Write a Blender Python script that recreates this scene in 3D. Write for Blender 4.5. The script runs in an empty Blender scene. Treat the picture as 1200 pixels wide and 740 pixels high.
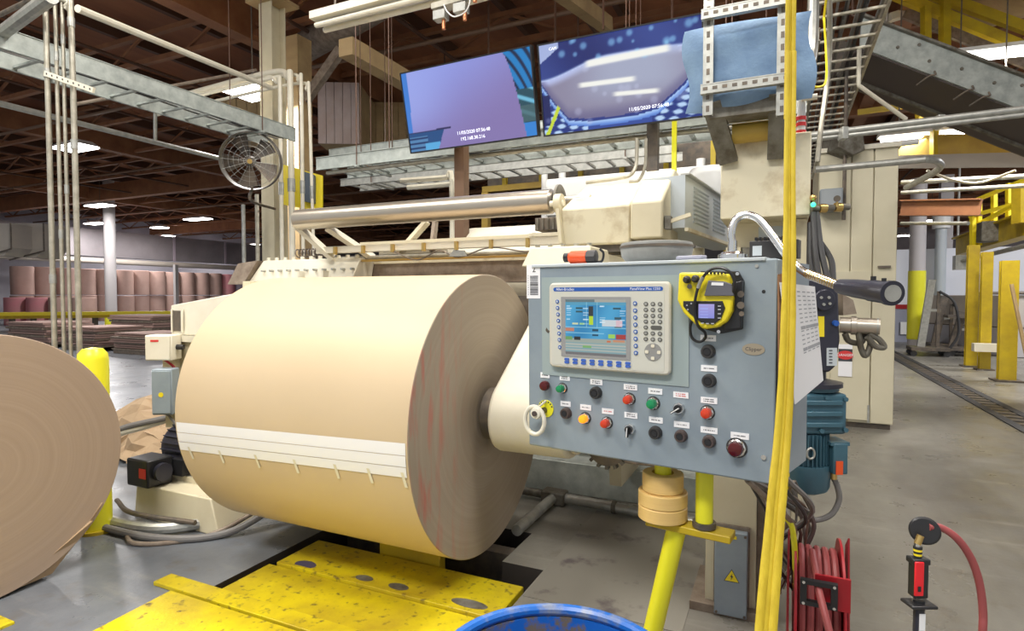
import bpy, bmesh, math, random
from mathutils import Vector, Matrix
random.seed(7)
scn = bpy.context.scene
COL = scn.collection
PI = math.pi

# ---------------------------------------------------------------- camera
FPX = 683.0
PSI = math.radians(24.8)
PITCH = math.atan(23 / 683)
EYE = Vector((0, 0, 1.5))
CR = Vector((math.cos(PSI), math.sin(PSI), 0))
CF = Vector((-math.sin(PSI) * math.cos(PITCH), math.cos(PSI) * math.cos(PITCH), -math.sin(PITCH)))
CU = CR.cross(CF)
cam_data = bpy.data.cameras.new('camera')
cam_data.sensor_width = 36.0
cam_data.lens = 36.0 * FPX / 1200
cam_data.clip_start = 0.02
cam_data.clip_end = 300
cam = bpy.data.objects.new('camera', cam_data)
COL.objects.link(cam)
cam.matrix_world = Matrix.Translation(EYE) @ Matrix((CR, CU, -CF)).transposed().to_4x4()
scn.camera = cam

# ---------------------------------------------------------------- world, lights, exposure
scn.view_settings.view_transform = 'Standard'
scn.view_settings.look = 'None'
scn.view_settings.gamma = 1.0
scn.view_settings.exposure = 0.15
world = bpy.data.worlds.new('world')
scn.world = world
world.use_nodes = True
world.node_tree.nodes['Background'].inputs[0].default_value = (0.93, 0.96, 1.0, 1)
world.node_tree.nodes['Background'].inputs[1].default_value = 0.55


def area(name, loc, sx, sy, power, col=(1, 0.96, 0.9), aim=None):
    d = bpy.data.lights.new(name, 'AREA')
    d.shape = 'RECTANGLE'
    d.size = sx
    d.size_y = sy
    d.energy = power
    d.color = col
    o = bpy.data.objects.new(name, d)
    COL.objects.link(o)
    o.location = loc
    if aim:
        o.rotation_euler = (Vector(aim) - Vector(loc)).to_track_quat('-Z', 'Y').to_euler()
    return o


area('hall_and_fill_lamp', (-1.5, -2.5, 6.6), 3.0, 1.2, 430)
area('hall_and_fill_lamp', (-5.5, 0.5, 6.6), 3.0, 1.2, 300)
area('hall_and_fill_lamp', (-1.5, 3.6, 6.6), 2.4, 1.2, 330)
area('hall_and_fill_lamp', (2.6, 2.0, 6.6), 2.4, 1.2, 190)
area('hall_and_fill_lamp', (8.5, 15.5, 6.3), 3.0, 1.2, 700, (0.95, 0.96, 1.0))  # added fill lamp out of view, brightens the white partition

# ---------------------------------------------------------------- geometry of the view, to measure real positions off the photograph


def ray(px, py):
    return CF + CR * ((px - 600) / FPX) - CU * ((py - 370) / FPX)


def atd(px, py, d):
    return EYE + ray(px, py) * d


def atx(px, py, x):
    r = ray(px, py)
    return EYE + r * (x / r.x)


def aty(px, py, y):
    r = ray(px, py)
    return EYE + r * (y / r.y)


def atz(px, py, z):
    r = ray(px, py)
    return EYE + r * ((z - 1.5) / r.z)


# ---------------------------------------------------------------- mesh builder
class MB:
    def __init__(self):
        self.bm = bmesh.new()
        self.mi = 0

    def face(self, pts):
        vs = [self.bm.verts.new(Vector(p)) for p in pts]
        f = self.bm.faces.new(vs)
        f.material_index = self.mi
        return self

    def _solid(self, bottom, top):
        bm = self.bm
        a = [bm.verts.new(Vector(p)) for p in bottom]
        b = [bm.verts.new(Vector(p)) for p in top]
        n = len(a)
        fs = [bm.faces.new(a[::-1]), bm.faces.new(b)]
        for i in range(n):
            fs.append(bm.faces.new((a[i], a[(i + 1) % n], b[(i + 1) % n], b[i])))
        for f in fs:
            f.material_index = self.mi
        bmesh.ops.recalc_face_normals(bm, faces=fs)
        return self

    def hexa(self, b, t):
        return self._solid(b, t)

    def prism(self, poly, vec):
        v = Vector(vec)
        return self._solid(poly, [Vector(p) + v for p in poly])

    def box(self, x0, x1, y0, y1, z0, z1):
        return self._solid([(x0, y0, z0), (x1, y0, z0), (x1, y1, z0), (x0, y1, z0)],
                           [(x0, y0, z1), (x1, y0, z1), (x1, y1, z1), (x0, y1, z1)])

    def obox(self, c, ax, ay, az):
        """box with centre c and full edge vectors ax, ay, az"""
        c, ax, ay, az = Vector(c), Vector(ax) / 2, Vector(ay) / 2, Vector(az) / 2
        return self._solid([c - ax - ay - az, c + ax - ay - az, c + ax + ay - az, c - ax + ay - az],
                           [c - ax - ay + az, c + ax - ay + az, c + ax + ay + az, c - ax + ay + az])

    def bar(self, p0, p1, w, h, up=(0, 0, 1)):
        """straight bar of width w and height h between two points"""
        p0, p1 = Vector(p0), Vector(p1)
        d = (p1 - p0)
        s = d.cross(Vector(up))
        if s.length < 1e-6:
            s = d.cross(Vector((0, 1, 0)))
        s.normalize()
        u = s.cross(d).normalized()
        return self.obox((p0 + p1) / 2, d, s * w, u * h)

    def cyl(self, p0, p1, r0, r1=None, n=20, caps=True):
        return self.lathe([(r0, 0.0), (r0 if r1 is None else r1, 1.0)], p0, p1, n, caps)

    def lathe(self, prof, p0, p1, n=24, caps=True, unit=False):
        """profile of (radius, position) along the axis p0->p1; position runs 0..1, or in metres if unit"""
        bm = self.bm
        p0, p1 = Vector(p0), Vector(p1)
        d = p1 - p0
        if unit:
            d.normalize()
        a = d.orthogonal().normalized()
        b = d.normalized().cross(a)
        rings = []
        for r, t in prof:
            r = max(r, 1e-5)
            rings.append([bm.verts.new(p0 + d * t + (a * math.cos(2 * PI * k / n) + b * math.sin(2 * PI * k / n)) * r) for k in range(n)])
        fs = []
        for i in range(len(rings) - 1):
            for k in range(n):
                fs.append(bm.faces.new((rings[i][k], rings[i][(k + 1) % n], rings[i + 1][(k + 1) % n], rings[i + 1][k])))
        if caps:
            fs.append(bm.faces.new(rings[0][::-1]))
            fs.append(bm.faces.new(rings[-1]))
        for f in fs:
            f.material_index = self.mi
        bmesh.ops.recalc_face_normals(bm, faces=fs)
        return self

    def tube(self, pts, r, n=8, sub=6, closed=False, flat=None):
        """smooth tube through points; flat = (normal, factor) squashes the section"""
        P = [Vector(p) for p in pts]
        if sub > 1 and len(P) > 2:
            Q = []
            m = len(P)
            rng = range(m if closed else m - 1)
            for i in rng:
                a = P[(i - 1) % m] if closed or i > 0 else P[0] * 2 - P[1]
                b = P[i]
                c = P[(i + 1) % m]
                e = P[(i + 2) % m] if closed or i + 2 < m else P[-1] * 2 - P[-2]
                for k in range(sub):
                    t = k / sub
                    Q.append(0.5 * ((2 * b) + (c - a) * t + (2 * a - 5 * b + 4 * c - e) * t * t + (3 * b - a - 3 * c + e) * t ** 3))
            if not closed:
                Q.append(P[-1])
            P = Q
        bm = self.bm
        m = len(P)
        rings = []
        nrm = None
        for i in range(m):
            if closed:
                t = (P[(i + 1) % m] - P[(i - 1) % m]).normalized()
            else:
                t = (P[min(i + 1, m - 1)] - P[max(i - 1, 0)]).normalized()
            if nrm is None:
                nrm = t.orthogonal().normalized()
            else:
                nrm = (nrm - t * nrm.dot(t))
                if nrm.length < 1e-6:
                    nrm = t.orthogonal()
                nrm.normalize()
            b = t.cross(nrm)
            rr = r[min(i * len(r) // m, len(r) - 1)] if isinstance(r, (list, tuple)) else r
            ring = []
            for k in range(n):
                o = (nrm * math.cos(2 * PI * k / n) + b * math.sin(2 * PI * k / n)) * rr
                if flat:
                    fn = Vector(flat[0]).normalized()
                    o = o - fn * o.dot(fn) * (1 - flat[1])
                ring.append(bm.verts.new(P[i] + o))
            rings.append(ring)
        fs = []
        for i in range(m if closed else m - 1):
            A, B = rings[i], rings[(i + 1) % m]
            for k in range(n):
                fs.append(bm.faces.new((A[k], A[(k + 1) % n], B[(k + 1) % n], B[k])))
        if not closed:
            fs.append(bm.faces.new(rings[0][::-1]))
            fs.append(bm.faces.new(rings[-1]))
        for f in fs:
            f.material_index = self.mi
        return self

    def ball(self, c, r, sz=(1, 1, 1), n=12):
        m = Matrix.Translation(Vector(c)) @ Matrix.Diagonal((r * sz[0], r * sz[1], r * sz[2], 1))
        res = bmesh.ops.create_uvsphere(self.bm, u_segments=n * 2, v_segments=n, radius=1, matrix=m)
        for v in res['verts']:
            for f in v.link_faces:
                f.material_index = self.mi
        return self


ROOTS = {}


def finish(name, mb, mat, parent=None, smooth=35, bevel=0.0, local=False):
    me = bpy.data.meshes.new(name)
    mb.bm.to_mesh(me)
    mb.bm.free()
    o = bpy.data.objects.new(name, me)
    for m in (mat if isinstance(mat, (list, tuple)) else [mat]):
        me.materials.append(m)
    if smooth:
        me.polygons.foreach_set('use_smooth', [True] * len(me.polygons))
        me.set_sharp_from_angle(angle=math.radians(smooth))
    COL.objects.link(o)
    if parent is not None:
        root = parent
        while root.parent:
            root = root.parent
        if not local and root.name in ROOTS:
            me.transform(ROOTS[root.name])
        o.parent = parent
    if bevel:
        b = o.modifiers.new('bevel', 'BEVEL')
        b.width = bevel
        b.segments = 2
        b.limit_method = 'ANGLE'
    return o


def tag(o, label=None, cat=None, group=None, kind=None):
    if label:
        o['label'] = label
    if cat:
        o['category'] = cat
    if group:
        o['group'] = group
    if kind:
        o['kind'] = kind
    return o


def thing(name, label, cat, loc=(0, 0, 0), rz=0.0, group=None):
    """an Empty at the thing's base; its parts are built in world coordinates and moved under it"""
    o = bpy.data.objects.new(name, None)
    COL.objects.link(o)
    o.empty_display_size = 0.1
    o.location = loc
    o.rotation_euler = (0, 0, rz)
    ROOTS[o.name] = (Matrix.Translation(Vector(loc)) @ Matrix.Rotation(rz, 4, 'Z')).inverted()
    return tag(o, label, cat, group)


def part(name, mb, mat, parent, label=None, kind=None, **k):
    return tag(finish(name, mb, mat, parent, **k), label, kind=kind)


def solo(name, mb, mat, label, cat, group=None, loc=None, **k):
    """a thing that is one mesh"""
    o = finish(name, mb, mat, None, **k)
    if loc is not None:
        o.data.transform(Matrix.Translation(-Vector(loc)))
        o.location = loc
    return tag(o, label, cat, group)


def struct(name, mb, mat, parent=None, label=None, **k):
    o = finish(name, mb, mat, parent, **k)
    if parent is None:
        o['kind'] = 'structure'
    if label:
        o['label'] = label
    return o


def copy_tree(o, parent=None):
    c = o.copy()
    COL.objects.link(c)
    if parent is not None:
        c.parent = parent
    for ch in list(o.children):
        copy_tree(ch, c)
    return c


def copy_part(o, delta):
    """another of the same part, moved by delta"""
    c = o.copy()
    COL.objects.link(c)
    c.location = o.location + Vector(delta)
    return c


# ---------------------------------------------------------------- materials
def _n(nt, t, **k):
    n = nt.nodes.new(t)
    for a, b in k.items():
        setattr(n, a, b)
    return n


def mat(name, col, rough=0.5, metal=0.0, col2=None, scale=6.0, bump=0.0, stretch=(1, 1, 1), contrast=(0.35, 0.65), spec=0.5, bscale=None, emit=0.0):
    m = bpy.data.materials.new(name)
    m.use_nodes = True
    nt = m.node_tree
    p = nt.nodes['Principled BSDF']
    p.inputs['Base Color'].default_value = (*col, 1)
    p.inputs['Roughness'].default_value = rough
    p.inputs['Metallic'].default_value = metal
    p.inputs['Specular IOR Level'].default_value = spec
    if emit:
        p.inputs['Emission Color'].default_value = (*col, 1)
        p.inputs['Emission Strength'].default_value = emit
    if col2 or bump:
        tc = _n(nt, 'ShaderNodeTexCoord')
        mp = _n(nt, 'ShaderNodeMapping')
        mp.inputs['Scale'].default_value = stretch
        nt.links.new(tc.outputs['Object'], mp.inputs['Vector'])
        nz = _n(nt, 'ShaderNodeTexNoise')
        nz.inputs['Scale'].default_value = scale
        nz.inputs['Detail'].default_value = 6
        nz.inputs['Roughness'].default_value = 0.62
        nt.links.new(mp.outputs[0], nz.inputs['Vector'])
        if col2:
            r = _n(nt, 'ShaderNodeValToRGB')
            r.color_ramp.elements[0].position = contrast[0]
            r.color_ramp.elements[1].position = contrast[1]
            r.color_ramp.elements[0].color = (*col, 1)
            r.color_ramp.elements[1].color = (*col2, 1)
            nt.links.new(nz.outputs['Fac'], r.inputs[0])
            nt.links.new(r.outputs[0], p.inputs['Base Color'])
        if bump:
            bn = _n(nt, 'ShaderNodeBump')
            bn.inputs['Strength'].default_value = bump
            bn.inputs['Distance'].default_value = 0.01
            if bscale:
                n2 = _n(nt, 'ShaderNodeTexNoise')
                n2.inputs['Scale'].default_value = bscale
                n2.inputs['Detail'].default_value = 4
                nt.links.new(mp.outputs[0], n2.inputs['Vector'])
                nt.links.new(n2.outputs['Fac'], bn.inputs['Height'])
            else:
                nt.links.new(nz.outputs['Fac'], bn.inputs['Height'])
            nt.links.new(bn.outputs[0], p.inputs['Normal'])
    return m


M = {}
M['galv'] = mat('galvanised steel', (0.50, 0.50, 0.46), 0.38, 0.55, (0.36, 0.36, 0.33), 14)
M['galvpaint'] = mat('weathered tray steel', (0.50, 0.54, 0.50), 0.5, 0.3, (0.33, 0.36, 0.34), 8)
M['conduit'] = mat('conduit', (0.52, 0.49, 0.40), 0.35, 0.5, (0.36, 0.33, 0.26), 11)
M['steel'] = mat('roller steel', (0.55, 0.50, 0.42), 0.30, 0.85, (0.46, 0.41, 0.34), 3, stretch=(0.3, 2, 2))
M['chrome'] = mat('chrome', (0.75, 0.75, 0.74), 0.18, 0.95)
M['darksteel'] = mat('dark steel', (0.10, 0.09, 0.08), 0.5, 0.4, (0.20, 0.16, 0.12), 9)
M['rusty'] = mat('rusty steel', (0.20, 0.15, 0.11), 0.6, 0.3, (0.34, 0.28, 0.22), 10)
M['beige'] = mat('beige enamel', (0.70, 0.64, 0.46), 0.42, 0, (0.62, 0.55, 0.38), 4, contrast=(0.3, 0.75))
M['beigedirt'] = mat('stained beige enamel', (0.70, 0.64, 0.47), 0.45, 0, (0.42, 0.32, 0.18), 5, contrast=(0.52, 0.74))
M['cream'] = mat('cream enamel', (0.80, 0.76, 0.63), 0.4, 0, (0.72, 0.67, 0.53), 3)
M['cabinet'] = mat('cabinet enamel', (0.68, 0.63, 0.47), 0.45, 0, (0.61, 0.56, 0.40), 1.2)
M['white'] = mat('white paint', (0.82, 0.82, 0.80), 0.45)
M['offwhite'] = mat('off white paint', (0.74, 0.72, 0.70), 0.5, 0, (0.66, 0.63, 0.60), 2)
M['panel'] = mat('blue grey enamel', (0.28, 0.335, 0.375), 0.38, 0, (0.22, 0.27, 0.315), 5, contrast=(0.4, 0.75))
M['panelplate'] = mat('pale grey-green plate', (0.33, 0.40, 0.40), 0.4)
M['louver'] = mat('pale blue grey sheet', (0.52, 0.57, 0.60), 0.45)
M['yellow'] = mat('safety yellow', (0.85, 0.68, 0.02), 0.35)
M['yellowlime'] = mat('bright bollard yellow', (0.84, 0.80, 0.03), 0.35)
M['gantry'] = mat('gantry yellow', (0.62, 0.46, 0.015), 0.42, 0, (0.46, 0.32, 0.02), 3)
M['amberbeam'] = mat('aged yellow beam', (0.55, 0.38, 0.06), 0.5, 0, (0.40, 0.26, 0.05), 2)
M['black'] = mat('black plastic', (0.018, 0.018, 0.02), 0.35)
M['blackmetal'] = mat('black enamel', (0.03, 0.03, 0.045), 0.32, 0.1)
M['rubber'] = mat('rubber', (0.035, 0.035, 0.037), 0.6)
M['greyrubber'] = mat('grey cable sheath', (0.20, 0.19, 0.18), 0.5)
M['red'] = mat('red enamel', (0.36, 0.012, 0.02), 0.35)
M['redhose'] = mat('red rubber hose', (0.30, 0.065, 0.065), 0.5)
M['brass'] = mat('brass', (0.65, 0.45, 0.16), 0.3, 0.9)
M['teal'] = mat('teal enamel', (0.045, 0.115, 0.155), 0.38, 0, (0.055, 0.14, 0.19), 6)
M['orange'] = mat('orange plastic', (0.85, 0.10, 0.02), 0.35)
M['paper'] = mat('white paper', (0.88, 0.88, 0.90), 0.7)
M['ink'] = mat('printed ink', (0.05, 0.05, 0.06), 0.7)
M['inkblue'] = mat('blue print', (0.02, 0.10, 0.42), 0.45)
M['inkred'] = mat('red print', (0.65, 0.04, 0.04), 0.5)
M['greyink'] = mat('grey print', (0.42, 0.43, 0.46), 0.7)
M['kraftsheet'] = mat('kraft sheet', (0.50, 0.36, 0.22), 0.75, 0, (0.42, 0.29, 0.17), 5)
M['strap'] = mat('yellow webbing', (0.70, 0.53, 0.03), 0.6, 0, (0.58, 0.42, 0.02), 40, bump=0.4, stretch=(1, 1, 0.3))
M['tan'] = mat('tan timber', (0.50, 0.36, 0.18), 0.6, 0, (0.38, 0.26, 0.13), 3, stretch=(0.2, 1, 1))
M['deck'] = mat('brown deck', (0.36, 0.14, 0.062), 0.7, 0, (0.25, 0.095, 0.045), 1.5, stretch=(1, 0.2, 1))
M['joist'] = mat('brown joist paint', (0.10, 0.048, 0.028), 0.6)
M['joistlit'] = mat('lit red brown girder', (0.32, 0.14, 0.06), 0.55, 0, (0.22, 0.09, 0.04), 2)  # lighter lit copy of the joist brown, light put into the colour
M['pipebrown'] = mat('brown pipe', (0.18, 0.10, 0.055), 0.45)
M['duct'] = mat('pale duct sheet', (0.52, 0.47, 0.40), 0.5, 0, (0.42, 0.38, 0.34), 0.6)
M['blue'] = mat('blue plastic', (0.012, 0.13, 0.50), 0.35, 0, (0.20, 0.24, 0.34), 14, contrast=(0.50, 0.66))
M['bluedirt'] = mat('worn blue plastic', (0.01, 0.12, 0.50), 0.4, 0, (0.16, 0.13, 0.10), 16, contrast=(0.46, 0.56))
M['pad'] = mat('blue quilted cover', (0.16, 0.26, 0.42), 0.85, 0, (0.22, 0.34, 0.50), 7, bump=0.25, bscale=60)
M['crust'] = mat('grey grimy steel', (0.22, 0.21, 0.18), 0.55, 0.2, (0.10, 0.085, 0.06), 12)
M['lamp'] = mat('lamp glow', (1, 0.98, 0.95), 0.5, emit=12)
M['dirtyyellow'] = None


def scratched_yellow():
    m = mat('worn yellow plate', (0.72, 0.585, 0.010), 0.36, 0, (0.46, 0.33, 0.02), 4, contrast=(0.38, 0.72), bump=0.12, bscale=50)
    nt = m.node_tree
    p = nt.nodes['Principled BSDF']
    src = p.inputs['Base Color'].links[0].from_socket
    tc = _n(nt, 'ShaderNodeTexCoord')
    nz = _n(nt, 'ShaderNodeTexNoise')
    nz.inputs['Scale'].default_value = 26
    nz.inputs['Detail'].default_value = 8
    nt.links.new(tc.outputs['Object'], nz.inputs['Vector'])
    r = _n(nt, 'ShaderNodeValToRGB')
    r.color_ramp.elements[0].position = 0.58
    r.color_ramp.elements[1].position = 0.74
    nt.links.new(nz.outputs['Fac'], r.inputs[0])
    mx = _n(nt, 'ShaderNodeMix', data_type='RGBA')
    nt.links.new(r.outputs[0], mx.inputs['Factor'])
    nt.links.new(src, mx.inputs[6])
    mx.inputs[7].default_value = (0.12, 0.085, 0.03, 1)
    nt.links.new(mx.outputs[2], p.inputs['Base Color'])
    return m


M['dirtyyellow'] = scratched_yellow()


def floor_mat():
    m = bpy.data.materials.new('worn concrete')
    m.use_nodes = True
    nt = m.node_tree
    p = nt.nodes['Principled BSDF']
    tc = _n(nt, 'ShaderNodeTexCoord')

    def noise(s, d, st=(1, 1, 1), loc=(0, 0, 0)):
        mp = _n(nt, 'ShaderNodeMapping')
        mp.inputs['Scale'].default_value = st
        mp.inputs['Location'].default_value = loc
        nt.links.new(tc.outputs['Object'], mp.inputs['Vector'])
        z = _n(nt, 'ShaderNodeTexNoise')
        z.inputs['Scale'].default_value = s
        z.inputs['Detail'].default_value = d
        z.inputs['Roughness'].default_value = 0.65
        nt.links.new(mp.outputs[0], z.inputs['Vector'])
        return z.outputs['Fac']

    def ramp(src, a, b, ca, cb):
        r = _n(nt, 'ShaderNodeValToRGB')
        r.color_ramp.elements[0].position = a
        r.color_ramp.elements[1].position = b
        r.color_ramp.elements[0].color = (*ca, 1)
        r.color_ramp.elements[1].color = (*cb, 1)
        nt.links.new(src, r.inputs[0])
        return r.outputs[0]

    def mix(fac, a, b):
        x = _n(nt, 'ShaderNodeMix', data_type='RGBA')
        nt.links.new(fac, x.inputs['Factor'])
        for s, k in ((a, 6), (b, 7)):
            if isinstance(s, tuple):
                x.inputs[k].default_value = (*s, 1)
            else:
                nt.links.new(s, x.inputs[k])
        return x.outputs[2]

    base = ramp(noise(0.9, 7, (1, 0.35, 1)), 0.3, 0.7, (0.125, 0.115, 0.10), (0.30, 0.285, 0.24))
    # blue-grey colour towards the left of the machine
    sx = _n(nt, 'ShaderNodeSeparateXYZ')
    nt.links.new(tc.outputs['Object'], sx.inputs[0])
    mr = _n(nt, 'ShaderNodeMapRange')
    mr.inputs['From Min'].default_value = -1.6
    mr.inputs['From Max'].default_value = -2.6
    nt.links.new(sx.outputs['X'], mr.inputs['Value'])
    blue = ramp(noise(1.6, 6), 0.3, 0.7, (0.12, 0.132, 0.15), (0.22, 0.235, 0.255))
    c = mix(mr.outputs[0], base, blue)
    c = mix(ramp(noise(5.0, 8, loc=(3, 1, 0)), 0.56, 0.72, (0, 0, 0), (0.55, 0.55, 0.55)), c, (0.13, 0.105, 0.075))
    c = mix(ramp(noise(2.2, 5, (0.4, 2.5, 1), (7, 2, 0)), 0.55, 0.75, (0, 0, 0), (0.5, 0.5, 0.5)), c, (0.36, 0.345, 0.30))
    nt.links.new(c, p.inputs['Base Color'])
    rr = ramp(noise(2.0, 5), 0.3, 0.7, (0.22, 0.22, 0.22), (0.46, 0.46, 0.46))
    nt.links.new(rr, p.inputs['Roughness'])
    bn = _n(nt, 'ShaderNodeBump')
    bn.inputs['Strength'].default_value = 0.12
    bn.inputs['Distance'].default_value = 0.01
    nt.links.new(noise(30, 6), bn.inputs['Height'])
    nt.links.new(bn.outputs[0], p.inputs['Normal'])
    return m


M['floor'] = floor_mat()


def roll_end(name, c1, c2, streak):
    """wound paper end: fine rings about the roll's own axis (the object's origin), with smeared marks"""
    m = bpy.data.materials.new(name)
    m.use_nodes = True
    nt = m.node_tree
    p = nt.nodes['Principled BSDF']
    p.inputs['Roughness'].default_value = 0.75
    tc = _n(nt, 'ShaderNodeTexCoord')
    mp = _n(nt, 'ShaderNodeMapping')
    mp.inputs['Scale'].default_value = (0, 1, 1)
    nt.links.new(tc.outputs['Object'], mp.inputs['Vector'])
    ln = _n(nt, 'ShaderNodeVectorMath', operation='LENGTH')
    nt.links.new(mp.outputs[0], ln.inputs[0])
    wob = _n(nt, 'ShaderNodeTexNoise')
    wob.inputs['Scale'].default_value = 1.6
    nt.links.new(tc.outputs['Object'], wob.inputs['Vector'])
    ad = _n(nt, 'ShaderNodeMath', operation='MULTIPLY_ADD')
    nt.links.new(wob.outputs['Fac'], ad.inputs[0])
    ad.inputs[1].default_value = 0.03
    nt.links.new(ln.outputs['Value'], ad.inputs[2])
    cx = _n(nt, 'ShaderNodeCombineXYZ')
    nt.links.new(ad.outputs[0], cx.inputs[0])
    nz = _n(nt, 'ShaderNodeTexNoise')
    nz.inputs['Scale'].default_value = 34
    nz.inputs['Detail'].default_value = 7
    nz.inputs['Roughness'].default_value = 0.7
    nt.links.new(cx.outputs[0], nz.inputs['Vector'])
    r = _n(nt, 'ShaderNodeValToRGB')
    r.color_ramp.elements[0].position = 0.3
    r.color_ramp.elements[1].position = 0.7
    r.color_ramp.elements[0].color = (*c1, 1)
    r.color_ramp.elements[1].color = (*c2, 1)
    nt.links.new(nz.outputs['Fac'], r.inputs[0])
    out = r.outputs[0]
    if streak:
        # reddish smear along the near edge of the end
        n2 = _n(nt, 'ShaderNodeTexNoise')
        n2.inputs['Scale'].default_value = 7
        n2.inputs['Detail'].default_value = 5
        m2 = _n(nt, 'ShaderNodeMapping')
        m2.inputs['Scale'].default_value = (1, 3.2, 0.5)
        m2.inputs['Rotation'].default_value = (0.25, 0, 0)
        nt.links.new(tc.outputs['Object'], m2.inputs['Vector'])
        nt.links.new(m2.outputs[0], n2.inputs['Vector'])
        r2 = _n(nt, 'ShaderNodeValToRGB')
        r2.color_ramp.elements[0].position = 0.50
        r2.color_ramp.elements[1].position = 0.66
        nt.links.new(n2.outputs['Fac'], r2.inputs[0])
        sp = _n(nt, 'ShaderNodeSeparateXYZ')
        nt.links.new(tc.outputs['Object'], sp.inputs[0])
        mr = _n(nt, 'ShaderNodeMapRange')
        mr.inputs['From Min'].default_value = -0.2
        mr.inputs['From Max'].default_value = -0.6
        nt.links.new(sp.outputs['Y'], mr.inputs['Value'])
        mu = _n(nt, 'ShaderNodeMath', operation='MULTIPLY')
        nt.links.new(r2.outputs[0], mu.inputs[0])
        nt.links.new(mr.outputs[0], mu.inputs[1])
        mu2 = _n(nt, 'ShaderNodeMath', operation='MULTIPLY')
        nt.links.new(mu.outputs[0], mu2.inputs[0])
        mu2.inputs[1].default_value = 0.6
        mx = _n(nt, 'ShaderNodeMix', data_type='RGBA')
        nt.links.new(mu2.outputs[0], mx.inputs['Factor'])
        nt.links.new(out, mx.inputs[6])
        mx.inputs[7].default_value = (*streak, 1)
        out = mx.outputs[2]
    nt.links.new(out, p.inputs['Base Color'])
    bn = _n(nt, 'ShaderNodeBump')
    bn.inputs['Strength'].default_value = 0.2
    bn.inputs['Distance'].default_value = 0.004
    nt.links.new(nz.outputs['Fac'], bn.inputs['Height'])
    nt.links.new(bn.outputs[0], p.inputs['Normal'])
    return m


M['rollend'] = roll_end('wound paper end', (0.34, 0.28, 0.21), (0.415, 0.345, 0.265), (0.55, 0.12, 0.09))
M['rollend2'] = roll_end('wound kraft end', (0.34, 0.25, 0.18), (0.41, 0.31, 0.23), None)
M['rollskin'] = mat('kraft liner', (0.64, 0.50, 0.32), 0.5, 0, (0.61, 0.475, 0.30), 1.2, bump=0.03, bscale=200)
M['farkraft'] = mat('wrapped roll kraft', (0.42, 0.28, 0.235), 0.7, 0, (0.34, 0.215, 0.18), 0.8)
M['farpink'] = mat('wrapped roll pink', (0.50, 0.17, 0.20), 0.7, 0, (0.42, 0.2, 0.2), 1.3)
M['fargrey'] = mat('wrapped roll grey', (0.42, 0.36, 0.42), 0.7)


def picture(name, strength):
    """a lit screen: shows the picture stored in the screen's own colour attribute"""
    m = bpy.data.materials.new(name)
    m.use_nodes = True
    nt = m.node_tree
    p = nt.nodes['Principled BSDF']
    a = _n(nt, 'ShaderNodeVertexColor', layer_name='picture')
    nt.links.new(a.outputs[0], p.inputs['Emission Color'])
    p.inputs['Base Color'].default_value = (0.01, 0.01, 0.012, 1)
    p.inputs['Roughness'].default_value = 0.25
    p.inputs['Emission Strength'].default_value = strength
    return m


def screen(name, c, ax, ay, fn, nx, ny, m, parent):
    """flat lit display; fn(u, v) gives the shown sRGB colour, u to the right, v up, each 0..1"""
    c, ax, ay = Vector(c), Vector(ax), Vector(ay)
    inv = Matrix.Identity(4)
    root = parent
    while root.parent:
        root = root.parent
    inv = ROOTS.get(root.name, inv)
    vs = []
    cols = []
    for j in range(ny + 1):
        for i in range(nx + 1):
            u, v = i / nx, j / ny
            vs.append(inv @ (c + ax * (u - 0.5) + ay * (v - 0.5)))
            cols.append([max(0, min(1, q)) ** 2.2 for q in fn(u, v)] + [1])
    fs = [(j * (nx + 1) + i, j * (nx + 1) + i + 1, (j + 1) * (nx + 1) + i + 1, (j + 1) * (nx + 1) + i) for j in range(ny) for i in range(nx)]
    me = bpy.data.meshes.new(name)
    me.from_pydata(vs, [], fs)
    at = me.color_attributes.new('picture', 'FLOAT_COLOR', 'POINT')
    at.data.foreach_set('color', [q for cc in cols for q in cc])
    me.materials.append(m)
    o = bpy.data.objects.new(name, me)
    COL.objects.link(o)
    o.parent = parent
    return o


def text(name, body, c, ax, ay, size, m, parent, align='CENTER'):
    """lettering lying in the plane of ax (reading direction) and ay (up), converted to a mesh"""
    cu = bpy.data.curves.new(name, 'FONT')
    cu.body = body
    cu.size = size
    cu.align_x = align
    cu.align_y = 'CENTER'
    cu.resolution_u = 2
    tmp = bpy.data.objects.new(name, cu)
    me = bpy.data.meshes.new_from_object(tmp)
    bpy.data.objects.remove(tmp)
    ax, ay = Vector(ax).normalized(), Vector(ay).normalized()
    mt = Matrix((ax, ay, ax.cross(ay))).transposed().to_4x4()
    mt.translation = Vector(c)
    root = parent
    while root.parent:
        root = root.parent
    me.transform(ROOTS.get(root.name, Matrix.Identity(4)) @ mt)
    me.materials.clear()
    me.materials.append(m)
    me.name = name
    o = bpy.data.objects.new(name, me)
    COL.objects.link(o)
    o.parent = parent
    return o


X, Y, Z = Vector((1, 0, 0)), Vector((0, 1, 0)), Vector((0, 0, 1))

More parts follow.
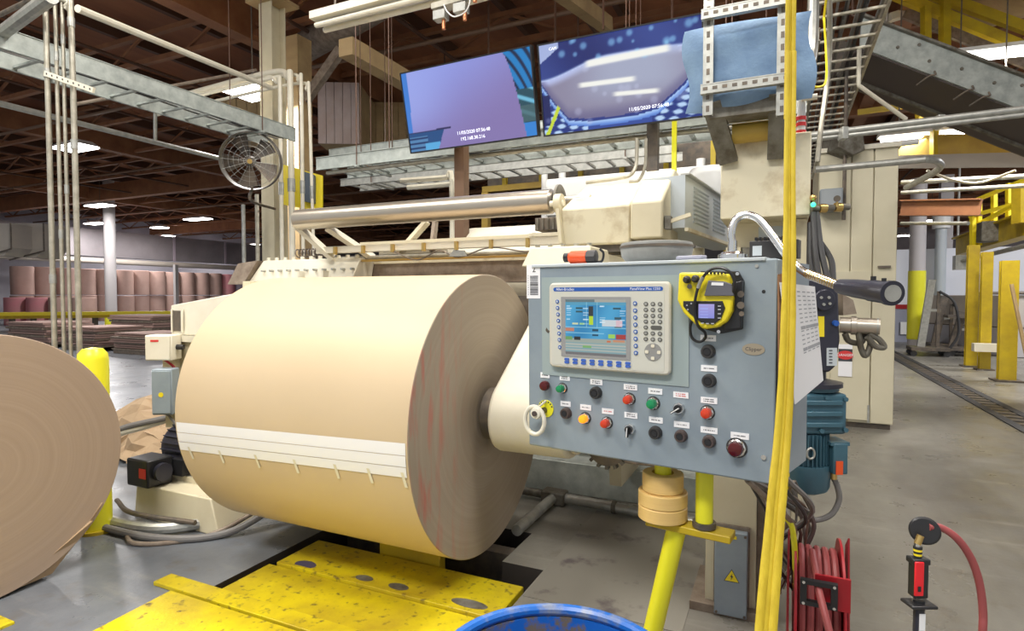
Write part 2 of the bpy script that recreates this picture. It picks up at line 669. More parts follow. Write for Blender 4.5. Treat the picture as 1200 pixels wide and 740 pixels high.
# ================================================================ THE SETTING
# floor with the pit under the roll stand
PX0, PX1, PX2, PY0, PY1, PY2 = -2.64, -1.41, -1.16, 0.9, 2.92, 3.35
mb = MB()
for (a, b, c, d) in ((-46, 26, -6, PY0), (-46, PX0, PY0, PY2), (PX2, 26, PY0, PY1), (PX1, 26, PY1, PY2), (-46, 26, PY2, 62)):
    mb.face([(a, c, 0), (b, c, 0), (b, d, 0), (a, d, 0)])
bmesh.ops.remove_doubles(mb.bm, verts=mb.bm.verts, dist=1e-4)
floor = struct('floor', mb, M['floor'], smooth=0)
mb = MB()
hole = [(PX0, PY0), (PX2, PY0), (PX2, PY1), (PX1, PY1), (PX1, PY2), (PX0, PY2)]
for i in range(6):
    a, b = hole[i], hole[(i + 1) % 6]
    mb.face([(*a, 0), (*b, 0), (*b, -0.45), (*a, -0.45)])
mb.face([(*p, -0.45) for p in hole])
part('pit_lining', mb, mat('shade dark pit concrete', (0.035, 0.028, 0.022), 0.7), floor)  # near-black colour puts the shade of the pit into its lining
# floor trench drain on the right: grate strips along the aisle
tr = thing('trench_drain', 'black slotted trench drain running along the concrete aisle at the right', 'drain', (2.62, 9, 0))
mb = MB().box(2.42, 2.52, 6.0, 19, 0.001, 0.012)
part('side_strip', mb, M['rubber'], tr)
mb = MB().box(2.72, 2.82, 6.0, 19, 0.001, 0.012)
part('side_strip', mb, M['rubber'], tr)
mb = MB().box(2.522, 2.718, 6.0, 19, 0.0005, 0.002)
part('channel', mb, M['black'], tr)
for k in range(52):
    yy = 6.05 + k * 0.25
    if k == 0:
        g0 = part('grate_bar', MB().box(2.522, 2.718, 6.05, 6.17, 0.002, 0.008), M['darksteel'], tr)
    else:
        copy_part(g0, (0, 0.25 * k, 0))

# walls far away
mb = MB().box(-45, -44.6, -6, 60, 0, 7.4)
struct('wall_left', mb, mat('far wall violet white', (0.50, 0.48, 0.52), 0.7, 0, (0.4, 0.38, 0.43), 0.3))
mb = MB().box(-45, 26, 58, 58.4, 0, 7.4)
struct('wall_back', mb, mat('far back wall', (0.50, 0.48, 0.52), 0.7, 0, (0.36, 0.33, 0.36), 0.3))
# partition across the right bay: white above, grey dado, red rail
YB = 22.5
mb = MB().box(1.0, 26, YB, YB + 0.2, 0, 3.0)
wr = struct('wall_right', mb, mat('partition white', (0.80, 0.82, 0.88), 0.6))
part('wall_rail', MB().box(1.0, 26, YB - 0.05, YB, 1.08, 1.22), M['red'], wr)
part('wall_dado', MB().box(1.0, 26, YB - 0.03, YB, 0, 1.08), mat('grey dado', (0.30, 0.31, 0.38), 0.6), wr)

# ceiling: deck, joists and girders
mb = MB().box(-46, 26, -2, 60, 7.4, 7.5)
ceil = struct('ceiling', mb, M['deck'])
for k in range(34):                      # purlins running away from the camera
    xx = -44 + k * 2.05
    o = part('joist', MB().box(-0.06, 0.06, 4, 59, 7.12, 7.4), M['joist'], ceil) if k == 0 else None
    if k == 0:
        j0 = o
        j0.location.x = xx
    else:
        copy_part(j0, (k * 2.05, 0, 0))


def truss(y, z0, z1):
    m = MB()
    m.box(-45, 25, y - 0.06, y + 0.06, z1 - 0.10, z1)
    m.box(-45, 25, y - 0.06, y + 0.06, z0, z0 + 0.10)
    n = 56
    for i in range(n):
        a = -45 + 70 * i / n
        b = a + 70 / n
        m.bar((a, y, z0 + 0.05 if i % 2 else z1 - 0.05), (b, y, z1 - 0.05 if i % 2 else z0 + 0.05), 0.05, 0.05)
    return m


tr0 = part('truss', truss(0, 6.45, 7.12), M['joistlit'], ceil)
tr0.location.y = 8.2
for yy in (10.6, 13.0, 15.4, 20.2, 22.6, 25.0, 27.4, 32.2, 36, 40, 45, 50):
    copy_part(tr0, (0, yy - 8.2, 0))
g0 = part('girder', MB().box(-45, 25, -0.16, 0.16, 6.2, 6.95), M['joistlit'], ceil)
g0.location.y = 17.8
for yy in (29.6, 43.0):
    copy_part(g0, (0, yy - 17.8, 0))
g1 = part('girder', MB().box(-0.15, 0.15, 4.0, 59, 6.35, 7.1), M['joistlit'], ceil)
g1.location.x = -9.3
for xx in (-20.5, -31.5, 1.9, 12.5):
    copy_part(g1, (xx + 9.3, 0, 0))
p0 = part('sprinkler_pipe', MB().cyl((-44, 0, 6.25), (20, 0, 6.25), 0.045, n=8), M['pipebrown'], ceil)
p0.location.y = 9.4
for yy in (14.2, 21.4, 31):
    copy_part(p0, (0, yy - 9.4, 0))
p1 = part('branch_pipe', MB().cyl((0, 5, 6.38), (0, 55, 6.38), 0.035, n=8), M['joist'], ceil)
p1.location.x = -6.2
for xx in (-3.2, -8.0, -12.4, -16, -24, -28, 4.5):
    copy_part(p1, (xx + 6.2, 0, 0))
h0 = part('drop_rod', MB().cyl((0, 0, 5.2), (0, 0, 6.5), 0.018, n=6), M['joist'], ceil)
h0.location = (-6.2, 10.2, 0)
for xx, yy in ((-3.2, 8.5), (-3.2, 9.6), (-2.3, 8.0), (-8, 11.8), (-10.5, 12.4), (-12.4, 13), (-16, 15), (-4.6, 9), (-1.4, 8.2), (0.8, 9), (-5.2, 11)):
    copy_part(h0, (xx + 6.2, yy - 10.2, 0))


# lamps that hang in the hall
def hall_and_fill_lamp(px, py, z, ln, label, alongx=True, w=0.62, pw=120):
    c = atz(px, py, z)
    t = thing('ceiling_lamp', label, 'lamp', c, 0, 'glowing lamps of the hall')
    a, b = (ln / 2, w / 2) if alongx else (w / 2, ln / 2)
    part('lamp_housing', MB().hexa([(c.x - a, c.y - b, c.z + 0.01), (c.x + a, c.y - b, c.z + 0.01), (c.x + a, c.y + b, c.z + 0.01), (c.x - a, c.y + b, c.z + 0.01)],
                                   [(c.x - a * 0.8, c.y - b * 0.6, c.z + 0.14), (c.x + a * 0.8, c.y - b * 0.6, c.z + 0.14), (c.x + a * 0.8, c.y + b * 0.6, c.z + 0.14), (c.x - a * 0.8, c.y + b * 0.6, c.z + 0.14)]), M['white'], t)
    part('lamp_lens', MB().box(c.x - a * 0.97, c.x + a * 0.97, c.y - b * 0.97, c.y + b * 0.97, c.z - 0.03, c.z + 0.01), M['lamp'], t)
    part('hanger', MB().cyl((c.x, c.y, c.z + 0.13), (c.x, c.y, 7.4), 0.012, n=6), M['darksteel'], t)
    o = area('lamp_light', (c.x, c.y, c.z - 0.035), a * 1.9, b * 1.9, pw, (1, 0.97, 0.96))


for px, py, z, ln, lb in (
        (88, 173, 5.6, 1.2, 'glowing lamp seen through the four upright conduits, nearest at left'),
        (296, 108, 4.9, 0.75, 'glowing lamp above the drum fan, against the tan timber'),
        (117, 241, 5.8, 1.5, 'glowing lamp above the far pale column with the yellow foot'),
        (113, 262, 5.8, 1.5, 'lowest glowing lamp just left of the far pale column'),
        (232, 257, 5.8, 1.7, 'largest glowing lamp right of the far pale column'),
        (192, 277, 5.8, 1.7, 'glowing lamp below and right of the far pale column top'),
        (187, 267, 5.8, 1.0, 'small dim glowing lamp just above a brighter one at left'),
        (295, 287, 5.8, 1.3, 'glowing lamp at the left of the machine, beside thin conduit'),
        (1092, 259, 5.2, 1.3, 'glowing lamp between the two white columns, upper one at right'),
        (1067, 276, 5.2, 1.3, 'glowing lamp against the edge of the beige cabinet, upper'),
        (1069, 309, 4.2, 1.3, 'left lamp of the low pair above the white partition'),
        (1087, 309, 4.2, 1.3, 'right lamp of the low pair above the white partition'),
        (1124, 298, 4.2, 0.9, 'small round glowing lamp beside the yellow gantry end')):
    hall_and_fill_lamp(px, py, z, ln, lb, pw=300 if px < 260 else 260)


def strip_lamp(p, ln, label, glow, tubes=2, d=X, pitch=0.11):
    """long batten with bare tubes"""
    p = Vector(p)
    d = Vector(d).normalized()
    s = Z.cross(d).normalized()
    t = thing('strip_lamp', label, 'lamp', p, 0)
    part('batten', MB().obox(p + Z * 0.07, d * ln, s * (pitch * 2.0), Z * 0.06), M['white'] if glow else M['cream'], t)
    for k in range(tubes):
        o = s * pitch * (k - (tubes - 1) / 2)
        part('tube', MB().cyl(p + o - d * ln * 0.48, p + o + d * ln * 0.48, 0.022 if not glow else 0.03, n=10), M['lamp'] if glow else M['cream'], t)
    part('hanger', MB().cyl(p - d * ln * 0.35 + Z * 0.1, Vector((p - d * ln * 0.35).to_tuple()[:2] + (7.4,)), 0.01, n=6), M['darksteel'], t)
    part('hanger', MB().cyl(p + d * ln * 0.35 + Z * 0.1, Vector((p + d * ln * 0.35).to_tuple()[:2] + (7.4,)), 0.01, n=6), M['darksteel'], t)
    return t


area('lamp_light', tuple(atz(1180, 63, 5.2) - Z * 0.05), 1.5, 0.2, 260)
area('lamp_light', tuple(atz(1113, 157, 4.0) - Z * 0.05), 1.8, 0.1, 25)
strip_lamp(atz(1180, 63, 5.2), 1.7, 'long bright twin tube lamp behind the yellow stair rail at top right', True, 2, X + Y * 0.1, 0.2)
strip_lamp(atz(1113, 157, 4.0), 1.9, 'bright tube lamp below the grey conveyor, behind the pipe rail', True, 1, X, 0.14)
strip_lamp((atd(377, 31, 5.0) + atd(520, -2, 4.3)) / 2, 1.25, 'unlit cream strip lamp hanging left of the first screen top', False, 2, X, 0.10)

M['colgrey'] = mat('column grey', (0.52, 0.49, 0.49), 0.55)
# ---------------------------------------------------------------- building columns


def guard(t, c, r, z0, z1, square):
    m = MB()
    if square:
        m.box(c.x - r, c.x + r, c.y - r, c.y + r, z0, z1)
    else:
        m.cyl((c.x, c.y, z0), (c.x, c.y, z1), r, n=16)
    part('guard', m, M['yellowlime'], t, 'yellow guard')


def column(px, t, w, label, top=7.4, guardz=None, square=True, m='colgrey', gw=1.15):
    c = atd(px, 347, t)
    c.z = 0
    th = thing('building_column', label, 'column', c)
    mb = MB()
    if square:
        mb.box(c.x - w / 2, c.x + w / 2, c.y - w / 2, c.y + w / 2, 0, top)
    else:
        mb.cyl((c.x, c.y, 0), (c.x, c.y, top), w / 2, n=20)
    part('shaft', mb, M[m], th)
    if guardz:
        guard(th, c, w / 2 * gw, guardz[0], guardz[1], square)
    return th, c


column(130, 30, 0.52, 'far round grey-white column in front of the stacked paper rolls', 7.4, (0, 0.5), False)
column(206.5, 30, 0.17, 'thin white far post right of the stacked paper rolls', 3.1, (0, 0.9), True)
column(1074, 17.5, 0.42, 'white round column with yellow guard beside the beige cabinet', 5.0, (0.2, 2.25), False, gw=1.1)
column(1106, 19, 0.34, 'white pillar with thin yellow guard left of the yellow gantry', 5.4, (0, 2.2), True)
th, c = column(1101, 18.2, 0.3, 'pale green upright duct pipe beside the white pillar', 4.2, None, False, 'louver')
part('duct_cap', MB().cyl((c.x, c.y, 3.6), (c.x, c.y, 4.2), 0.24, n=16), M['white'], th)

# main beige column behind the machine (wide flange)
c = atd(324, 347, 9.2)
c.z = 0
th = thing('building_column', 'tall beige wide-flange column beside the drum fan', 'column', c)
mb = MB().box(c.x - 0.14, c.x + 0.12, c.y - 0.14, c.y - 0.12, 0, 7.4)
part('flange', mb, M['beige'], th)
part('web', MB().box(c.x - 0.02, c.x + 0.01, c.y - 0.12, c.y + 0.12, 0, 7.4), M['beige'], th)
part('flange', MB().box(c.x - 0.14, c.x + 0.12, c.y + 0.12, c.y + 0.14, 0, 7.4), M['beige'], th)
part('cap_plate', MB().box(c.x - 0.3, c.x + 0.3, c.y - 0.25, c.y + 0.25, 6.0, 6.05), M['tan'], th)
c = atd(352, 347, 10.6)
c.z = 0
th = thing('timber_column', 'tan square timber column behind the bent conduits', 'column', c)
part('shaft', MB().box(c.x - 0.17, c.x + 0.17, c.y - 0.17, c.y + 0.17, 0, 6.1), M['tan'], th)
part('brace', MB().bar((c.x + 0.18, c.y, 5.0), (c.x + 1.0, c.y, 5.75), 0.12, 0.16), M['rusty'], th)
# big sloping timber / duct at the top behind the strip lamp
a, b = atd(350, 60, 11.5), atd(500, -30, 9)
solo('exhaust_duct', MB().cyl(a, b, 0.27, n=20), M['rusty'], 'round dark exhaust duct rising behind the tan timber column', 'duct', loc=a)
mb = MB().box(-5.85, -5.6, 6.7, 15.0, 4.95, 5.2)
solo('timber_beam', mb, M['tan'], 'wide tan timber beam running back above the first screen', 'beam', loc=(-5.7, 5.6, 4.95))
# raised timber enclosures in the roof space
for px0, px1, y0, y1, t, dep, lb, mk in (
        (373, 421, 97, 168, 13.0, 2.0, 'pale timber enclosure high behind the upper cable tray', 'wall'),
        (432, 476, 120, 170, 14.5, 2.2, 'brown timber crate high behind the left screen', 'tan'),
        (254, 313, 116, 152, 13.5, 1.6, 'yellow-lit timber box high behind the drum fan', 'tan')):
    a, b = atd(px0, y1, t), atd(px1, y0, t)
    th = thing('timber_enclosure', lb, 'enclosure', a)
    x0, x1 = a.x, a.x + (Vector((b.x, b.y)) - Vector((a.x, a.y))).length
    mm = mat('pale boards', (0.66, 0.54, 0.50), 0.6, 0, (0.58, 0.44, 0.38), 2) if mk == 'wall' else M['tan']
    n = 5
    for k in range(n):
        s0, s1 = k / n, (k + 1) / n - 0.012
        q0, q1 = a.lerp(Vector((b.x, b.y, a.z)), s0), a.lerp(Vector((b.x, b.y, a.z)), s1)
        part('board', MB().prism([q0, q1, (q1.x, q1.y, b.z), (q0.x, q0.y, b.z)], CF.cross(Z).cross(Z) * -0.04), mm, th)
    e = CF * dep
    e.z = 0
    q0, q1 = a + e * 0.03, Vector((b.x, b.y, a.z)) + e * 0.03
    part('core', MB().hexa([q0, q1, q1 + e, q0 + e], [Vector((q.x, q.y, b.z)) for q in (q0, q1, q1 + e, q0 + e)]), M['tan'], th)

# grey steel girder / duct run along the far left wall, and the hvac units
mb = MB()
y0, y1 = 14.0, 46
mb.box(-39.9, -39.3, y0, y1, 4.0, 5.7)
gd = struct('trim_1', mb, mat('violet grey girder', (0.30, 0.275, 0.29), 0.6, 0, (0.22, 0.20, 0.21), 0.4), label='grey girder wall beam along the far left wall')
for k in range(7):
    part('stiffener', MB().box(-39.28, -39.2, y0 + 4.2 * k + 1, y0 + 4.2 * k + 1.15, 4.0, 5.7), M['fargrey'], gd)
part('lower_pipe', MB().cyl((-39, y0, 3.7), (-39, y1, 3.7), 0.18, n=10), M['duct'], gd)
for px0, px1, yt, yb, t, lb in ((14, 50, 262, 302, 22, 'beige box duct with chamfered bottom at the left edge'), (-22, 12, 262, 300, 21, 'beige box duct cut by the left edge of the photo')):
    a, b = atd(px0, yb, t), atd(px1, yt, t)
    th = thing('box_duct', lb, 'duct', a)
    d = Vector((b.x - a.x, b.y - a.y, 0))
    e = Vector((-d.y, d.x, 0)).normalized() * 1.2
    zt, zm, zb = b.z, a.z + 0.3, a.z
    part('duct_body', MB().hexa([(*(a + v).to_tuple()[:2], zm) for v in (Vector(), d, d + e, e)], [(*(a + v).to_tuple()[:2], zt) for v in (Vector(), d, d + e, e)]), M['duct'], th)
    part('duct_hood', MB().hexa([(*(a + v).to_tuple()[:2], zb) for v in (d * 0.3, d * 0.75, d * 0.75 + e, d * 0.3 + e)], [(*(a + v).to_tuple()[:2], zm - 0.005) for v in (Vector(), d, d + e, e)]), M['duct'], th)
    part('drip_frame', MB().tube([(*(a - e * 0.1).to_tuple()[:2], zb - 0.1), (*(a + d * 1.1 - e * 0.1).to_tuple()[:2], zb + 0.25), (*(a + d * 1.1 - e * 0.1).to_tuple()[:2], zt)], 0.03, n=6, sub=1), M['darksteel'], th)

# ================================================================ FAR LEFT: stacked rolls, conveyor, board stacks


def far_roll(name, x, y, z, r, h, m, label, group):
    o = solo(name, MB().lathe([(r - 0.02, 0), (r, 0.02), (r, h - 0.02), (r - 0.02, h)], (x, y, z), (x, y, z + 1), 20, unit=True), m, label, 'paper roll', group, loc=(x, y, z))
    return o


ORD = ('first', 'second', 'third', 'fourth', 'fifth', 'sixth', 'seventh', 'eighth', 'ninth', 'tenth', 'eleventh', 'twelfth')
for k in range(18):
    yy = 17.4 + 1.06 * k
    if k < 12:
        m = M['farkraft']
        s = 'brown'
    else:
        m = (M['farpink'], M['fargrey'], M['fargrey'], M['farpink'], M['farpink'], M['fargrey'])[k - 12]
        s = ('red', 'grey', 'grey', 'red', 'red', 'grey')[k - 12]
    for lv in range(2):
        if s == 'brown':
            lb = ORD[k] + ' brown roll from the left in the ' + ('lower' if lv == 0 else 'upper') + ' tier of the far wall of rolls'
            g = ('lower' if lv == 0 else 'upper') + ' brown rolls of the far wall of rolls'
        else:
            lb = ORD[k - 12] + f' of the six wrapped rolls at the right end, {s}, ' + ('lower' if lv == 0 else 'upper') + ' tier'
            g = ('lower ' if lv == 0 else 'upper ') + s + ' rolls of the far wall of rolls'
        far_roll('paper_roll', -37 + random.uniform(-0.1, 0.1), yy, lv * 1.56, 0.515, 1.53 + random.uniform(-0.02, 0.02), m, lb, g)
for k in range(4):
    c = atd(20 + 26 * k, 347, 30)
    far_roll('paper_roll', c.x, c.y, 0.0, 0.55, 1.42, M['farpink'] if k < 2 else M['farkraft'],
             ('left pink', 'right pink', 'left pale brown', 'right pale brown')[k] + ' low roll standing in front of the far rolls', ('pink' if k < 2 else 'pale brown') + ' low rolls at far left')

# yellow roller conveyor crossing in front of the rolls
a, b = atd(-30, 347, 24), atd(250, 347, 27)
a.z = b.z = 0
d = (b - a)
L = d.length
d.normalize()
s = Z.cross(d)
th = thing('roller_conveyor', 'long low yellow-railed roller conveyor in front of the far rolls', 'conveyor', a)
for q in (0, 1.2):
    part('side_rail', MB().bar(a + s * q + Z * 0.62, b + s * q + Z * 0.62, 0.12, 0.16), M['gantry'], th)
l0 = part('leg', MB().box(-0.08, 0.08, -0.08, 0.08, 0, 0.54), M['darksteel'], th, local=True)
l0.location = d * 0.5
for k in range(1, 12):
    copy_part(l0, d * (L / 12 * k))
r0 = part('roller', MB().cyl(-d * 0.0, s * 1.1, 0.1, n=8), M['darksteel'], th, local=True)
r0.location = d * 0.3 + Z * 0.66
for k in range(1, 34):
    copy_part(r0, d * (L / 34 * k))
w0 = part('yellow_pad', MB().obox((0, 0, 0), d * 0.75, s * 0.3, Z * 0.14), M['yellow'], th, local=True)
w0.location = d * 0.3 - s * 0.3 + Z * 0.75
for k in range(1, 12):
    copy_part(w0, d * (L / 12 * k))

# stacks of corrugated board on pallets
for i, (px, t, w, h, lb) in enumerate(((60, 17.5, 1.9, 0.75, 'dark stack of board sheets behind the upright conduits'),
                                        (122, 16.5, 1.5, 0.66, 'board sheet stack directly right of the upright conduits'),
                                        (178, 15.5, 1.4, 0.55, 'board sheet stack nearest the grey-beige drive unit'),
                                        (175, 20.5, 2.3, 0.85, 'rearmost board sheet stack below the yellow conveyor'))):
    c = atd(px, 347, t)
    c.z = 0
    th = thing('board_stack', lb, 'pallet stack', c)
    for k in range(3):
        part('pallet_runner', MB().box(c.x - w / 2, c.x + w / 2, c.y - 0.6 + 0.55 * k, c.y - 0.5 + 0.55 * k, 0, 0.1), M['rusty'], th)
    nl = 9
    for k in range(nl):
        z0 = 0.1 + k * (h - 0.1) / nl
        j = random.uniform(-0.06, 0.06)
        part('sheet_bundle', MB().box(c.x - w / 2 + j, c.x + w / 2 + j, c.y - 0.65 + j, c.y + 0.65 + j, z0, z0 + (h - 0.1) / nl - 0.015),
             M['farkraft'] if k % 3 else M['rusty'], th)

# ================================================================ LEFT NEAR: conduits, bollard, fan, trays
zc = 7.35
for i, (px, r, lb) in enumerate(((62.5, 0.020, 'leftmost of the four upright conduits at the left'),
                                  (73.5, 0.0145, 'thin upright conduit second from the left of the four'),
                                  (81.5, 0.0135, 'thin rusty upright conduit third from the left of the four'),
                                  (91.5, 0.021, 'rightmost upright conduit of four, bending away at its top'))):
    c = atd(px, 347, 4.6)
    th = thing('upright_conduit', lb, 'conduit', (c.x, c.y, 0), 0, 'four upright conduits at left')
    top = 3.75 if i == 3 else 5.0
    m = MB()
    if i == 3:
        m.tube([(c.x, c.y, 0), (c.x, c.y, 3.6), (c.x - 0.03, c.y - 0.02, 3.72), (c.x - 0.16, c.y - 0.1, 3.82), (c.x - 1.6, c.y - 0.9, 4.0)], r, n=12, sub=5)
    else:
        m.cyl((c.x, c.y, 0), (c.x, c.y, top + 2.35), r, n=12)
    part('pipe', m, M['conduit'], th)
    for z in (1.6 + 0.35 * i, 3.2 + 0.13 * i):
        part('coupling', MB().cyl((c.x, c.y, z), (c.x, c.y, z + 0.07), r * 1.22, n=12), M['galv'], th)
a, b = atd(53, 86, 4.52), atd(110, 106, 4.40)
th = thing('strut_channel', 'short perforated strut clamping the four upright conduits', 'bracket', a)
part('channel', MB().bar(a, b, 0.02, 0.04), M['cream'], th)
for k in range(9):
    q = a.lerp(b, (k + 0.5) / 9) - (b - a).cross(Z).normalized() * -0.0105
    part('slot', MB().obox(q, (b - a).normalized() * 0.012, (b - a).cross(Z).normalized() * 0.002, Z * 0.014), M['black'], th)

c = atd(107, 347, 3.68)
c.z = 0
th = thing('bollard', 'bright yellow domed bollard behind the near brown roll', 'bollard', c)
part('post', MB().lathe([(0.085, 0), (0.085, 1.10), (0.08, 1.135), (0.055, 1.165), (0.0, 1.175)], c, c + Z, 28, unit=True), M['yellowlime'], th)
part('base_collar', MB().cyl(c, c + Z * 0.02, 0.11, n=24), M['gantry'], th)


def ladder_tray(name, label, p0, p1, width, rail, step, m, cables=0, side=None, rungr=0.014):
    p0, p1 = Vector(p0), Vector(p1)
    d = (p1 - p0).normalized()
    s = (side or d.cross(Z)).normalized()
    up = s.cross(d)
    if up.z < 0:
        up = -up
    th = thing(name, label, 'cable tray', p0)
    for q in (-width / 2, width / 2):
        part('side_rail', MB().obox((p0 + p1) / 2 + s * q, p1 - p0, s * 0.012, up * rail).obox((p0 + p1) / 2 + s * q + up * rail / 2, p1 - p0, s * 0.03, up * 0.006)
             .obox((p0 + p1) / 2 + s * q - up * rail / 2, p1 - p0, s * 0.03, up * 0.006), m, th)
    L = (p1 - p0).length
    n = int(L / step)
    r0 = part('rung', MB().bar(-s * (width / 2 - 0.007), s * (width / 2 - 0.007), 0.035, 0.02, up), m, th, local=True)
    r0.location = d * step * 0.5 - up * rail * 0.3
    for k in range(1, n):
        copy_part(r0, d * step * k)
    for e in (0.12, 0.88):
        for q in (-width / 2 - 0.03, width / 2 + 0.03):
            w = p0 + d * L * e + s * q
            part('hanger_rod', MB().cyl(w - up * rail * 0.6, (w.x, w.y, 7.12), 0.006, n=6), M['joist'], th)
        w = p0 + d * L * e
        part('hanger_bar', MB().bar(w - up * rail * 0.6 - s * (width / 2 + 0.05), w - up * rail * 0.6 + s * (width / 2 + 0.05), 0.03, 0.02), m, th)
    for k in range(cables):
        o = s * random.uniform(-width * 0.42, width * 0.42) - up * (rail * 0.3 - 0.03)
        pts = [p0 + d * L * j / 8 + o + s * random.uniform(-0.02, 0.02) + up * random.uniform(0, 0.03) for j in range(9)]
        part('cable', MB().tube(pts, random.uniform(0.008, 0.016), n=6, sub=2), random.choice([M['rubber'], M['rubber'], M['greyrubber'], M['black']]), th)
    return th


ladder_tray('cable_tray', 'long grey ladder cable tray running from top left towards the fan', atd(0, 56, 5.0) - Y * 1.6, (atd(0, 56, 5.0) + Y * 3.1), 0.5, 0.17, 0.28, M['galvpaint'], 4)
# trays behind and under the screens
za = 2.93
ladder_tray('cable_tray', 'grey ladder cable tray directly under the two screens', (-4.6, 5.15, za), (0.15, 5.15, za), 0.5, 0.13, 0.235, M['galvpaint'], 3)
ladder_tray('cable_tray', 'upper grey ladder cable tray leading behind the left screen', (-6.0, 6.9, 3.55), (-1.0, 6.9, 3.55), 0.5, 0.15, 0.235, M['galvpaint'], 5)
ladder_tray('cable_tray', 'lower rear ladder cable tray below the screens, half hidden', (-5.4, 6.4, 3.02), (-1.0, 6.4, 3.02), 0.4, 0.09, 0.235, M['galv'], 3)

solo('conduit_run', MB().cyl((-4.5, 4.95, 2.835), (0.1, 4.95, 2.835), 0.022, n=10), M['conduit'], 'long conduit strapped below the tray under the screens', 'conduit', loc=(-4.5, 4.95, 2.77))
# long thin conduits in the roof at left
for i, (p, q, r, mk, lb) in enumerate((
        (atd(91, 10, 5.2), atd(318, 103, 8.2), 0.035, 'cream', 'long pale cream conduit sloping down to the beige column'),
        (atd(-10, 119, 5.2), atd(258, 186, 8.0), 0.028, 'galv', 'long rusty grey pipe below the left ladder tray'),
        (atd(-10, 48, 5.0), atd(60, -4, 4.2), 0.05, 'galv', 'short thick pipe cutting the top left corner'),
        (atd(-10, 22, 5.0), atd(48, -6, 4.4), 0.02, 'darksteel', 'thin dark pipe in the top left corner'),
        (atd(90, 122, 6.5), atd(300, 82, 8.5), 0.02, 'rusty', 'thin rusty sprinkler pipe behind the left ladder tray'),
        (Vector(atd(285, 240, 8.6).to_tuple()[:2] + (0,)), atd(285, 240, 8.6), 0.028, 'galv', 'short upright conduit left of the beige column, low'),
        (Vector(atd(301, 240, 8.8).to_tuple()[:2] + (0,)), atd(301, 228, 8.8), 0.03, 'conduit', 'upright conduit just left of the beige column foot'))):
    solo('conduit_run', MB().cyl(p, q, r, n=10), M[mk], lb, 'conduit', loc=p)
# hanger between tray and lower pipe
solo('pipe_hanger', MB().cyl(atd(182, 122, 6.6), atd(182, 165, 6.7), 0.02, n=8), M['galv'], 'short rod joining the left tray and the pipe below', 'hanger')

# conduits that bend from the roof down the beige column
for i, (px, pyt, r, t, lb) in enumerate(((328, 103, 0.030, 8.3, 'leftmost bent conduit'), (340, 96, 0.042, 8.2, 'thickest bent conduit'),
                                          (353, 99, 0.026, 8.15, 'thin bent conduit right of the thickest one'), (362, 108, 0.022, 8.1, 'rightmost bent conduit, leaning outward'))):
    top = atd(px, pyt, t)
    bot = Vector((top.x + (0.08 if i == 3 else 0), top.y + (0.03 if i == 3 else 0), 0))
    lft = atd(px - 22, pyt - 12 + i, t + 0.2)
    far = atd(225 - i * 14, pyt + 12 + i * 5, t + 0.8)
    kk = atd(px - 3, pyt - 6 + i, t + 0.05)
    th = thing('bent_conduit', lb + ' coming down the beige column', 'conduit', bot, 0, 'bent conduits on the beige column')
    part('pipe', MB().tube([far, lft, kk, top, bot.lerp(top, 0.6), bot], r, n=10, sub=6), M['cream'], th)
    part('coupling', MB().cyl(top.lerp(bot, 0.3), top.lerp(bot, 0.34), r * 1.25, n=10), M['galv'], th)
# yellow sign plate with grey box on the conduits
a = atd(332, 246, 8.6)
th = thing('yellow_backboard', 'yellow mounting board with grey box on the bent conduits', 'board', a)
q = [atd(332, 240, 8.6), atd(378, 248, 8.6), atd(378, 206, 8.6), atd(332, 193, 8.6)]
part('board', MB().prism(q, CF * 0.03), M['yellow'], th)
q = [atd(353, 235, 8.5), atd(368, 238, 8.5), atd(368, 205, 8.5), atd(353, 200, 8.5)]
part('grey_box', MB().prism(q, CF * 0.08), mat('slate box', (0.10, 0.13, 0.17), 0.5), th)

# drum fan
c = atd(294, 189, 7.4)
nrm = (EYE + Vector((-1.2, 0, 0)) - c).normalized()
th = thing('drum_fan', 'large round grey drum fan hung left of the beige column', 'fan', c)
R = 0.355
part('drum', MB().lathe([(R, 0.0), (R + 0.015, 0.01), (R, 0.02), (R, 0.26), (R - 0.006, 0.26), (R - 0.006, 0.0)], c - nrm * 0.13, c - nrm * 0.13 + nrm, 40, False, True), mat('fan steel', (0.22, 0.20, 0.18), 0.4, 0.6), th)
fa = nrm.orthogonal().normalized()
fb = nrm.cross(fa)
for k in range(5):
    an = 2 * PI * k / 5 + 0.3
    u = fa * math.cos(an) + fb * math.sin(an)
    v = fa * math.cos(an + 0.75) + fb * math.sin(an + 0.75)
    part('blade', MB().prism([c + u * 0.06, c + u * 0.33 + nrm * 0.04, c + (u + v).normalized() * 0.335, c + v * 0.31 - nrm * 0.04, c + v * 0.06 - nrm * 0.03], nrm * 0.006), M['darksteel'], th)
part('hub', MB().cyl(c - nrm * 0.06, c + nrm * 0.09, 0.055, n=16), M['darksteel'], th)
part('badge', MB().cyl(c + nrm * 0.125, c + nrm * 0.135, 0.03, n=16), M['brass'], th)
for k in range(5):
    rr = R * (k + 1.2) / 6
    part('guard_ring', MB().tube([c + nrm * 0.12 + (fa * math.cos(2 * PI * j / 20) + fb * math.sin(2 * PI * j / 20)) * rr for j in range(20)], 0.0018, n=4, sub=2, closed=True), M['galv'], th)
for k in range(16):
    an = 2 * PI * k / 16
    u = fa * math.cos(an) + fb * math.sin(an)
    part('guard_wire', MB().cyl(c + nrm * 0.12, c + nrm * 0.12 + u * R, 0.0016, n=4), M['galv'], th)
part('mount_arm', MB().tube([c - nrm * 0.1 - Z * 0.34, c - Z * 0.5, atd(322, 245, 8.9)], 0.02, n=8), M['darksteel'], th)

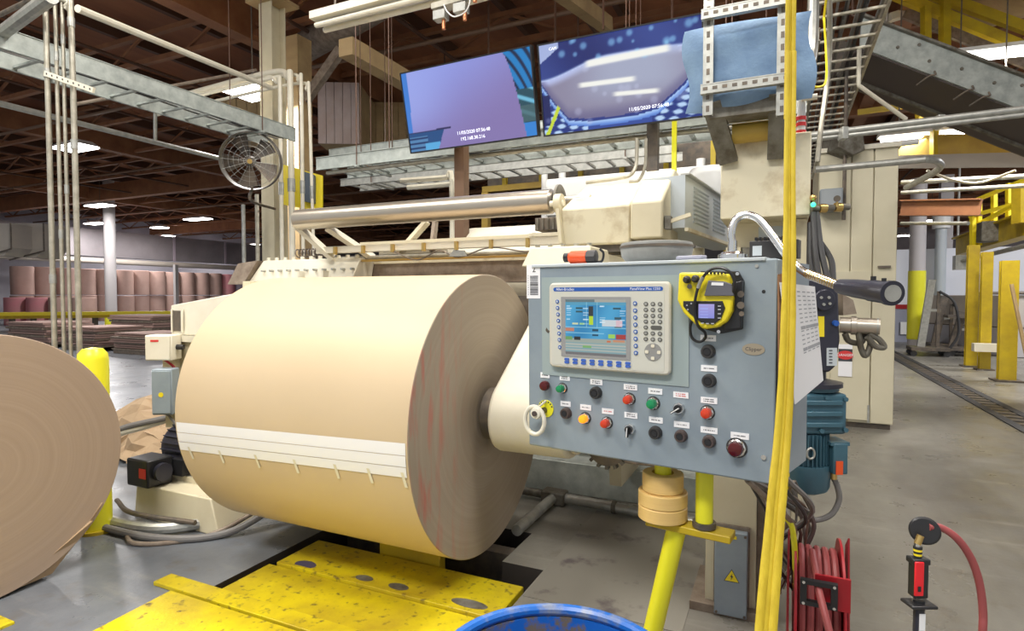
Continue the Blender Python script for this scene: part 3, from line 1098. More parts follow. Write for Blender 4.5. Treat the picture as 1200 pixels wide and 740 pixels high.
# ================================================================ PAPER ROLLS
RC = Vector((-1.437, 2.80, 0.865))
RR = 0.75
th = thing('paper_roll', 'huge kraft paper roll with white taped splice band, held in the machine', 'paper roll', RC)
XL = -2.93
part('wound_body', MB().lathe([(RR, 0.003), (RR, 1.49)], RC, RC - X, 160, False, True), M['rollskin'], th)
part('roll_end', MB().lathe([(0.05, 0.0), (RR - 0.004, 0.0), (RR, 0.003)], RC, RC - X, 128, False, True), M['rollend'], th, 'grey-brown wound end with reddish smears')
part('roll_end', MB().lathe([(0.05, 1.493), (RR - 0.004, 1.493), (RR, 1.49)], RC, RC - X, 128, False, True), M['rollend'], th)


def on_roll(x, ang, lift=0.0):
    """point on the roll's skin; ang measured from straight at the camera side (-Y), positive upwards"""
    return Vector((x, RC.y - math.cos(ang) * (RR + lift), RC.z + math.sin(ang) * (RR + lift)))


def roll_hit(px, py):
    """where a line of sight meets the roll's skin: (x, ang)"""
    r = ray(px, py)
    o = EYE - RC
    A = r.y ** 2 + r.z ** 2
    B = 2 * (o.y * r.y + o.z * r.z)
    C = o.y ** 2 + o.z ** 2 - RR ** 2
    D = max(B * B - 4 * A * C, 0)
    t = (-B - math.sqrt(D)) / (2 * A)
    q = EYE + r * t
    return q.x, math.atan2(q.z - RC.z, -(q.y - RC.y))


tl, trr, bl, br = roll_hit(208, 495), roll_hit(485, 521), roll_hit(210, 527), roll_hit(481, 561)
tx0, tx1 = XL + 0.012, RC.x - 0.012


def ang_at(x, a, b):
    return a[1] + (b[1] - a[1]) * (x - a[0]) / (b[0] - a[0])


sp = None
cuts = (0.0, 0.36, 0.69, 1.0)
for s in range(3):
    mb = MB()
    rows = []
    for i in range(31):
        x = tx0 + (tx1 - tx0) * i / 30
        at, ab = ang_at(x, tl, trr), ang_at(x, bl, br)
        rows.append([mb.bm.verts.new(on_roll(x, at + (ab - at) * (cuts[s] + (cuts[s + 1] - cuts[s] - 0.012) * j / 6), 0.0015 + 0.0012 * s)) for j in range(7)])
    for i in range(30):
        for j in range(6):
            mb.bm.faces.new((rows[i][j], rows[i][j + 1], rows[i + 1][j + 1], rows[i + 1][j]))
    p = part('splice_tape', mb, M['paper'], th, 'white splice tape strip')
# kraft tabs that stick out under the tape
for k, fx in enumerate((0.05, 0.21, 0.385, 0.56, 0.73, 0.86, 0.985)):
    x = tx0 + (tx1 - tx0) * fx
    ab = ang_at(x, bl, br)
    mb = MB()
    w = 0.008
    mb.face([on_roll(x - w, ab + 0.035, 0.006), on_roll(x + w, ab + 0.035, 0.006), on_roll(x + w + 0.012, ab - 0.06, 0.005), on_roll(x - w + 0.012, ab - 0.06, 0.005)])
    part('paper_tab', mb, M['cream'], th)
# core chuck seen at the roll's end
part('core', MB().lathe([(0.055, -0.012), (0.075, -0.012), (0.075, 0.05), (0.055, 0.05)], RC, RC - X, 32, False, True), M['rusty'], th)

LC = Vector((-3.477, 1.447, 0.662))
th = thing('paper_roll', 'brown kraft paper roll on the floor, its round end cut by the left edge', 'paper roll', LC)
r = 0.655
part('wound_body', MB().lathe([(r, 0.004), (r, 1.6)], LC, LC - X, 128, False, True), M['rollskin'], th)
part('roll_end', MB().lathe([(0.05, 0.0), (r - 0.004, 0.0), (r, 0.004)], LC, LC - X, 128, True, True), M['rollend2'], th, 'brown wound end facing the aisle')
part('roll_end', MB().lathe([(0.05, 1.603), (r - 0.004, 1.603), (r, 1.6)], LC, LC - X, 96, True, True), M['rollend2'], th)
part('loose_outer_sheet', MB().prism([(LC.x - 0.02, LC.y + 0.10, 0.012), (LC.x + 0.02, LC.y + 0.48, 0.25), (LC.x + 0.01, LC.y + 0.54, 0.33), (LC.x - 0.03, LC.y + 0.30, 0.02)], (-1.2, 0, 0)), M['kraftsheet'], th)

# ================================================================ FLOOR PLATES
ZP = -0.005


def plate(name, label, x0, x1, y0, y1, z, h=0.05, group='yellow steel plates of the roll stand platform', skew=0):
    return solo(name, MB().prism([(x0, y0, z - h), (x1, y0, z - h), (x1, y1, z - h), (x0 + skew, y1, z - h)], (0, 0, h)), M['dirtyyellow'], label, 'floor plate', group, loc=(x0, y0, z - h), bevel=0.004)


pl = thing('platform_plate', 'worn yellow plate with dark oval holes, furthest under the big roll', 'floor plate', (-2.0, 2.5, -0.05), 0, 'yellow plates under the big roll')
part('plate', MB().box(-2.57, -1.19, 2.395, 2.72, -0.07, ZP), M['dirtyyellow'], pl, bevel=0.004)
part('edge_lip', MB().box(-2.55, -1.19, 2.37, 2.395, -0.07, ZP + 0.012), M['dirtyyellow'], pl, bevel=0.003)
for px, py, rx, ry in ((427, 678, 0.055, 0.028), (467, 688, 0.06, 0.03), (550, 708, 0.10, 0.035)):
    q = atz(px, py, ZP)
    part('lifting_hole', MB().prism([(q.x + rx * math.cos(2 * PI * k / 20), q.y + ry * math.sin(2 * PI * k / 20), ZP - 0.002) for k in range(20)], (0, 0, 0.0035)), M['crust'], pl, 'dark oval hole with worn rim')
q = atz(358, 662, ZP)
part('wet_patch', MB().prism([(q.x + 0.07 * math.cos(2 * PI * k / 20), q.y + 0.04 * math.sin(2 * PI * k / 20), ZP - 0.002) for k in range(20)], (0, 0, 0.003)), mat('oil film', (0.10, 0.09, 0.16), 0.08), pl)
pl = thing('platform_plate', 'worn yellow middle plate between the hole plate and the raised strip', 'floor plate', (-2.0, 2.2, -0.05), 0, 'yellow plates under the big roll')
part('plate', MB().box(-2.60, -1.19, 2.025, 2.365, -0.06, ZP - 0.004), M['dirtyyellow'], pl, bevel=0.004)
pl = thing('platform_plate', 'raised narrow yellow strip with ragged near edge', 'floor plate', (-2.0, 2.0, 0), 0, 'yellow plates under the big roll')
part('plate', MB().box(-2.93, -1.17, 1.915, 2.015, 0.001, 0.022), M['dirtyyellow'], pl, bevel=0.003)
pl = thing('platform_plate', 'nearest big yellow plate, scuffed along its left edge', 'floor plate', (-2.0, 1.4, 0), 0, 'yellow plates under the big roll')
part('plate', MB().hexa([(-2.72, 0.95, 0.001), (-1.17, 0.95, 0.001), (-1.17, 1.905, 0.001), (-2.78, 1.905, 0.001)], [(-2.72, 0.95, 0.012), (-1.17, 0.95, 0.012), (-1.17, 1.905, 0.012), (-2.78, 1.905, 0.012)]), M['dirtyyellow'], pl)
pl = thing('platform_plate', 'corner of a yellow plate at the bottom left under the brown roll', 'floor plate', (-3.4, 1.0, 0))
part('plate', MB().box(-4.6, -3.16, 0.5, 1.42, 0.0005, 0.012), M['dirtyyellow'], pl)
# yellow roll stop block under the big roll
a, b = aty(452, 650, 2.80), aty(522, 662, 2.80)
th = thing('roll_stop', 'amber yellow stop block under the big roll', 'stop block', (a.x, 2.8, -0.4))
part('block', MB().box(a.x, b.x, 2.74, 2.80, -0.40, 0.075), M['gantry'], th, bevel=0.006)
part('cap_bar', MB().box(a.x - 0.01, b.x + 0.01, 2.735, 2.81, 0.076, 0.095), M['gantry'], th)
# machine members in the pit
solo('pit_beam', MB().box(-2.63, -1.43, 3.05, 3.15, -0.449, -0.02), M['darksteel'], 'dark cross member in the pit behind the yellow plates', 'beam', loc=(-2, 3.1, -0.449))
# oil stain like concrete slab plate right of the pit
solo('steel_floor_sheet', MB().hexa([(-1.15, 2.62, 0.0005), (-0.38, 2.62, 0.0005), (-0.38, 3.9, 0.0005), (-1.15, 3.9, 0.0005)], [(-1.15, 2.62, 0.004), (-0.38, 2.62, 0.004), (-0.38, 3.9, 0.004), (-1.15, 3.9, 0.004)]),
     mat('oily sheet', (0.24, 0.225, 0.19), 0.4, 0, (0.12, 0.10, 0.10), 5, contrast=(0.55, 0.68)), 'oil-stained grey sheet on the floor behind the yellow pole', 'floor sheet')
# ================================================================ MACHINE
# chuck arm that carries the roll
th = thing('chuck_arm', 'cream swing arm with round chuck end holding the big roll', 'machine arm', (-1.2, 2.8, 0.865))
ar = 0.19
outl = []
piv = Vector((0, 3.83, 1.66))
cc = Vector((0, RC.y, RC.z))
dd = Vector((0, piv.y - cc.y, piv.z - cc.z)).normalized()
nn = Vector((0, -dd.z, dd.y))
a0 = math.atan2(nn.z, nn.y)
for k in range(19):
    an = a0 + PI * k / 18
    outl.append((-1.35, cc.y + ar * math.cos(an), cc.z + ar * math.sin(an)))
outl.append((-1.35, piv.y - nn.y * 0.13, piv.z - nn.z * 0.13))
outl.append((-1.35, piv.y + nn.y * 0.13, piv.z + nn.z * 0.13))
part('arm_casting', MB().prism(outl, (0.41, 0, 0)), M['cream'], th, bevel=0.02)
part('chuck_disc', MB().lathe([(0.10, 0.01), (0.14, 0.02), (0.14, 0.09)], (RC.x, RC.y, RC.z), (RC.x + 1, RC.y, RC.z), 40, True, True), M['darksteel'], th)
part('end_flange', MB().lathe([(0.16, 0), (0.165, 0.008), (0.165, 0.02), (0.12, 0.022), (0.12, 0.05), (0.09, 0.055)], (-0.934, RC.y, RC.z), (0.1, RC.y, RC.z), 36, True, True), M['beigedirt'], th)
for k in range(6):
    an = PI * k / 3
    part('flange_bolt', MB().cyl((-0.914, RC.y + 0.14 * math.cos(an), RC.z + 0.14 * math.sin(an)), (-0.900, RC.y + 0.14 * math.cos(an), RC.z + 0.14 * math.sin(an)), 0.012, n=6), M['chrome'], th)

# sill and frame behind the roll
th = thing('roll_stand_machine', 'beige machine frame with long sill and dark cross beams behind the roll', 'machine frame', (-1.8, 4.2, 0))
part('sill', MB().box(-3.9, -0.15, 4.15, 4.45, 0.0, 0.24), M['galvpaint'], th, 'grey-green sill', bevel=0.006)
part('lower_beam', MB().box(-3.9, -0.35, 4.35, 4.55, 0.34, 0.50), M['rusty'], th)
part('foot', MB().box(-1.1, -0.8, 4.36, 4.54, 0.241, 0.339), M['darksteel'], th)
part('foot', MB().box(-3.2, -2.9, 4.36, 4.54, 0.241, 0.339), M['darksteel'], th)
part('cross_beam', MB().box(-3.6, -0.98, 3.80, 4.0, 1.60, 1.77), M['rusty'], th, 'dark rusty cross beam')
part('beam_edge', MB().box(-3.0, -1.0, 3.78, 3.799, 1.755, 1.785), M['beigedirt'], th)
part('side_plate', MB().hexa([(-1.02, 3.76, 0.24), (-0.94, 3.76, 0.24), (-0.94, 4.4, 0.24), (-1.02, 4.4, 0.24)], [(-1.02, 3.5, 1.9), (-0.94, 3.5, 1.9), (-0.94, 4.4, 1.9), (-1.02, 4.4, 1.9)]), M['beige'], th)
part('side_plate', MB().box(-3.99, -3.91, 3.4, 4.5, 0.0, 1.62), M['beige'], th)
part('backing_sheet', MB().box(-3.9, -1.03, 4.5, 4.52, 0.5, 1.5), M['darksteel'], th)
# bolted box at left of the bridge
part('bolted_box', MB().hexa([(-4.15, 3.60, 1.62), (-3.04, 3.60, 1.62), (-3.0, 3.79, 1.62), (-4.1, 3.79, 1.62)], [(-4.02, 3.64, 1.80), (-2.98, 3.64, 1.80), (-2.96, 3.79, 1.80), (-3.98, 3.79, 1.80)]), M['cream'], th, 'pale bolted cover box', bevel=0.004)
for k in range(11):
    x = -3.98 + 0.095 * k
    part('bolt', MB().cyl((x, 3.66, 1.795), (x, 3.66, 1.825), 0.016, n=6), M['cream'], th)
    part('bolt', MB().cyl((x, 3.58, 1.71), (x, 3.62, 1.71), 0.010, n=6), M['galv'], th)
part('box_lug', MB().box(-3.55, -3.53, 3.55, 3.62, 1.60, 1.70), M['cream'], th)
part('box_lug', MB().box(-3.30, -3.28, 3.55, 3.62, 1.60, 1.70), M['cream'], th)
part('side_cover', MB().hexa([(-4.35, 3.55, 1.60), (-4.16, 3.55, 1.60), (-4.16, 3.8, 1.6), (-4.35, 3.8, 1.6)], [(-4.28, 3.6, 1.78), (-4.05, 3.6, 1.80), (-4.05, 3.8, 1.8), (-4.28, 3.8, 1.78)]), M['rusty'], th)
# rails on top
part('guide_rail', MB().box(-3.35, -1.05, 3.55, 3.62, 1.835, 1.885), M['cream'], th)
part('guide_rod', MB().cyl((-3.35, 3.7, 1.80), (-1.05, 3.7, 1.80), 0.016, n=10), M['conduit'], th)
part('guide_rod', MB().cyl((-3.35, 3.66, 1.775), (-1.05, 3.66, 1.775), 0.009, n=8), M['brass'], th)
part('guide_rail', MB().box(-3.3, -1.05, 4.02, 4.10, 1.90, 1.96), M['beige'], th)
for k in range(8):
    x = -3.15 + 0.27 * k
    part('cable_clip', MB().box(x, x + 0.02, 3.52, 3.548, 1.82, 1.88), M['brass'], th)
part('looped_wire', MB().tube([(-2.6, 3.54, 1.83), (-2.4, 3.55, 1.76), (-2.2, 3.54, 1.82), (-2.05, 3.55, 1.77), (-1.8, 3.55, 1.83), (-1.5, 3.55, 1.79), (-1.2, 3.55, 1.83)], 0.005, n=6), M['darksteel'], th)
part('rag', MB().prism([(-2.12, 3.53, 1.775), (-1.98, 3.53, 1.775), (-2.0, 3.53, 1.815), (-2.08, 3.53, 1.82)], (0, 0.02, 0)), M['galv'], th)
part('perforated_strip', MB().box(-1.55, -1.1, 3.62, 3.70, 1.90, 1.92), M['cream'], th)
for k in range(7):
    part('strip_slot', MB().box(-1.53 + 0.06 * k, -1.505 + 0.06 * k, 3.63, 3.69, 1.921, 1.923), M['darksteel'], th)
part('ribbed_cover', MB().box(-1.62, -1.12, 3.9, 4.15, 1.97, 2.06), M['darksteel'], th, bevel=0.004)
for k in range(12):
    part('cover_rib', MB().box(-1.60 + 0.04 * k, -1.59 + 0.04 * k, 3.885, 3.899, 1.975, 2.055), M['crust'], th)
# left-end lever arms carrying the top roller
for x, y0, y1, zt in ((-3.42, 3.40, 3.62, 2.06), (-3.12, 3.42, 3.75, 2.02)):
    part('lever_arm', MB().bar((x, y0, zt), (x + 0.18, y1, 1.80), 0.035, 0.07, (0, 1, 0)), M['cream'], th)
part('left_bolted_strip', MB().box(-3.2, -2.5, 4.15, 4.3, 1.86, 1.93), M['cream'], th)
for k in range(8):
    part('bolt', MB().cyl((-3.15 + 0.085 * k, 4.2, 1.93), (-3.15 + 0.085 * k, 4.2, 1.955), 0.014, n=6), M['darksteel'], th)
part('chain_link_arm', MB().bar((-2.95, 4.1, 1.86), (-2.7, 4.15, 2.12), 0.03, 0.08, (0, 1, 0)), M['beigedirt'], th)
part('chain_link_arm', MB().bar((-2.62, 4.1, 1.86), (-2.62, 4.15, 2.12), 0.03, 0.05, (0, 1, 0)), M['rusty'], th)
part('coil_spring', MB().tube([(-3.75 + 0.006 * k, 3.75 + 0.035 * math.cos(k * 1.1), 1.86 + 0.035 * math.sin(k * 1.1)) for k in range(60)], 0.006, n=5, sub=2), M['darksteel'], th)

th = thing('idler_roller', 'long polished steel roller across the top of the machine', 'roller', (-2.3, 3.4, 2.085))
part('roller_tube', MB().lathe([(0.055, 0), (0.077, 0.02), (0.077, 2.10), (0.06, 2.12)], (-3.40, 3.4, 2.085), (-2.4, 3.4, 2.085), 48, True, True), M['steel'], th)
part('end_disc', MB().lathe([(0.09, 0), (0.10, 0.006), (0.10, 0.02), (0.09, 0.026)], (-1.26, 3.4, 2.085), (0, 3.4, 2.085), 36, True, True), M['crust'], th)
part('shaft', MB().cyl((-1.25, 3.4, 2.085), (-1.05, 3.4, 2.085), 0.025, n=16), M['steel'], th)
# white web / roll behind the roller
th = thing('paper_roll', 'pale paper roll behind the steel roller, only its top seen', 'paper roll', (-2.1, 5.05, 1.70))
part('wound_body', MB().lathe([(0.42, 0), (0.46, 0.03), (0.46, 1.50), (0.44, 1.52)], (-2.76, 5.05, 1.70), (-1.76, 5.05, 1.70), 80, True, True), M['cream'], th)

# housing at the right end of the roller
th = thing('drive_housing', 'beige faceted drive housing at the right end of the steel roller', 'machine housing', (-0.9, 3.4, 1.8))
YF, YBk = 3.2, 3.62
part('long_cover', MB().prism([(-1.16, YF, 1.79), (-1.16, YF - 0.02, 2.0), (-1.16, 3.62, 2.20), (-1.16, 3.9, 2.20), (-1.16, 3.9, 1.79)], (0.40, 0, 0)), M['beigedirt'], th, 'beige cover with brown run marks', bevel=0.012)
part('square_cover', MB().prism([(-0.755, YF - 0.03, 1.81), (-0.755, YF - 0.03, 2.01), (-0.755, 3.55, 2.25), (-0.755, 3.68, 2.25), (-0.755, 3.68, 1.81)], (0.175, 0, 0)), M['beige'], th, bevel=0.012)
part('end_boss', MB().lathe([(0.055, 0), (0.055, 0.04), (0.03, 0.045)], (-1.165, 3.22, 2.04), (-2, 3.22, 2.04), 24, True, True), M['beige'], th)
part('boss_pin', MB().cyl((-1.24, 3.22, 2.04), (-1.16, 3.22, 2.04), 0.018, n=12), M['cream'], th)
part('hinge_bar', MB().bar((-1.17, 3.17, 2.0), (-1.15, 3.17, 1.8), 0.02, 0.05, (0, 1, 0)), M['beige'], th)
part('gap_shade_filler', MB().box(-1.15, -0.60, 3.24, 3.6, 1.75, 1.789), M['darksteel'], th)  # dark solid standing in for the shade under the covers
part('latch_handle', MB().bar((-0.555, 3.22, 1.90), (-0.44, 3.2, 1.93), 0.015, 0.02), M['beigedirt'], th)
part('latch_box', MB().box(-0.575, -0.545, 3.2, 3.26, 1.86, 1.93), M['crust'], th)
part('cover_pipe', MB().tube([(-1.16, 3.66, 2.235), (-0.95, 3.66, 2.245), (-0.88, 3.7, 2.27), (-0.85, 3.72, 2.34), (-0.845, 3.72, 2.50)], 0.012, n=8), M['conduit'], th)
part('cover_pipe', MB().tube([(-0.9, 3.75, 2.235), (-0.84, 3.75, 2.24), (-0.80, 3.75, 2.33), (-0.795, 3.75, 2.50)], 0.010, n=8), M['conduit'], th)
part('support_arm', MB().box(-0.93, -0.62, 3.5, 3.9, 1.55, 1.749), M['beige'], th)

# bolted beige box just behind the panel's top left corner
th = thing('bolted_cap', 'beige bolted cap behind the top left of the control panel', 'machine cover', (-0.85, 2.6, 1.5))
a = atd(617, 303, 2.75)
b = atd(706, 303, 2.65)
x0, x1, zt = a.x, b.x, atd(640, 291, 2.7).z
part('cap', MB().hexa([(x0 + 0.02, 2.42, zt - 0.09), (x1, 2.42, zt - 0.09), (x1, 2.75, zt - 0.09), (x0 + 0.02, 2.75, zt - 0.09)], [(x0 + 0.05, 2.46, zt), (x1 - 0.02, 2.46, zt), (x1 - 0.02, 2.75, zt), (x0 + 0.05, 2.75, zt)]), M['beige'], th, bevel=0.008)
for k in range(5):
    part('bolt', MB().cyl((x0 + 0.07 + 0.062 * k, 2.50, zt), (x0 + 0.07 + 0.062 * k, 2.50, zt + 0.014), 0.012, n=6), M['conduit'], th)
part('strut', MB().box(x1 - 0.16, x1 - 0.02, 2.751, 3.45, zt - 0.08, zt - 0.02), M['beige'], th)

# louvred long cover going away to the right of the housing
P0 = Vector((-0.50, 3.40, 0))
P1 = Vector((-0.285, 5.2, 0))
dv = (P1 - P0)
Ld = dv.length
dn = dv.normalized()
sn = Vector((-dn.y, dn.x, 0))
th = thing('louvred_cover', 'pale blue-grey louvred cover running back from the drive housing', 'machine cover', P0)
zb, zt = 1.885, 2.18
part('cover_body', MB().hexa([P0 + Z * zb, P1 + Z * zb, P1 + sn * 0.25 + Z * zb, P0 + sn * 0.25 + Z * zb], [P0 + Z * zt, P1 + Z * zt, P1 + sn * 0.25 + Z * zt, P0 + sn * 0.25 + Z * zt]), M['louver'], th)
part('top_flange', MB().bar(P0 + Z * (zt + 0.004), P1 + Z * (zt + 0.004), 0.05, 0.008), M['galv'], th)
part('bottom_flange', MB().bar(P0 + Z * (zb - 0.01) - sn * 0.01, P1 + Z * (zb - 0.01) - sn * 0.01, 0.02, 0.02), M['beigedirt'], th)
for bank in range(3):
    for k in range(9):
        q = P0 + dn * (0.18 + 0.5 * bank) + Z * (zb + 0.045 + k * 0.025)
        part('louvre', MB().hexa([q, q + dn * 0.36, q + dn * 0.36 + sn * 0.01, q + sn * 0.01], [q - sn * 0.012 + Z * 0.006, q + dn * 0.36 - sn * 0.012 + Z * 0.006, q + dn * 0.36 + Z * 0.014, q + Z * 0.014]), M['louver'], th)
part('cover_leg', MB().box(-0.62, -0.54, 4.6, 4.7, 0, zb - 0.021), M['beige'], th)

# beige post with junction box
th = thing('machine_post', 'beige floor post with dirty foot beside the yellow stand', 'post', (-0.2, 3.0, 0))
part('post_body', MB().box(-0.315, -0.09, 2.9, 3.2, 0.0, 1.62), M['beige'], th, bevel=0.004)
part('foot_plate', MB().box(-0.38, -0.03, 2.85, 3.26, 0.0, 0.04), M['rusty'], th)
part('cable_channel', MB().box(-0.088, -0.055, 2.93, 3.1, 0.04, 1.6), M['rusty'], th)
jb = thing('junction_box', 'grey junction box with yellow warning triangle on the beige post', 'electrical box', (-0.2, 2.89, 0.2))
a, b = aty(838, 712, 2.899), aty(877, 622, 2.899)
bx0, bx1, bz0, bz1 = a.x, b.x, a.z, b.z
part('gasket', MB().box(bx0 - 0.008, bx1 + 0.008, 2.885, 2.899, bz0 - 0.01, bz1 + 0.015), M['rusty'], jb)
part('lid', MB().box(bx0, bx1, 2.84, 2.884, bz0, bz1), M['panel'], jb, bevel=0.004)
for sx in (bx0 + 0.01, bx1 - 0.01):
    for sz in (bz0 + 0.012, bz1 - 0.012):
        part('screw', MB().cyl((sx, 2.834, sz), (sx, 2.84, sz), 0.006, n=10), M['darksteel'], jb)
cx, cz = (bx0 + bx1) / 2 + 0.005, bz0 + (bz1 - bz0) * 0.48
part('warning_triangle', MB().prism([(cx - 0.03, 2.8385, cz - 0.022), (cx + 0.03, 2.8385, cz - 0.022), (cx, 2.8385, cz + 0.03)], (0, 0.001, 0)), M['yellow'], jb)
part('triangle_border', MB().prism([(cx - 0.034, 2.8389, cz - 0.0245), (cx + 0.034, 2.8389, cz - 0.0245), (cx, 2.8389, cz + 0.035)], (0, 0.001, 0)), M['ink'], jb)
part('warning_bolt_mark', MB().prism([(cx + 0.004, 2.838, cz + 0.016), (cx - 0.007, 2.838, cz - 0.002), (cx - 0.001, 2.838, cz - 0.002), (cx - 0.004, 2.838, cz - 0.017), (cx + 0.007, 2.838, cz + 0.003), (cx + 0.001, 2.838, cz + 0.003)], (0, 0.0004, 0)), M['ink'], jb)
part('yellow_sticker', MB().box(cx - 0.03, cx + 0.02, 2.8385, 2.8395, bz1 - 0.03, bz1 - 0.015), M['yellow'], jb)

# tower over the post
th = thing('machine_tower', 'big beige tower casting above and behind the control panel', 'machine housing', (-0.1, 3.5, 1.9))
part('tower_body', MB().box(-0.30, 0.125, 3.28, 3.9, 1.905, 2.32), M['beigedirt'], th, 'beige tower front with flaking edge', bevel=0.006)
part('tower_head', MB().prism([(-0.30, 3.32, 2.325), (-0.17, 3.32, 2.33), (-0.10, 3.32, 2.40), (0.02, 3.32, 2.40), (0.06, 3.32, 2.325)], (0, 0.4, 0)), M['beigedirt'], th)
part('pale_nameplate', MB().box(-0.12, 0.03, 3.50, 3.505, 1.82, 1.88), M['louver'], th)
part('lower_bracket', MB().box(-0.27, 0.05, 3.506, 3.8, 1.77, 1.904), M['beige'], th)
part('dark_recess', MB().box(-0.20, 0.06, 3.45, 3.8, 1.66, 1.765), M['crust'], th)
part('upright', MB().box(-0.28, -0.205, 3.4, 3.8, 0.0, 1.765), M['beige'], th)
part('upright', MB().box(0.065, 0.115, 3.4, 3.8, 0.0, 1.90), M['beige'], th)

# strut frame with the blue cover in it
YS = 3.0
th = thing('strut_rack', 'galvanised slotted strut frame holding the blue cover', 'strut frame', (-0.15, YS, 2.2))


def slotted(p0, p1, w, nrmv, n):
    p0, p1 = Vector(p0), Vector(p1)
    d = (p1 - p0)
    s = d.cross(nrmv).normalized()
    c = (p0 + p1) / 2
    part('strut', MB().obox(c, d, s * w, nrmv * 0.004).obox(c + s * w / 2 + nrmv * 0.01, d, s * 0.005, nrmv * 0.028).obox(c - s * w / 2 + nrmv * 0.01, d, s * 0.005, nrmv * 0.028), M['galv'], th)
    for k in range(n):
        q = p0 + d * (k + 0.5) / n - nrmv * 0.003
        part('strut_slot', MB().obox(q, d / n * 0.5, s * w * 0.36, nrmv * 0.001), M['darksteel'], th)


zt_, zb_ = aty(870, 12, YS).z, aty(870, 101, YS).z
xl, xr = aty(830, 60, YS).x, aty(917, 60, YS).x
slotted((xl, YS, aty(830, 135, YS).z), (xl, YS, aty(830, -25, YS).z), 0.042, Y, 11)
slotted((xr, YS, aty(917, 135, YS).z), (xr, YS, aty(917, -25, YS).z), 0.042, Y, 11)
slotted((xl - 0.03, YS - 0.035, zt_), (xr + 0.04, YS - 0.035, zt_), 0.042, Y, 9)
slotted((xl - 0.03, YS - 0.035, zb_), (xr + 0.04, YS - 0.035, zb_), 0.042, Y, 9)
# slanting brackets to the tower
for x, dx in ((xl + 0.01, 0.07), (xr - 0.01, -0.01)):
    part('bracket_arm', MB().bar((x, YS + 0.06, 2.46), (x + dx, 3.26, 2.20), 0.04, 0.09, (1, 0, 0)), M['crust'], th)
part('bracket_beam', MB().box(xl, xr + 0.03, YS + 0.06, YS + 0.2, 2.38, 2.45), M['crust'], th)
part('yellow_pulley', MB().cyl((-0.24, 3.22, 2.33), (-0.05, 3.22, 2.33), 0.05, n=20), M['amberbeam'], th)
# blue padded cover
mb = MB()
nx, nz_ = 18, 12
xa, xb = aty(801, 60, YS).x, aty(953, 60, YS).x
za_, zb2 = aty(880, 118, YS).z, aty(880, 16, YS).z
rows = [[], []]
for side in (0, 1):
    for i in range(nx + 1):
        col = []
        for j in range(nz_ + 1):
            u, v = i / nx, j / nz_
            e = min(u, 1 - u, v, 1 - v)
            puff = 0.035 * min(1, e * 6) ** 0.5 * (1 if side == 0 else -1)
            wob = 0.006 * math.sin(9 * u + 5 * v) + 0.004 * math.sin(17 * v - 6 * u)
            zz = za_ + (zb2 - za_) * v + 0.012 * math.sin(u * 5) * (1 if v > 0.5 else -1) + 0.02 * (u > 0.85) * (v - 0.6)
            xx = xa + (xb - xa) * u + (0.02 * math.sin(v * 6)) * (1 if u > 0.9 or u < 0.1 else 0)
            col.append(mb.bm.verts.new((xx, YS + 0.075 - puff + wob, zz)))
        rows[side].append(col)
for side in (0, 1):
    for i in range(nx):
        for j in range(nz_):
            f = (rows[side][i][j], rows[side][i + 1][j], rows[side][i + 1][j + 1], rows[side][i][j + 1])
            mb.bm.faces.new(f if side == 0 else f[::-1])
bmesh.ops.remove_doubles(mb.bm, verts=mb.bm.verts, dist=0.0015)
solo('blue_cover', mb, M['pad'], 'soft blue cover tied in the strut frame right of the screens', 'cover', smooth=60)

# wide white cover and pipes behind the machine
th = thing('rear_cover', 'overlit white flat cover between screens and drive housing', 'machine cover', (-1.0, 6.0, 2.3))
a, b = aty(640, 232, 6.0), aty(838, 190, 6.0)
part('cover_sheet', MB().box(a.x, b.x, 6.0, 6.8, a.z - 0.2, aty(700, 205, 6.0).z), M['white'], th, bevel=0.01)
part('hood', MB().lathe([(0.24, 0), (0.24, 0.22), (0.19, 0.30), (0.0, 0.34)], (b.x + 0.02, 5.6, 2.35), (b.x + 0.02, 5.6, 3.35), 24, True, True), M['white'], th)
part('support', MB().box(a.x + 0.3, a.x + 0.4, 6.2, 6.3, 0, a.z - 0.2), M['beige'], th)
part('support', MB().box(b.x - 0.4, b.x - 0.3, 6.2, 6.3, 0, a.z - 0.2), M['beige'], th)
for px, r, lb in ((616, 0.04, 'white riser pipe left of its twin under the screens'), (638, 0.045, 'white riser pipe right of its twin under the screens'), (812, 0.05, 'white riser pipe beside the yellow screen post')):
    q = aty(px, 240, 6.3)
    solo('riser_pipe', MB().cyl((q.x, 6.9, 0), (q.x, 6.9, aty(px, 172, 6.3).z), r, n=14), M['white'], lb, 'pipe', loc=(q.x, 6.9, 0))
for k, (px0, px1, py) in enumerate(((470, 530, 208), (478, 534, 216))):
    a, b = aty(px0, py + 4, 5.6), aty(px1 - 6, py, 5.6)
    c_ = Vector((b.x + 0.06, 5.6, 0.0))
    solo('bent_pipe', MB().tube([a, a.lerp(b, 0.9), b, Vector((b.x + 0.06, 5.6, b.z - 0.08)), Vector((b.x + 0.06, 5.6, 1.2)), c_], 0.03, n=8), M['cream'], ('upper' if k == 0 else 'lower') + ' of two cream pipes bending down below the left screen', 'pipe')
a, b = aty(566, 200, 7.6), aty(860, 172, 7.6)
th = thing('mezzanine_rail', 'dark walkway with thin amber rails behind the screen posts', 'railing', (a.x, 7.6, 2.9))
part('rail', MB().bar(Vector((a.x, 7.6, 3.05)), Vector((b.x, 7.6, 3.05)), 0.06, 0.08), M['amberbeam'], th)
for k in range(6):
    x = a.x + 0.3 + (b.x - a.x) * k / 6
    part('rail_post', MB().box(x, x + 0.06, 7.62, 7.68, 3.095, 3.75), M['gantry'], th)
part('dark_panel', MB().box(a.x, b.x, 7.75, 7.85, 3.1, 3.6), M['darksteel'], th)
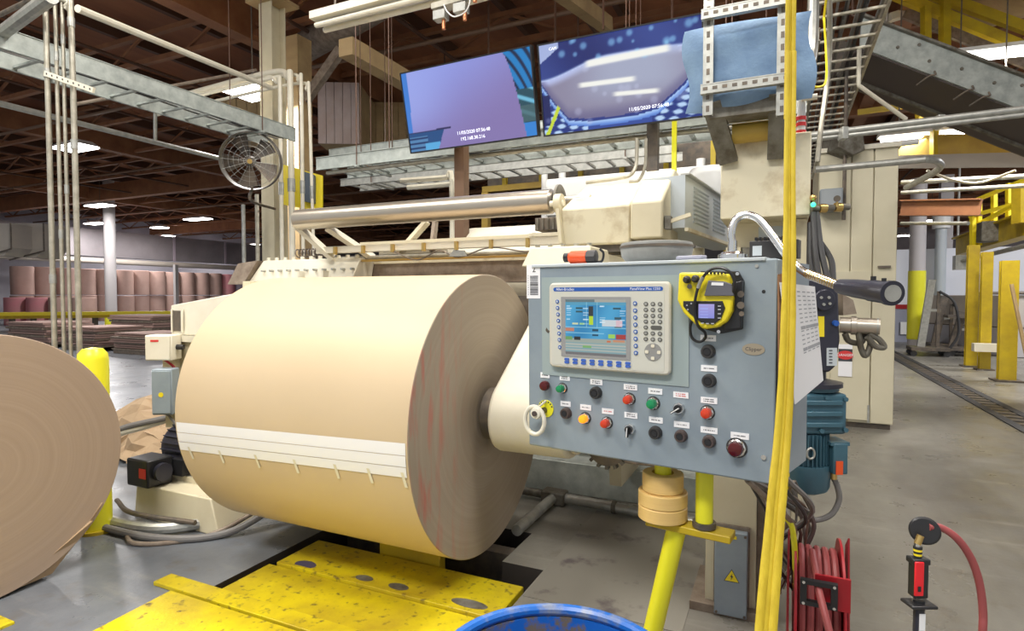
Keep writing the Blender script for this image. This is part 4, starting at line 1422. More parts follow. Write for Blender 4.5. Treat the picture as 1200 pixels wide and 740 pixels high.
part('support', MB().box(a.x, a.x + 0.1, 7.55, 7.65, 0, 3.0), M['amberbeam'], th)
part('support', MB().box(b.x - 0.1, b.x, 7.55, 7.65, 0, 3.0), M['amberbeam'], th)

# ================================================================ SCREENS AND THEIR POSTS
TXT = mat('screen lettering', (0.85, 0.88, 1.0), 0.5, emit=0.9)


def tv(name, label, c, w, yaw, tilt, fn, caps, armx):
    c = Vector(c)
    yaw, tilt = math.radians(yaw), math.radians(tilt)
    r = Vector((math.cos(yaw), math.sin(yaw), 0))
    n = Vector((math.sin(yaw), -math.cos(yaw), 0))
    u = Z * math.cos(tilt) + n * math.sin(tilt)
    f = r.cross(u)
    h = 0.69
    th = thing(name, label, 'screen', c - u * h / 2)
    part('casing', MB().obox(c - f * 0.03, r * w, f * 0.05, u * h), M['black'], th, bevel=0.004)
    part('rear_casing', MB().obox(c - f * 0.08 - u * 0.08, r * w * 0.6, f * 0.05, u * h * 0.55), M['black'], th)
    b = 0.011
    for q, ax, ay in ((u * (h / 2 - b / 2), r * w, u * b), (-u * (h / 2 - b / 2), r * w, u * b), (r * (w / 2 - b / 2), r * b, u * (h - 2 * b)), (-r * (w / 2 - b / 2), r * b, u * (h - 2 * b))):
        part('bezel', MB().obox(c + q - f * 0.001, ax, ay, f * 0.006), M['black'], th)
    screen('display', c - f * 0.0042 + f * 0.0, r * (w - 2 * b), u * (h - 2 * b), fn, 150, 84, picture(name + ' picture', 0.80), th)
    for s, uu, vv, sz in caps:
        text('lettering', s, c + r * (uu - 0.5) * w + u * (vv - 0.5) * h - f * 0.0025, r, u, sz, TXT, th)
    part('wall_bracket', MB().obox(c - f * 0.13 - u * 0.1, r * 0.3, f * 0.05, u * 0.3), M['darksteel'], th)
    part('support_arm', MB().box(armx - 0.04, armx + 0.04, c.y + 0.1, 4.70, 2.97, 3.03), M['darksteel'], th)
    return th


def mixc(a, b, t):
    t = max(0, min(1, t))
    return [a[i] + (b[i] - a[i]) * t for i in range(3)]


def sm(a, b, x):
    t = max(0, min(1, (x - a) / (b - a)))
    return t * t * (3 - 2 * t)


random.seed(3)
BL = [(random.random(), random.uniform(0.66, 0.99), random.uniform(0.012, 0.035)) for _ in range(26)] + [(random.random(), random.uniform(0.05, 0.6), random.uniform(0.02, 0.035)) for _ in range(16)]


def tv1(u, v):
    c = mixc((0.58, 0.62, 0.92), (0.53, 0.47, 0.70), sm(0.1, 1.0, u * 0.6 + (1 - v) * 0.7))
    c = mixc(c, (0.66, 0.72, 0.98), 0.45 * sm(0.5, 0.0, u) * sm(0.1, 0.6, v))
    if u < 0.035 + 0.01 * v:
        c = (0.25, 0.50, 0.85)
    edge = 0.80 + 0.125 * (1 - v) ** 0.6
    if u > edge:
        s = (u - edge) / (1 - edge)
        c = (0.10, 0.50, 0.78)
        k = math.sin(s * 14 + v * 22)
        c = mixc(c, (0.02, 0.14, 0.28), sm(0.1, 0.8, k))
        if v < 0.55:
            c = mixc((0.12, 0.30, 0.36), (0.45, 0.75, 0.88), sm(0.2, 0.9, math.sin(v * 40 + u * 30)))
        if v < 0.16:
            c = (0.20, 0.52, 0.85)
        if v < 0.36 and v > 0.17:
            c = mixc((0.28, 0.40, 0.42), c, 0.2)
    if v < 0.24 and u < 0.30 - 0.25 * (0.24 - v):
        c = (0.10, 0.30, 0.52)
        if v < 0.18 and u < 0.16:
            c = (0.32, 0.52, 0.72) if (v * 34) % 2 < 1 else (0.07, 0.20, 0.40)
        if v < 0.09 and 0.13 < u < 0.26:
            c = (0.35, 0.68, 0.90)
    if abs(v - (0.235 + 0.03 * u)) < 0.008 and u < 0.36:
        c = (0.16, 0.15, 0.34)
    return c


def pl(pts, x):
    for (a, p), (b, q) in zip(pts, pts[1:]):
        if x <= b:
            return p + (q - p) * (x - a) / (b - a)
    return pts[-1][1]


def tv2(u, v):
    arc = 0.60 + 0.16 * sm(0, 0.45, u) - 0.03 * sm(0.6, 1, u)
    low = pl(((0, 0.58), (0.08, 0.36), (0.17, 0.16), (0.3, 0.125), (0.48, 0.115), (0.62, 0.125), (0.74, 0.16), (0.9, 0.37), (1.0, 0.6)), u)
    c = mixc((0.10, 0.15, 0.42), (0.24, 0.32, 0.62), 0.35 + 0.35 * math.sin(7 * u + 3 * v))
    if v > arc:
        c = mixc((0.78, 0.84, 1.0), c, sm(0.0, 0.035, v - arc))
    elif v > low:
        c = mixc((0.74, 0.78, 0.96), (0.56, 0.54, 0.64), sm(0.0, 0.10, arc - v))
        c = mixc(c, (0.70, 0.74, 0.84), 0.7 * sm(0.5, 0.1, abs(u - 0.6)) * sm(0.15, 0.5, v))
        c = mixc(c, (0.36, 0.34, 0.52), 0.6 * sm(0.16, 0.0, v - low))
    else:
        d = low - v
        if d < 0.03:
            c = (0.16, 0.22, 0.52)
        elif d < 0.085:
            c = mixc((0.66, 0.80, 1.0), (0.36, 0.52, 0.86), sm(0.03, 0.085, d))
        elif u < 0.3 or u > 0.7:
            k = math.sin(u * 47 + v * 29) * math.sin(v * 53 - u * 21)
            c = mixc((0.12, 0.20, 0.50), (0.74, 0.86, 1.0), sm(-0.1, 0.5, k))
        else:
            c = (0.20, 0.30, 0.62)
        if abs(u - (0.02 + 0.30 * v)) < 0.014 and v < 0.34:
            c = (0.80, 0.88, 0.22)
        if u < 0.02 + 0.22 * v and v < 0.45 and v > 0.1 and u < 0.05:
            c = (0.07, 0.11, 0.36)
    for x, y, r in BL:
        d = math.hypot((u - x) * 1.75, v - y)
        if d < r * 1.8:
            c = mixc(c, (0.58, 0.82, 0.98) if y > 0.7 else (0.80, 0.82, 0.94), (0.6 if y > 0.7 else 0.35) * sm(r * 1.8, r * 0.5, d))
    for x0, x1, y0, y1, w in ((0.30, 0.82, 0.715, 0.735, 0.036), (0.25, 0.61, 0.50, 0.48, 0.026), (0.47, 0.75, 0.35, 0.32, 0.023)):
        if x0 - 0.02 < u < x1 + 0.02:
            yy = y0 + (y1 - y0) * (u - x0) / (x1 - x0)
            e = sm(x0 - 0.02, x0 + 0.03, u) * sm(x1 + 0.02, x1 - 0.03, u)
            c = mixc(c, (1.0, 1.0, 0.97), sm(w * 1.4, w * 0.6, abs(v - yy)) * e)
    if u < 0.13 and v > 0.8 + u * 1.1:
        c = (0.66, 0.72, 0.90)
    return c


tv('video_screen', 'left of the two tilted screens, showing a lavender camera picture', (-2.443, 4.361, 3.128), 1.28, -2.4, 12.6, tv1,
   [('11/05/2020 07:56:48', 0.53, 0.165, 0.040), ('192.168.30.216', 0.52, 0.09, 0.040)], -2.70)
tv('video_screen', 'right of the two tilted screens, showing a grey drum with white glare', (-1.135, 4.33, 3.117), 1.238, -0.3, 11.6, tv2,
   [('CAM', 0.10, 0.93, 0.03), ('11/05/2020 07:56:48', 0.68, 0.17, 0.036)], -0.96)
for px, w, mk, yb, lb in ((541, 0.10, 'pipebrown', 4.75, 'dark brown square post under the left screen'), (765, 0.085, 'darksteel', 4.75, 'dark steel post under the right end of the right screen'), (790, 0.035, 'yellowlime', 4.7, 'thin bright yellow post right of the dark screen post')):
    q = aty(px, 200, yb)
    th = thing('screen_post', lb, 'post', (q.x, yb, 0))
    part('shaft', MB().box(q.x - w / 2, q.x + w / 2, yb - w / 2, yb + w / 2, 0.51 if px != 790 else 0, 3.05), M[mk], th)
    part('base_plate', MB().box(q.x - w, q.x + w, yb - w, yb + w, 0.0, 0.02) if px == 790 else MB().box(q.x - w, q.x + w, yb - w, yb + w, 0.0, 0.505), M['darksteel'], th)

# ================================================================ sensor box hanging at the top centre
c = atd(535, 8, 3.6)
th = thing('sensor_unit', 'pale strut with two small boxes and copper sensors at the top centre', 'sensor unit', c)
part('strut', MB().bar(c - X * 0.16 + Z * 0.02, c + X * 0.24 + Z * 0.035, 0.08, 0.035), M['conduit'], th)
for dx, dz in ((-0.10, -0.045), (0.045, -0.03)):
    part('sensor_box', MB().obox(c + Vector((dx, -0.02, dz)), X * 0.085, Y * 0.06, Z * 0.055), M['galv'], th, bevel=0.003)
for dx, dz in ((-0.08, -0.10), (0.07, -0.075), (0.14, 0.02)):
    part('copper_sensor', MB().cyl(c + Vector((dx, -0.02, dz - 0.03)), c + Vector((dx, -0.02, dz + 0.03)), 0.013, n=12), mat('copper', (0.62, 0.25, 0.12), 0.3, 0.8), th)
part('sensor_wire', MB().tube([c + Vector(v) for v in ((-0.06, -0.05, 0.0), (-0.03, -0.06, -0.05), (0.02, -0.06, -0.09), (0.09, -0.05, -0.07), (0.12, -0.05, -0.02), (0.11, -0.04, 0.02))], 0.004, n=6), M['white'], th)
part('hanger', MB().cyl(c + Z * 0.04 - X * 0.08, c + Z * 4 - X * 0.08, 0.008, n=6), M['galv'], th)
part('hanger', MB().cyl(c + Z * 0.04 + X * 0.12, c + Z * 4 + X * 0.12, 0.008, n=6), M['galv'], th)

# ================================================================ LEFT SIDE: drive unit, boxes, motor, crumpled paper, pipes
th = thing('drive_cabinet', 'grey-beige drive cabinet with square opening left of the big roll', 'machine housing', (-4.2, 3.2, 0))
a, b = atd(207, 352, 4.55), atd(262, 348, 4.5)
x0, x1 = a.x, a.x + 0.85
y0 = a.y - 0.05
zt = atd(207, 358, 4.55).z
zb = atd(207, 392, 4.55).z
part('upper_box', MB().hexa([(x0, y0, zb), (x1, y0, zb), (x1, y0 + 0.6, zb), (x0, y0 + 0.6, zb)], [(x0, y0, zt), (x1, y0 + 0.05, zt + 0.12), (x1, y0 + 0.6, zt + 0.12), (x0, y0 + 0.6, zt)]), M['cream'], th, bevel=0.008)
part('opening', MB().box(x0 + 0.03, x0 + 0.13, y0 - 0.006, y0 + 0.001, zb + 0.03, zt - 0.04), M['darksteel'], th)
part('opening_frame', MB().box(x0 + 0.015, x0 + 0.03, y0 - 0.012, y0 + 0.001, zb + 0.02, zt - 0.03).box(x0 + 0.13, x0 + 0.145, y0 - 0.012, y0 + 0.001, zb + 0.02, zt - 0.03), M['cream'], th)
part('lower_body', MB().box(x0 - 0.02, x1, y0 + 0.02, y0 + 0.6, 0.0, zb - 0.002), M['beige'], th, bevel=0.006)
part('flange', MB().box(x0 - 0.07, x1, y0 - 0.02, y0 + 0.019, zb - 0.05, zb - 0.003), M['cream'], th)
for i, (px0, px1, py0, py1, t, mk, lb, dep) in enumerate(((170, 201, 393, 423, 4.3, 'cream', 'cream switch box with black knob left of the big roll', 0.14), (178, 201, 433, 487, 4.25, 'panel', 'blue-grey box with yellow sticker under the cream switch box', 0.12))):
    a, b = atd(px0, py1, t), atd(px1, py0, t)
    th = thing('switch_box' if i == 0 else 'disconnect_box', lb, 'electrical box', a)
    ax = Vector((b.x - a.x, b.y - a.y, 0))
    up = Z * (b.z - a.z)
    dp = Vector((-ax.y, ax.x, 0)).normalized() * dep
    c = (a + b) / 2 + dp / 2
    part('enclosure', MB().obox(c, ax, dp, up), M[mk], th, bevel=0.008)
    part('lid', MB().obox(c - dp * 0.55, ax * 0.9, dp * 0.08, up * 0.92), M[mk], th, bevel=0.003)
    axn = ax.normalized()
    if i == 0:
        part('side_knob', MB().cyl(c + ax * 0.5, c + ax * 0.5 + axn * 0.05, 0.02, n=12), M['black'], th)
        part('red_mark', MB().obox(c - dp * 0.6 + up * 0.28 - ax * 0.1, ax * 0.3, dp * 0.01, up * 0.08), M['inkred'], th)
    else:
        part('sticker', MB().cyl(c - dp * 0.60 - up * 0.05, c - dp * 0.605 - up * 0.05, 0.018, n=14), M['yellow'], th)
    part('mount_bar', MB().obox(c + dp * 0.8 - up * 0.2, ax * 0.5, dp * 0.6, up * 1.3), M['beige'], th)
    part('wire', MB().tube([c - up * 0.5, c - up * 0.6 + axn * 0.03, c - up * 0.9 + axn * 0.08, c - up * 1.5 + axn * 0.05], 0.009, n=6), M['red'] if i == 0 else M['greyrubber'], th)

# motor with black terminal box on a beige base
q = atz(190, 612, 0)
bx = thing('motor_base', 'beige concrete-like motor plinth left of the big roll', 'plinth', q)
part('plinth', MB().hexa([(-3.98, 2.48, 0), (-3.15, 2.48, 0), (-3.15, 3.0, 0), (-3.98, 3.0, 0)], [(-3.98, 2.5, 0.22), (-3.25, 2.5, 0.22), (-3.25, 3.0, 0.22), (-3.98, 3.0, 0.22)]), M['beige'], bx, bevel=0.008)
part('top_pad', MB().box(-3.95, -3.35, 2.66, 2.98, 0.221, 0.26), M['beigedirt'], bx)
mt = thing('electric_motor', 'black finned motor with square terminal box and red sticker at left', 'motor', (-3.6, 2.75, 0.26))
ca, cb = Vector((-4.02, 2.83, 0.42)), Vector((-3.34, 2.83, 0.42))
part('motor_body', MB().lathe([(0.10, 0), (0.145, 0.03), (0.145, 0.42), (0.155, 0.43), (0.155, 0.60), (0.11, 0.64)], ca, cb, 32, True, True), M['blackmetal'], mt)
for k in range(22):
    an = 2 * PI * k / 22
    u = Vector((0, math.cos(an), math.sin(an)))
    part('cooling_fin', MB().obox(ca + X * 0.22 + u * 0.155, X * 0.34, u * 0.03, X.cross(u) * 0.006), M['blackmetal'], mt)
part('motor_foot', MB().box(-3.90, -3.5, 2.72, 2.94, 0.261, 0.285), M['blackmetal'], mt)
tb = part('terminal_box', MB().box(-3.99, -3.77, 2.44, 2.62, 0.225, 0.41), M['black'], mt, bevel=0.012)
part('box_neck', MB().box(-3.80, -3.68, 2.621, 2.78, 0.27, 0.38), M['black'], mt)
part('red_sticker', MB().box(-3.85, -3.785, 2.435, 2.4395, 0.29, 0.355), M['inkred'], mt)
part('box_hub', MB().cyl((-3.765, 2.53, 0.32), (-3.73, 2.53, 0.32), 0.06, n=20), M['blackmetal'], mt)
# cables and floor pipes here
cab = [([(-4.15, 3.2, 0.9), (-4.2, 3.1, 0.62), (-4.45, 2.9, 0.50), (-4.7, 2.8, 0.42), (-4.9, 2.9, 0.3)], 0.03, 'cream', 'thick pale cable drooping behind the black motor'),
       ([(-3.95, 3.25, 1.0), (-4.0, 3.1, 0.66), (-4.3, 2.95, 0.56), (-4.6, 2.8, 0.48), (-4.9, 2.8, 0.34)], 0.022, 'greyrubber', 'grey cable looping below the blue-grey box'),
       ([(-3.2, 2.75, 0.0 + 0.05), (-3.5, 2.36, 0.04), (-4.0, 2.3, 0.04), (-4.6, 2.4, 0.04)], 0.035, 'galv', 'bright flexible metal pipe bending round the motor plinth on the floor'),
       ([(-2.95, 2.85, 0.16), (-3.1, 2.5, 0.03), (-3.45, 2.26, 0.03), (-4.2, 2.24, 0.03), (-4.6, 2.3, 0.03)], 0.022, 'greyrubber', 'grey hose in front of the flexible metal pipe on the floor'),
       ([(-2.9, 2.9, 0.28), (-3.05, 2.7, 0.12), (-3.2, 2.42, 0.02), (-3.5, 2.18, 0.016), (-3.85, 2.36, 0.016)], 0.014, 'rusty', 'thin brown hose nearest the aisle by the motor plinth'),
       ([(-3.3, 2.43, 0.085), (-3.8, 2.36, 0.09), (-4.2, 2.5, 0.07)], 0.016, 'darksteel', 'dark cable lying on the flexible metal pipe')]
for pts, r, mk, lb in cab:
    solo('floor_hose', MB().tube(pts, r, n=10, sub=8), M[mk], lb, 'hose', 'hoses by the motor plinth')

# crumpled kraft paper heap
random.seed(11)
for i, (cx_, cy_, s, lb) in enumerate(((-5.75, 3.85, 0.62, 'big crumpled brown paper sheet heaped behind the motor'), (-5.35, 3.55, 0.42, 'smaller crumpled brown paper in front of the heap'))):
    mb = MB()
    N = 12
    g = []
    for i_ in range(N + 1):
        row = []
        for j in range(N + 1):
            u, v = i_ / N - 0.5, j / N - 0.5
            h = max(0, 1 - (u * u + v * v) * 3.6) * s * 0.72 + random.uniform(-0.05, 0.05) * s * 2
            row.append(mb.bm.verts.new((cx_ + u * s * 2.2 + random.uniform(-.04, .04), cy_ + v * s * 1.6 + random.uniform(-.04, .04), max(0.006, h))))
        g.append(row)
    for i_ in range(N):
        for j in range(N):
            mb.bm.faces.new((g[i_][j], g[i_ + 1][j], g[i_ + 1][j + 1]))
            mb.bm.faces.new((g[i_][j], g[i_ + 1][j + 1], g[i_][j + 1]))
    solo('crumpled_paper', mb, M['kraftsheet'], lb, 'scrap paper', smooth=0)

# ================================================================ CONTROL PANEL
PC = Vector((-0.407, 1.814, 1.288))
_y, _t = math.radians(-8.6), math.radians(0.9)
Pr = Vector((math.cos(_y), math.sin(_y), 0))
Pn0 = Vector((math.sin(_y), -math.cos(_y), 0))
Pu = Z * math.cos(_t) + Pn0 * math.sin(_t)
Pn = -Pr.cross(Pu)
if Pn.y > 0:
    Pn = -Pn
PW, PH, PD = 0.802, 0.63, 0.25


def PL(px, py):
    r = ray(px, py)
    q = EYE + r * ((PC - EYE).dot(Pn) / r.dot(Pn))
    return (q - PC).dot(Pr), (q - PC).dot(Pu)


def W(a, b, off=0.0):
    return PC + Pr * a + Pu * b + Pn * off


def slab(mb, a0, a1, b0, b1, o0, o1, rnd=0.0):
    if rnd:
        pts = []
        for cx_, cy_, s in ((a1 - rnd, b1 - rnd, 0), (a0 + rnd, b1 - rnd, 1), (a0 + rnd, b0 + rnd, 2), (a1 - rnd, b0 + rnd, 3)):
            for k in range(7):
                an = PI / 2 * (s + k / 6)
                pts.append(W(cx_ + rnd * math.cos(an), cy_ + rnd * math.sin(an), o0))
        return mb.prism(pts, Pn * (o1 - o0))
    return mb.obox(W((a0 + a1) / 2, (b0 + b1) / 2, (o0 + o1) / 2), Pr * (a1 - a0), Pu * (b1 - b0), Pn * (o1 - o0))


def disc(mb, a, b, r, o0, o1, n=24, r1=None):
    return mb.cyl(W(a, b, o0), W(a, b, o1), r, r1, n)


cp = thing('control_panel', 'large blue-grey control cabinet full of push buttons, right of the big roll', 'control panel', W(0, -PH / 2, -PD / 2))
part('cabinet', slab(MB(), -PW / 2, PW / 2, -PH / 2, PH / 2, -PD, 0), M['panel'], cp, bevel=0.006)
_f, _b, _k = W(PW / 2 - 0.001, 0, 0), Vector((0.078, 2.06, 0)), W(PW / 2 - 0.001, 0, -PD)
zl0, zl1 = W(0, -PH / 2, 0).z, W(0, PH / 2, 0).z
part('side_panel', MB().hexa([Vector((p.x, p.y, zl0 + 0.004)) for p in (_f, _b, _k)], [Vector((p.x, p.y, zl1 - 0.004)) for p in (_f, _b, _k)]), M['panel'], cp)
part('top_lip', slab(MB(), -PW / 2 + 0.02, PW / 2 - 0.03, PH / 2 - 0.006, PH / 2 + 0.004, -PD - 0.01, 0.006), M['louver'], cp, bevel=0.002)
a0, b0 = PL(636, 436)
a1, b1 = PL(808, 322)
bb = PL(806, 457)[1]
part('mounting_plate', slab(MB(), a0, a1, (b0 + bb) / 2, b1, 0.0005, 0.003), M['panelplate'], cp, 'pale plate round the operator terminal')
a, b = PL(895, 342)
part('screw_hole', disc(MB(), a, b, 0.005, 0.0003, 0.001), M['black'], cp)
a, b = PL(895, 536)
part('screw', disc(MB(), a, b, 0.007, 0.0003, 0.005), M['chrome'], cp)
part('screw', disc(MB(), *PL(887, 312), 0.005, 0.0003, 0.003), M['galv'], cp)

# corner sticker with the figure 2 and a bar code
a0, b0 = PL(617, 350)
a1, b1 = PL(633, 309)
st = part('corner_sticker', slab(MB(), a0 + 0.002, a1, b0, b1 - 0.004, 0.0005, 0.0012), M['paper'], cp, 'white bar code sticker with figure 2')
text('lettering', '2', W((a0 + a1) / 2 + 0.004, b1 - 0.02, 0.0016), Pr, Pu, 0.03, M['ink'], st)
mb = MB()
random.seed(5)
z = b0 + 0.012
while z < b1 - 0.042:
    h = random.choice((0.0012, 0.002, 0.003))
    slab(mb, a0 + 0.016, a1 - 0.008, z, z + h, 0.0013, 0.0017)
    z += h + random.choice((0.0012, 0.002))
part('bar_code', mb, M['ink'], st, kind='stuff')
mb = MB()
for k in range(9):
    slab(mb, a0 + 0.007, a0 + 0.010, b0 + 0.012 + k * 0.008, b0 + 0.017 + k * 0.008, 0.0013, 0.0016)
part('print_line', mb, M['greyink'], st, kind='stuff')
# scuffs on the cabinet's left edge
a, b = PL(641, 388)
part('paint_chip', MB().prism([W(a + x, b + y, 0.0031) for x, y in ((0, 0.012), (0.006, 0.004), (0.014, 0.0), (0.008, -0.008), (0.001, -0.004), (-0.004, 0.002))], Pn * 0.0005), M['darksteel'], cp)

# ---- operator terminal
ha0 = (PL(643, 330)[0] + PL(651, 425)[0]) / 2
ha1 = (PL(788, 332)[0] + PL(789, 444)[0]) / 2
hb0 = (PL(651, 426)[1] + PL(789, 444)[1]) / 2
hb1 = (PL(643, 330)[1] + PL(788, 332)[1]) / 2
hw, hh = ha1 - ha0, hb1 - hb0
hm = thing('operator_terminal', 'pale grey operator terminal with lit blue screen on the control panel', 'control terminal', W((ha0 + ha1) / 2, hb0, 0.003))
part('housing', slab(MB(), ha0, ha1, hb0, hb1, 0.0032, 0.022, 0.018), mat('terminal grey', (0.62, 0.60, 0.52), 0.4), hm, bevel=0.006)


def H(u, v):
    """fraction of the terminal's face, v from the top"""
    return ha0 + hw * u, hb1 - hh * v


def hslab(name, u0, u1, v0, v1, o0, o1, m, rnd=0.0, parent=None, **k):
    x0, y1 = H(u0, v0)
    x1, y0 = H(u1, v1)
    return part(name, slab(MB(), x0, x1, y0, y1, o0, o1, rnd), m, parent or hm, **k)


hslab('face_sheet', 0.03, 0.955, 0.045, 0.965, 0.0221, 0.0228, mat('terminal face', (0.60, 0.60, 0.53), 0.45), 0.008)
bar_ = hslab('blue_band', 0.045, 0.945, 0.055, 0.10, 0.0229, 0.0236, M['inkblue'], 0.006)
x, y = H(0.07, 0.0775)
text('lettering', 'Allen-Bradley', W(x, y, 0.0240), Pr, Pu, 0.0125, M['paper'], bar_, 'LEFT')
x, y = H(0.925, 0.0775)
text('lettering', 'PanelView Plus 1250', W(x, y, 0.0240), Pr, Pu, 0.0115, M['paper'], bar_, 'RIGHT')
hslab('screen_surround', 0.115, 0.70, 0.165, 0.86, 0.0229, 0.0245, mat('terminal screen frame', (0.30, 0.30, 0.30), 0.4), 0.002)
U0, U1, V0, V1 = 0.155, 0.665, 0.195, 0.83
random.seed(21)
LN = [(random.random(), random.random()) for _ in range(60)]


def hmi(u, v):
    c = (0.22, 0.56, 0.74)
    V = 1 - v
    if V < 0.05:
        return (0.40, 0.47, 0.48) if u < 0.5 else (0.66, 0.66, 0.62)
    c = mixc((0.20, 0.52, 0.72), (0.30, 0.64, 0.82), 0.5 + 0.5 * math.sin(u * 9 + V * 4))
    if V < 0.10:
        c = (0.34, 0.62, 0.74)
    if V > 0.70:
        c = (0.62, 0.66, 0.62)
        if V > 0.78:
            c = (0.52, 0.64, 0.66) if int(V * 40) % 2 else (0.70, 0.72, 0.68)
        if V > 0.95:
            c = (0.45, 0.44, 0.44)
    for x0, x1, y0, y1, q in ((0.40, 0.47, 0.12, 0.30, (0.20, 0.22, 0.22)), (0.405, 0.475, 0.30, 0.45, (0.72, 0.85, 0.18)), (0.62, 0.84, 0.36, 0.47, (0.80, 0.84, 0.86)),
                              (0.84, 0.94, 0.36, 0.47, (0.86, 0.74, 0.78)), (0.12, 0.22, 0.42, 0.455, (0.82, 0.86, 0.68)), (0.24, 0.33, 0.42, 0.455, (0.62, 0.82, 0.56)),
                              (0.0, 0.15, 0.52, 0.575, (0.76, 0.50, 0.40)), (0.72, 0.83, 0.61, 0.68, (0.62, 0.82, 0.36)), (0.84, 1.0, 0.61, 0.69, (0.66, 0.24, 0.22)),
                              (0.0, 0.12, 0.67, 0.73, (0.42, 0.62, 0.38)), (0.15, 0.26, 0.67, 0.73, (0.16, 0.16, 0.16)), (0.70, 0.76, 0.72, 0.76, (0.80, 0.42, 0.26)), (0.80, 0.98, 0.70, 0.74, (0.78, 0.55, 0.42)),
                              (0.18, 0.30, 0.14, 0.17, (0.18, 0.32, 0.34)), (0.18, 0.30, 0.20, 0.23, (0.20, 0.34, 0.36)), (0.80, 0.92, 0.14, 0.17, (0.18, 0.32, 0.36)),
                              (0.82, 0.93, 0.31, 0.345, (0.22, 0.34, 0.38)), (0.82, 0.93, 0.475, 0.51, (0.22, 0.34, 0.38)), (0.46, 0.56, 0.53, 0.565, (0.14, 0.28, 0.36)), (0.46, 0.56, 0.62, 0.655, (0.14, 0.28, 0.36)),
                              (0.30, 0.44, 0.83, 0.87, (0.48, 0.68, 0.42))):
        if x0 <= u < x1 and y0 <= V < y1:
            c = q
    if V < 0.5 and (abs(u - 0.36) < 0.004 or abs(u - 0.54) < 0.004):
        c = (0.55, 0.80, 0.90)
    if abs(V - 0.50) < 0.006 or abs(V - 0.60) < 0.005 and u < 0.65:
        c = (0.60, 0.84, 0.92)
    for i, (x, y) in enumerate(LN[:34]):
        yy = 0.12 + 0.36 * (int(y * 9) / 9)
        x0 = (0.02, 0.30, 0.58, 0.90)[i % 4]
        if x0 < u < x0 + 0.05 + 0.05 * x and abs(V - yy) < 0.007:
            c = mixc(c, (0.85, 0.95, 1.0), 0.7)
    return c


x0, y0 = H(U0, V1)
x1, y1 = H(U1, V0)
screen('display', W((x0 + x1) / 2, (y0 + y1) / 2, 0.0248), Pr * (x1 - x0), Pu * (y1 - y0), hmi, 130, 96, picture('terminal picture', 0.8), hm)
for k in range(8):
    x, y = H(0.081 + 0.003 * k, 0.22 + 0.075 * k + 0.012 * (k > 6))
    f = part('function_key', MB().cyl(W(x, y, 0.0229), W(x, y, 0.0255), 0.0062, n=16), M['inkblue'], hm)
    part('key_top', disc(MB(), x, y, 0.0036, 0.0256, 0.0264, 12), M['louver'], f)
    x, y = H(0.735 + 0.001 * k, 0.235 + 0.077 * k)
    f = part('function_key', MB().cyl(W(x, y, 0.0229), W(x, y, 0.0255), 0.0066, n=16), M['inkblue'], hm)
    part('key_top', disc(MB(), x, y, 0.0038, 0.0256, 0.0264, 12), M['louver'], f)
    for j in range(2):
        x, y = H(0.165 + 0.0735 * k, 0.893 + 0.035 * j)
        part('function_key', slab(MB(), x - 0.009, x + 0.009, y - 0.0042, y + 0.0042, 0.0229, 0.0252, 0.0038), mat('blue key', (0.05, 0.13, 0.50), 0.4) if (k, j) == (0, 0) else bpy.data.materials['blue key'], hm)
for r_ in range(7):
    for c_ in range(3):
        if r_ == 4 and c_ == 2:
            continue
        x, y = H(0.818 + 0.053 * c_, 0.24 + 0.063 * r_)
        wide = r_ == 4 and c_ == 1
        f = part('keypad_key', slab(MB(), x - 0.0068, x + (0.028 if wide else 0.0068), y - 0.006, y + 0.006, 0.0229, 0.0248, 0.0058), mat('key ring', (0.10, 0.10, 0.09), 0.4) if (r_, c_) == (0, 0) else bpy.data.materials['key ring'], hm)
        if not wide:
            part('key_top', slab(MB(), x - 0.0042, x + 0.0042, y - 0.0036, y + 0.0036, 0.0249, 0.0256, 0.0034), M['galv'], f)
x, y = H(0.872, 0.755)
nav = part('navigation_pad', disc(MB(), x, y, 0.027, 0.0229, 0.0242, 32), mat('nav grey', (0.28, 0.28, 0.27), 0.4), hm)
for dx, dy in ((0, 0.019), (0, -0.019), (0.019, 0), (-0.019, 0)):
    part('arrow_key', slab(MB(), x + dx - 0.0055, x + dx + 0.0055, y + dy - 0.005, y + dy + 0.005, 0.0243, 0.0262, 0.003), M['cream'], nav)

# ---- push buttons, pilot lamps and selectors: each turns or presses by itself but is fixed in the panel (parts)
M['lred'] = mat('red lens', (0.55, 0.045, 0.015), 0.15, emit=0.12)
M['ldark'] = mat('dark red lens', (0.09, 0.008, 0.008), 0.15)
M['lgreen'] = mat('green lens', (0.01, 0.22, 0.08), 0.12, emit=0.15)
M['lamber'] = mat('lit amber lens', (1.0, 0.30, 0.01), 0.15, emit=0.9)
M['btn'] = mat('charcoal rubber boot', (0.035, 0.033, 0.033), 0.45)
M['btnb'] = mat('brown rubber boot', (0.075, 0.055, 0.05), 0.45)


def hexring(mb, a, b, r, o0, o1):
    return mb.cyl(W(a, b, o0), W(a, b, o1), r, n=8)


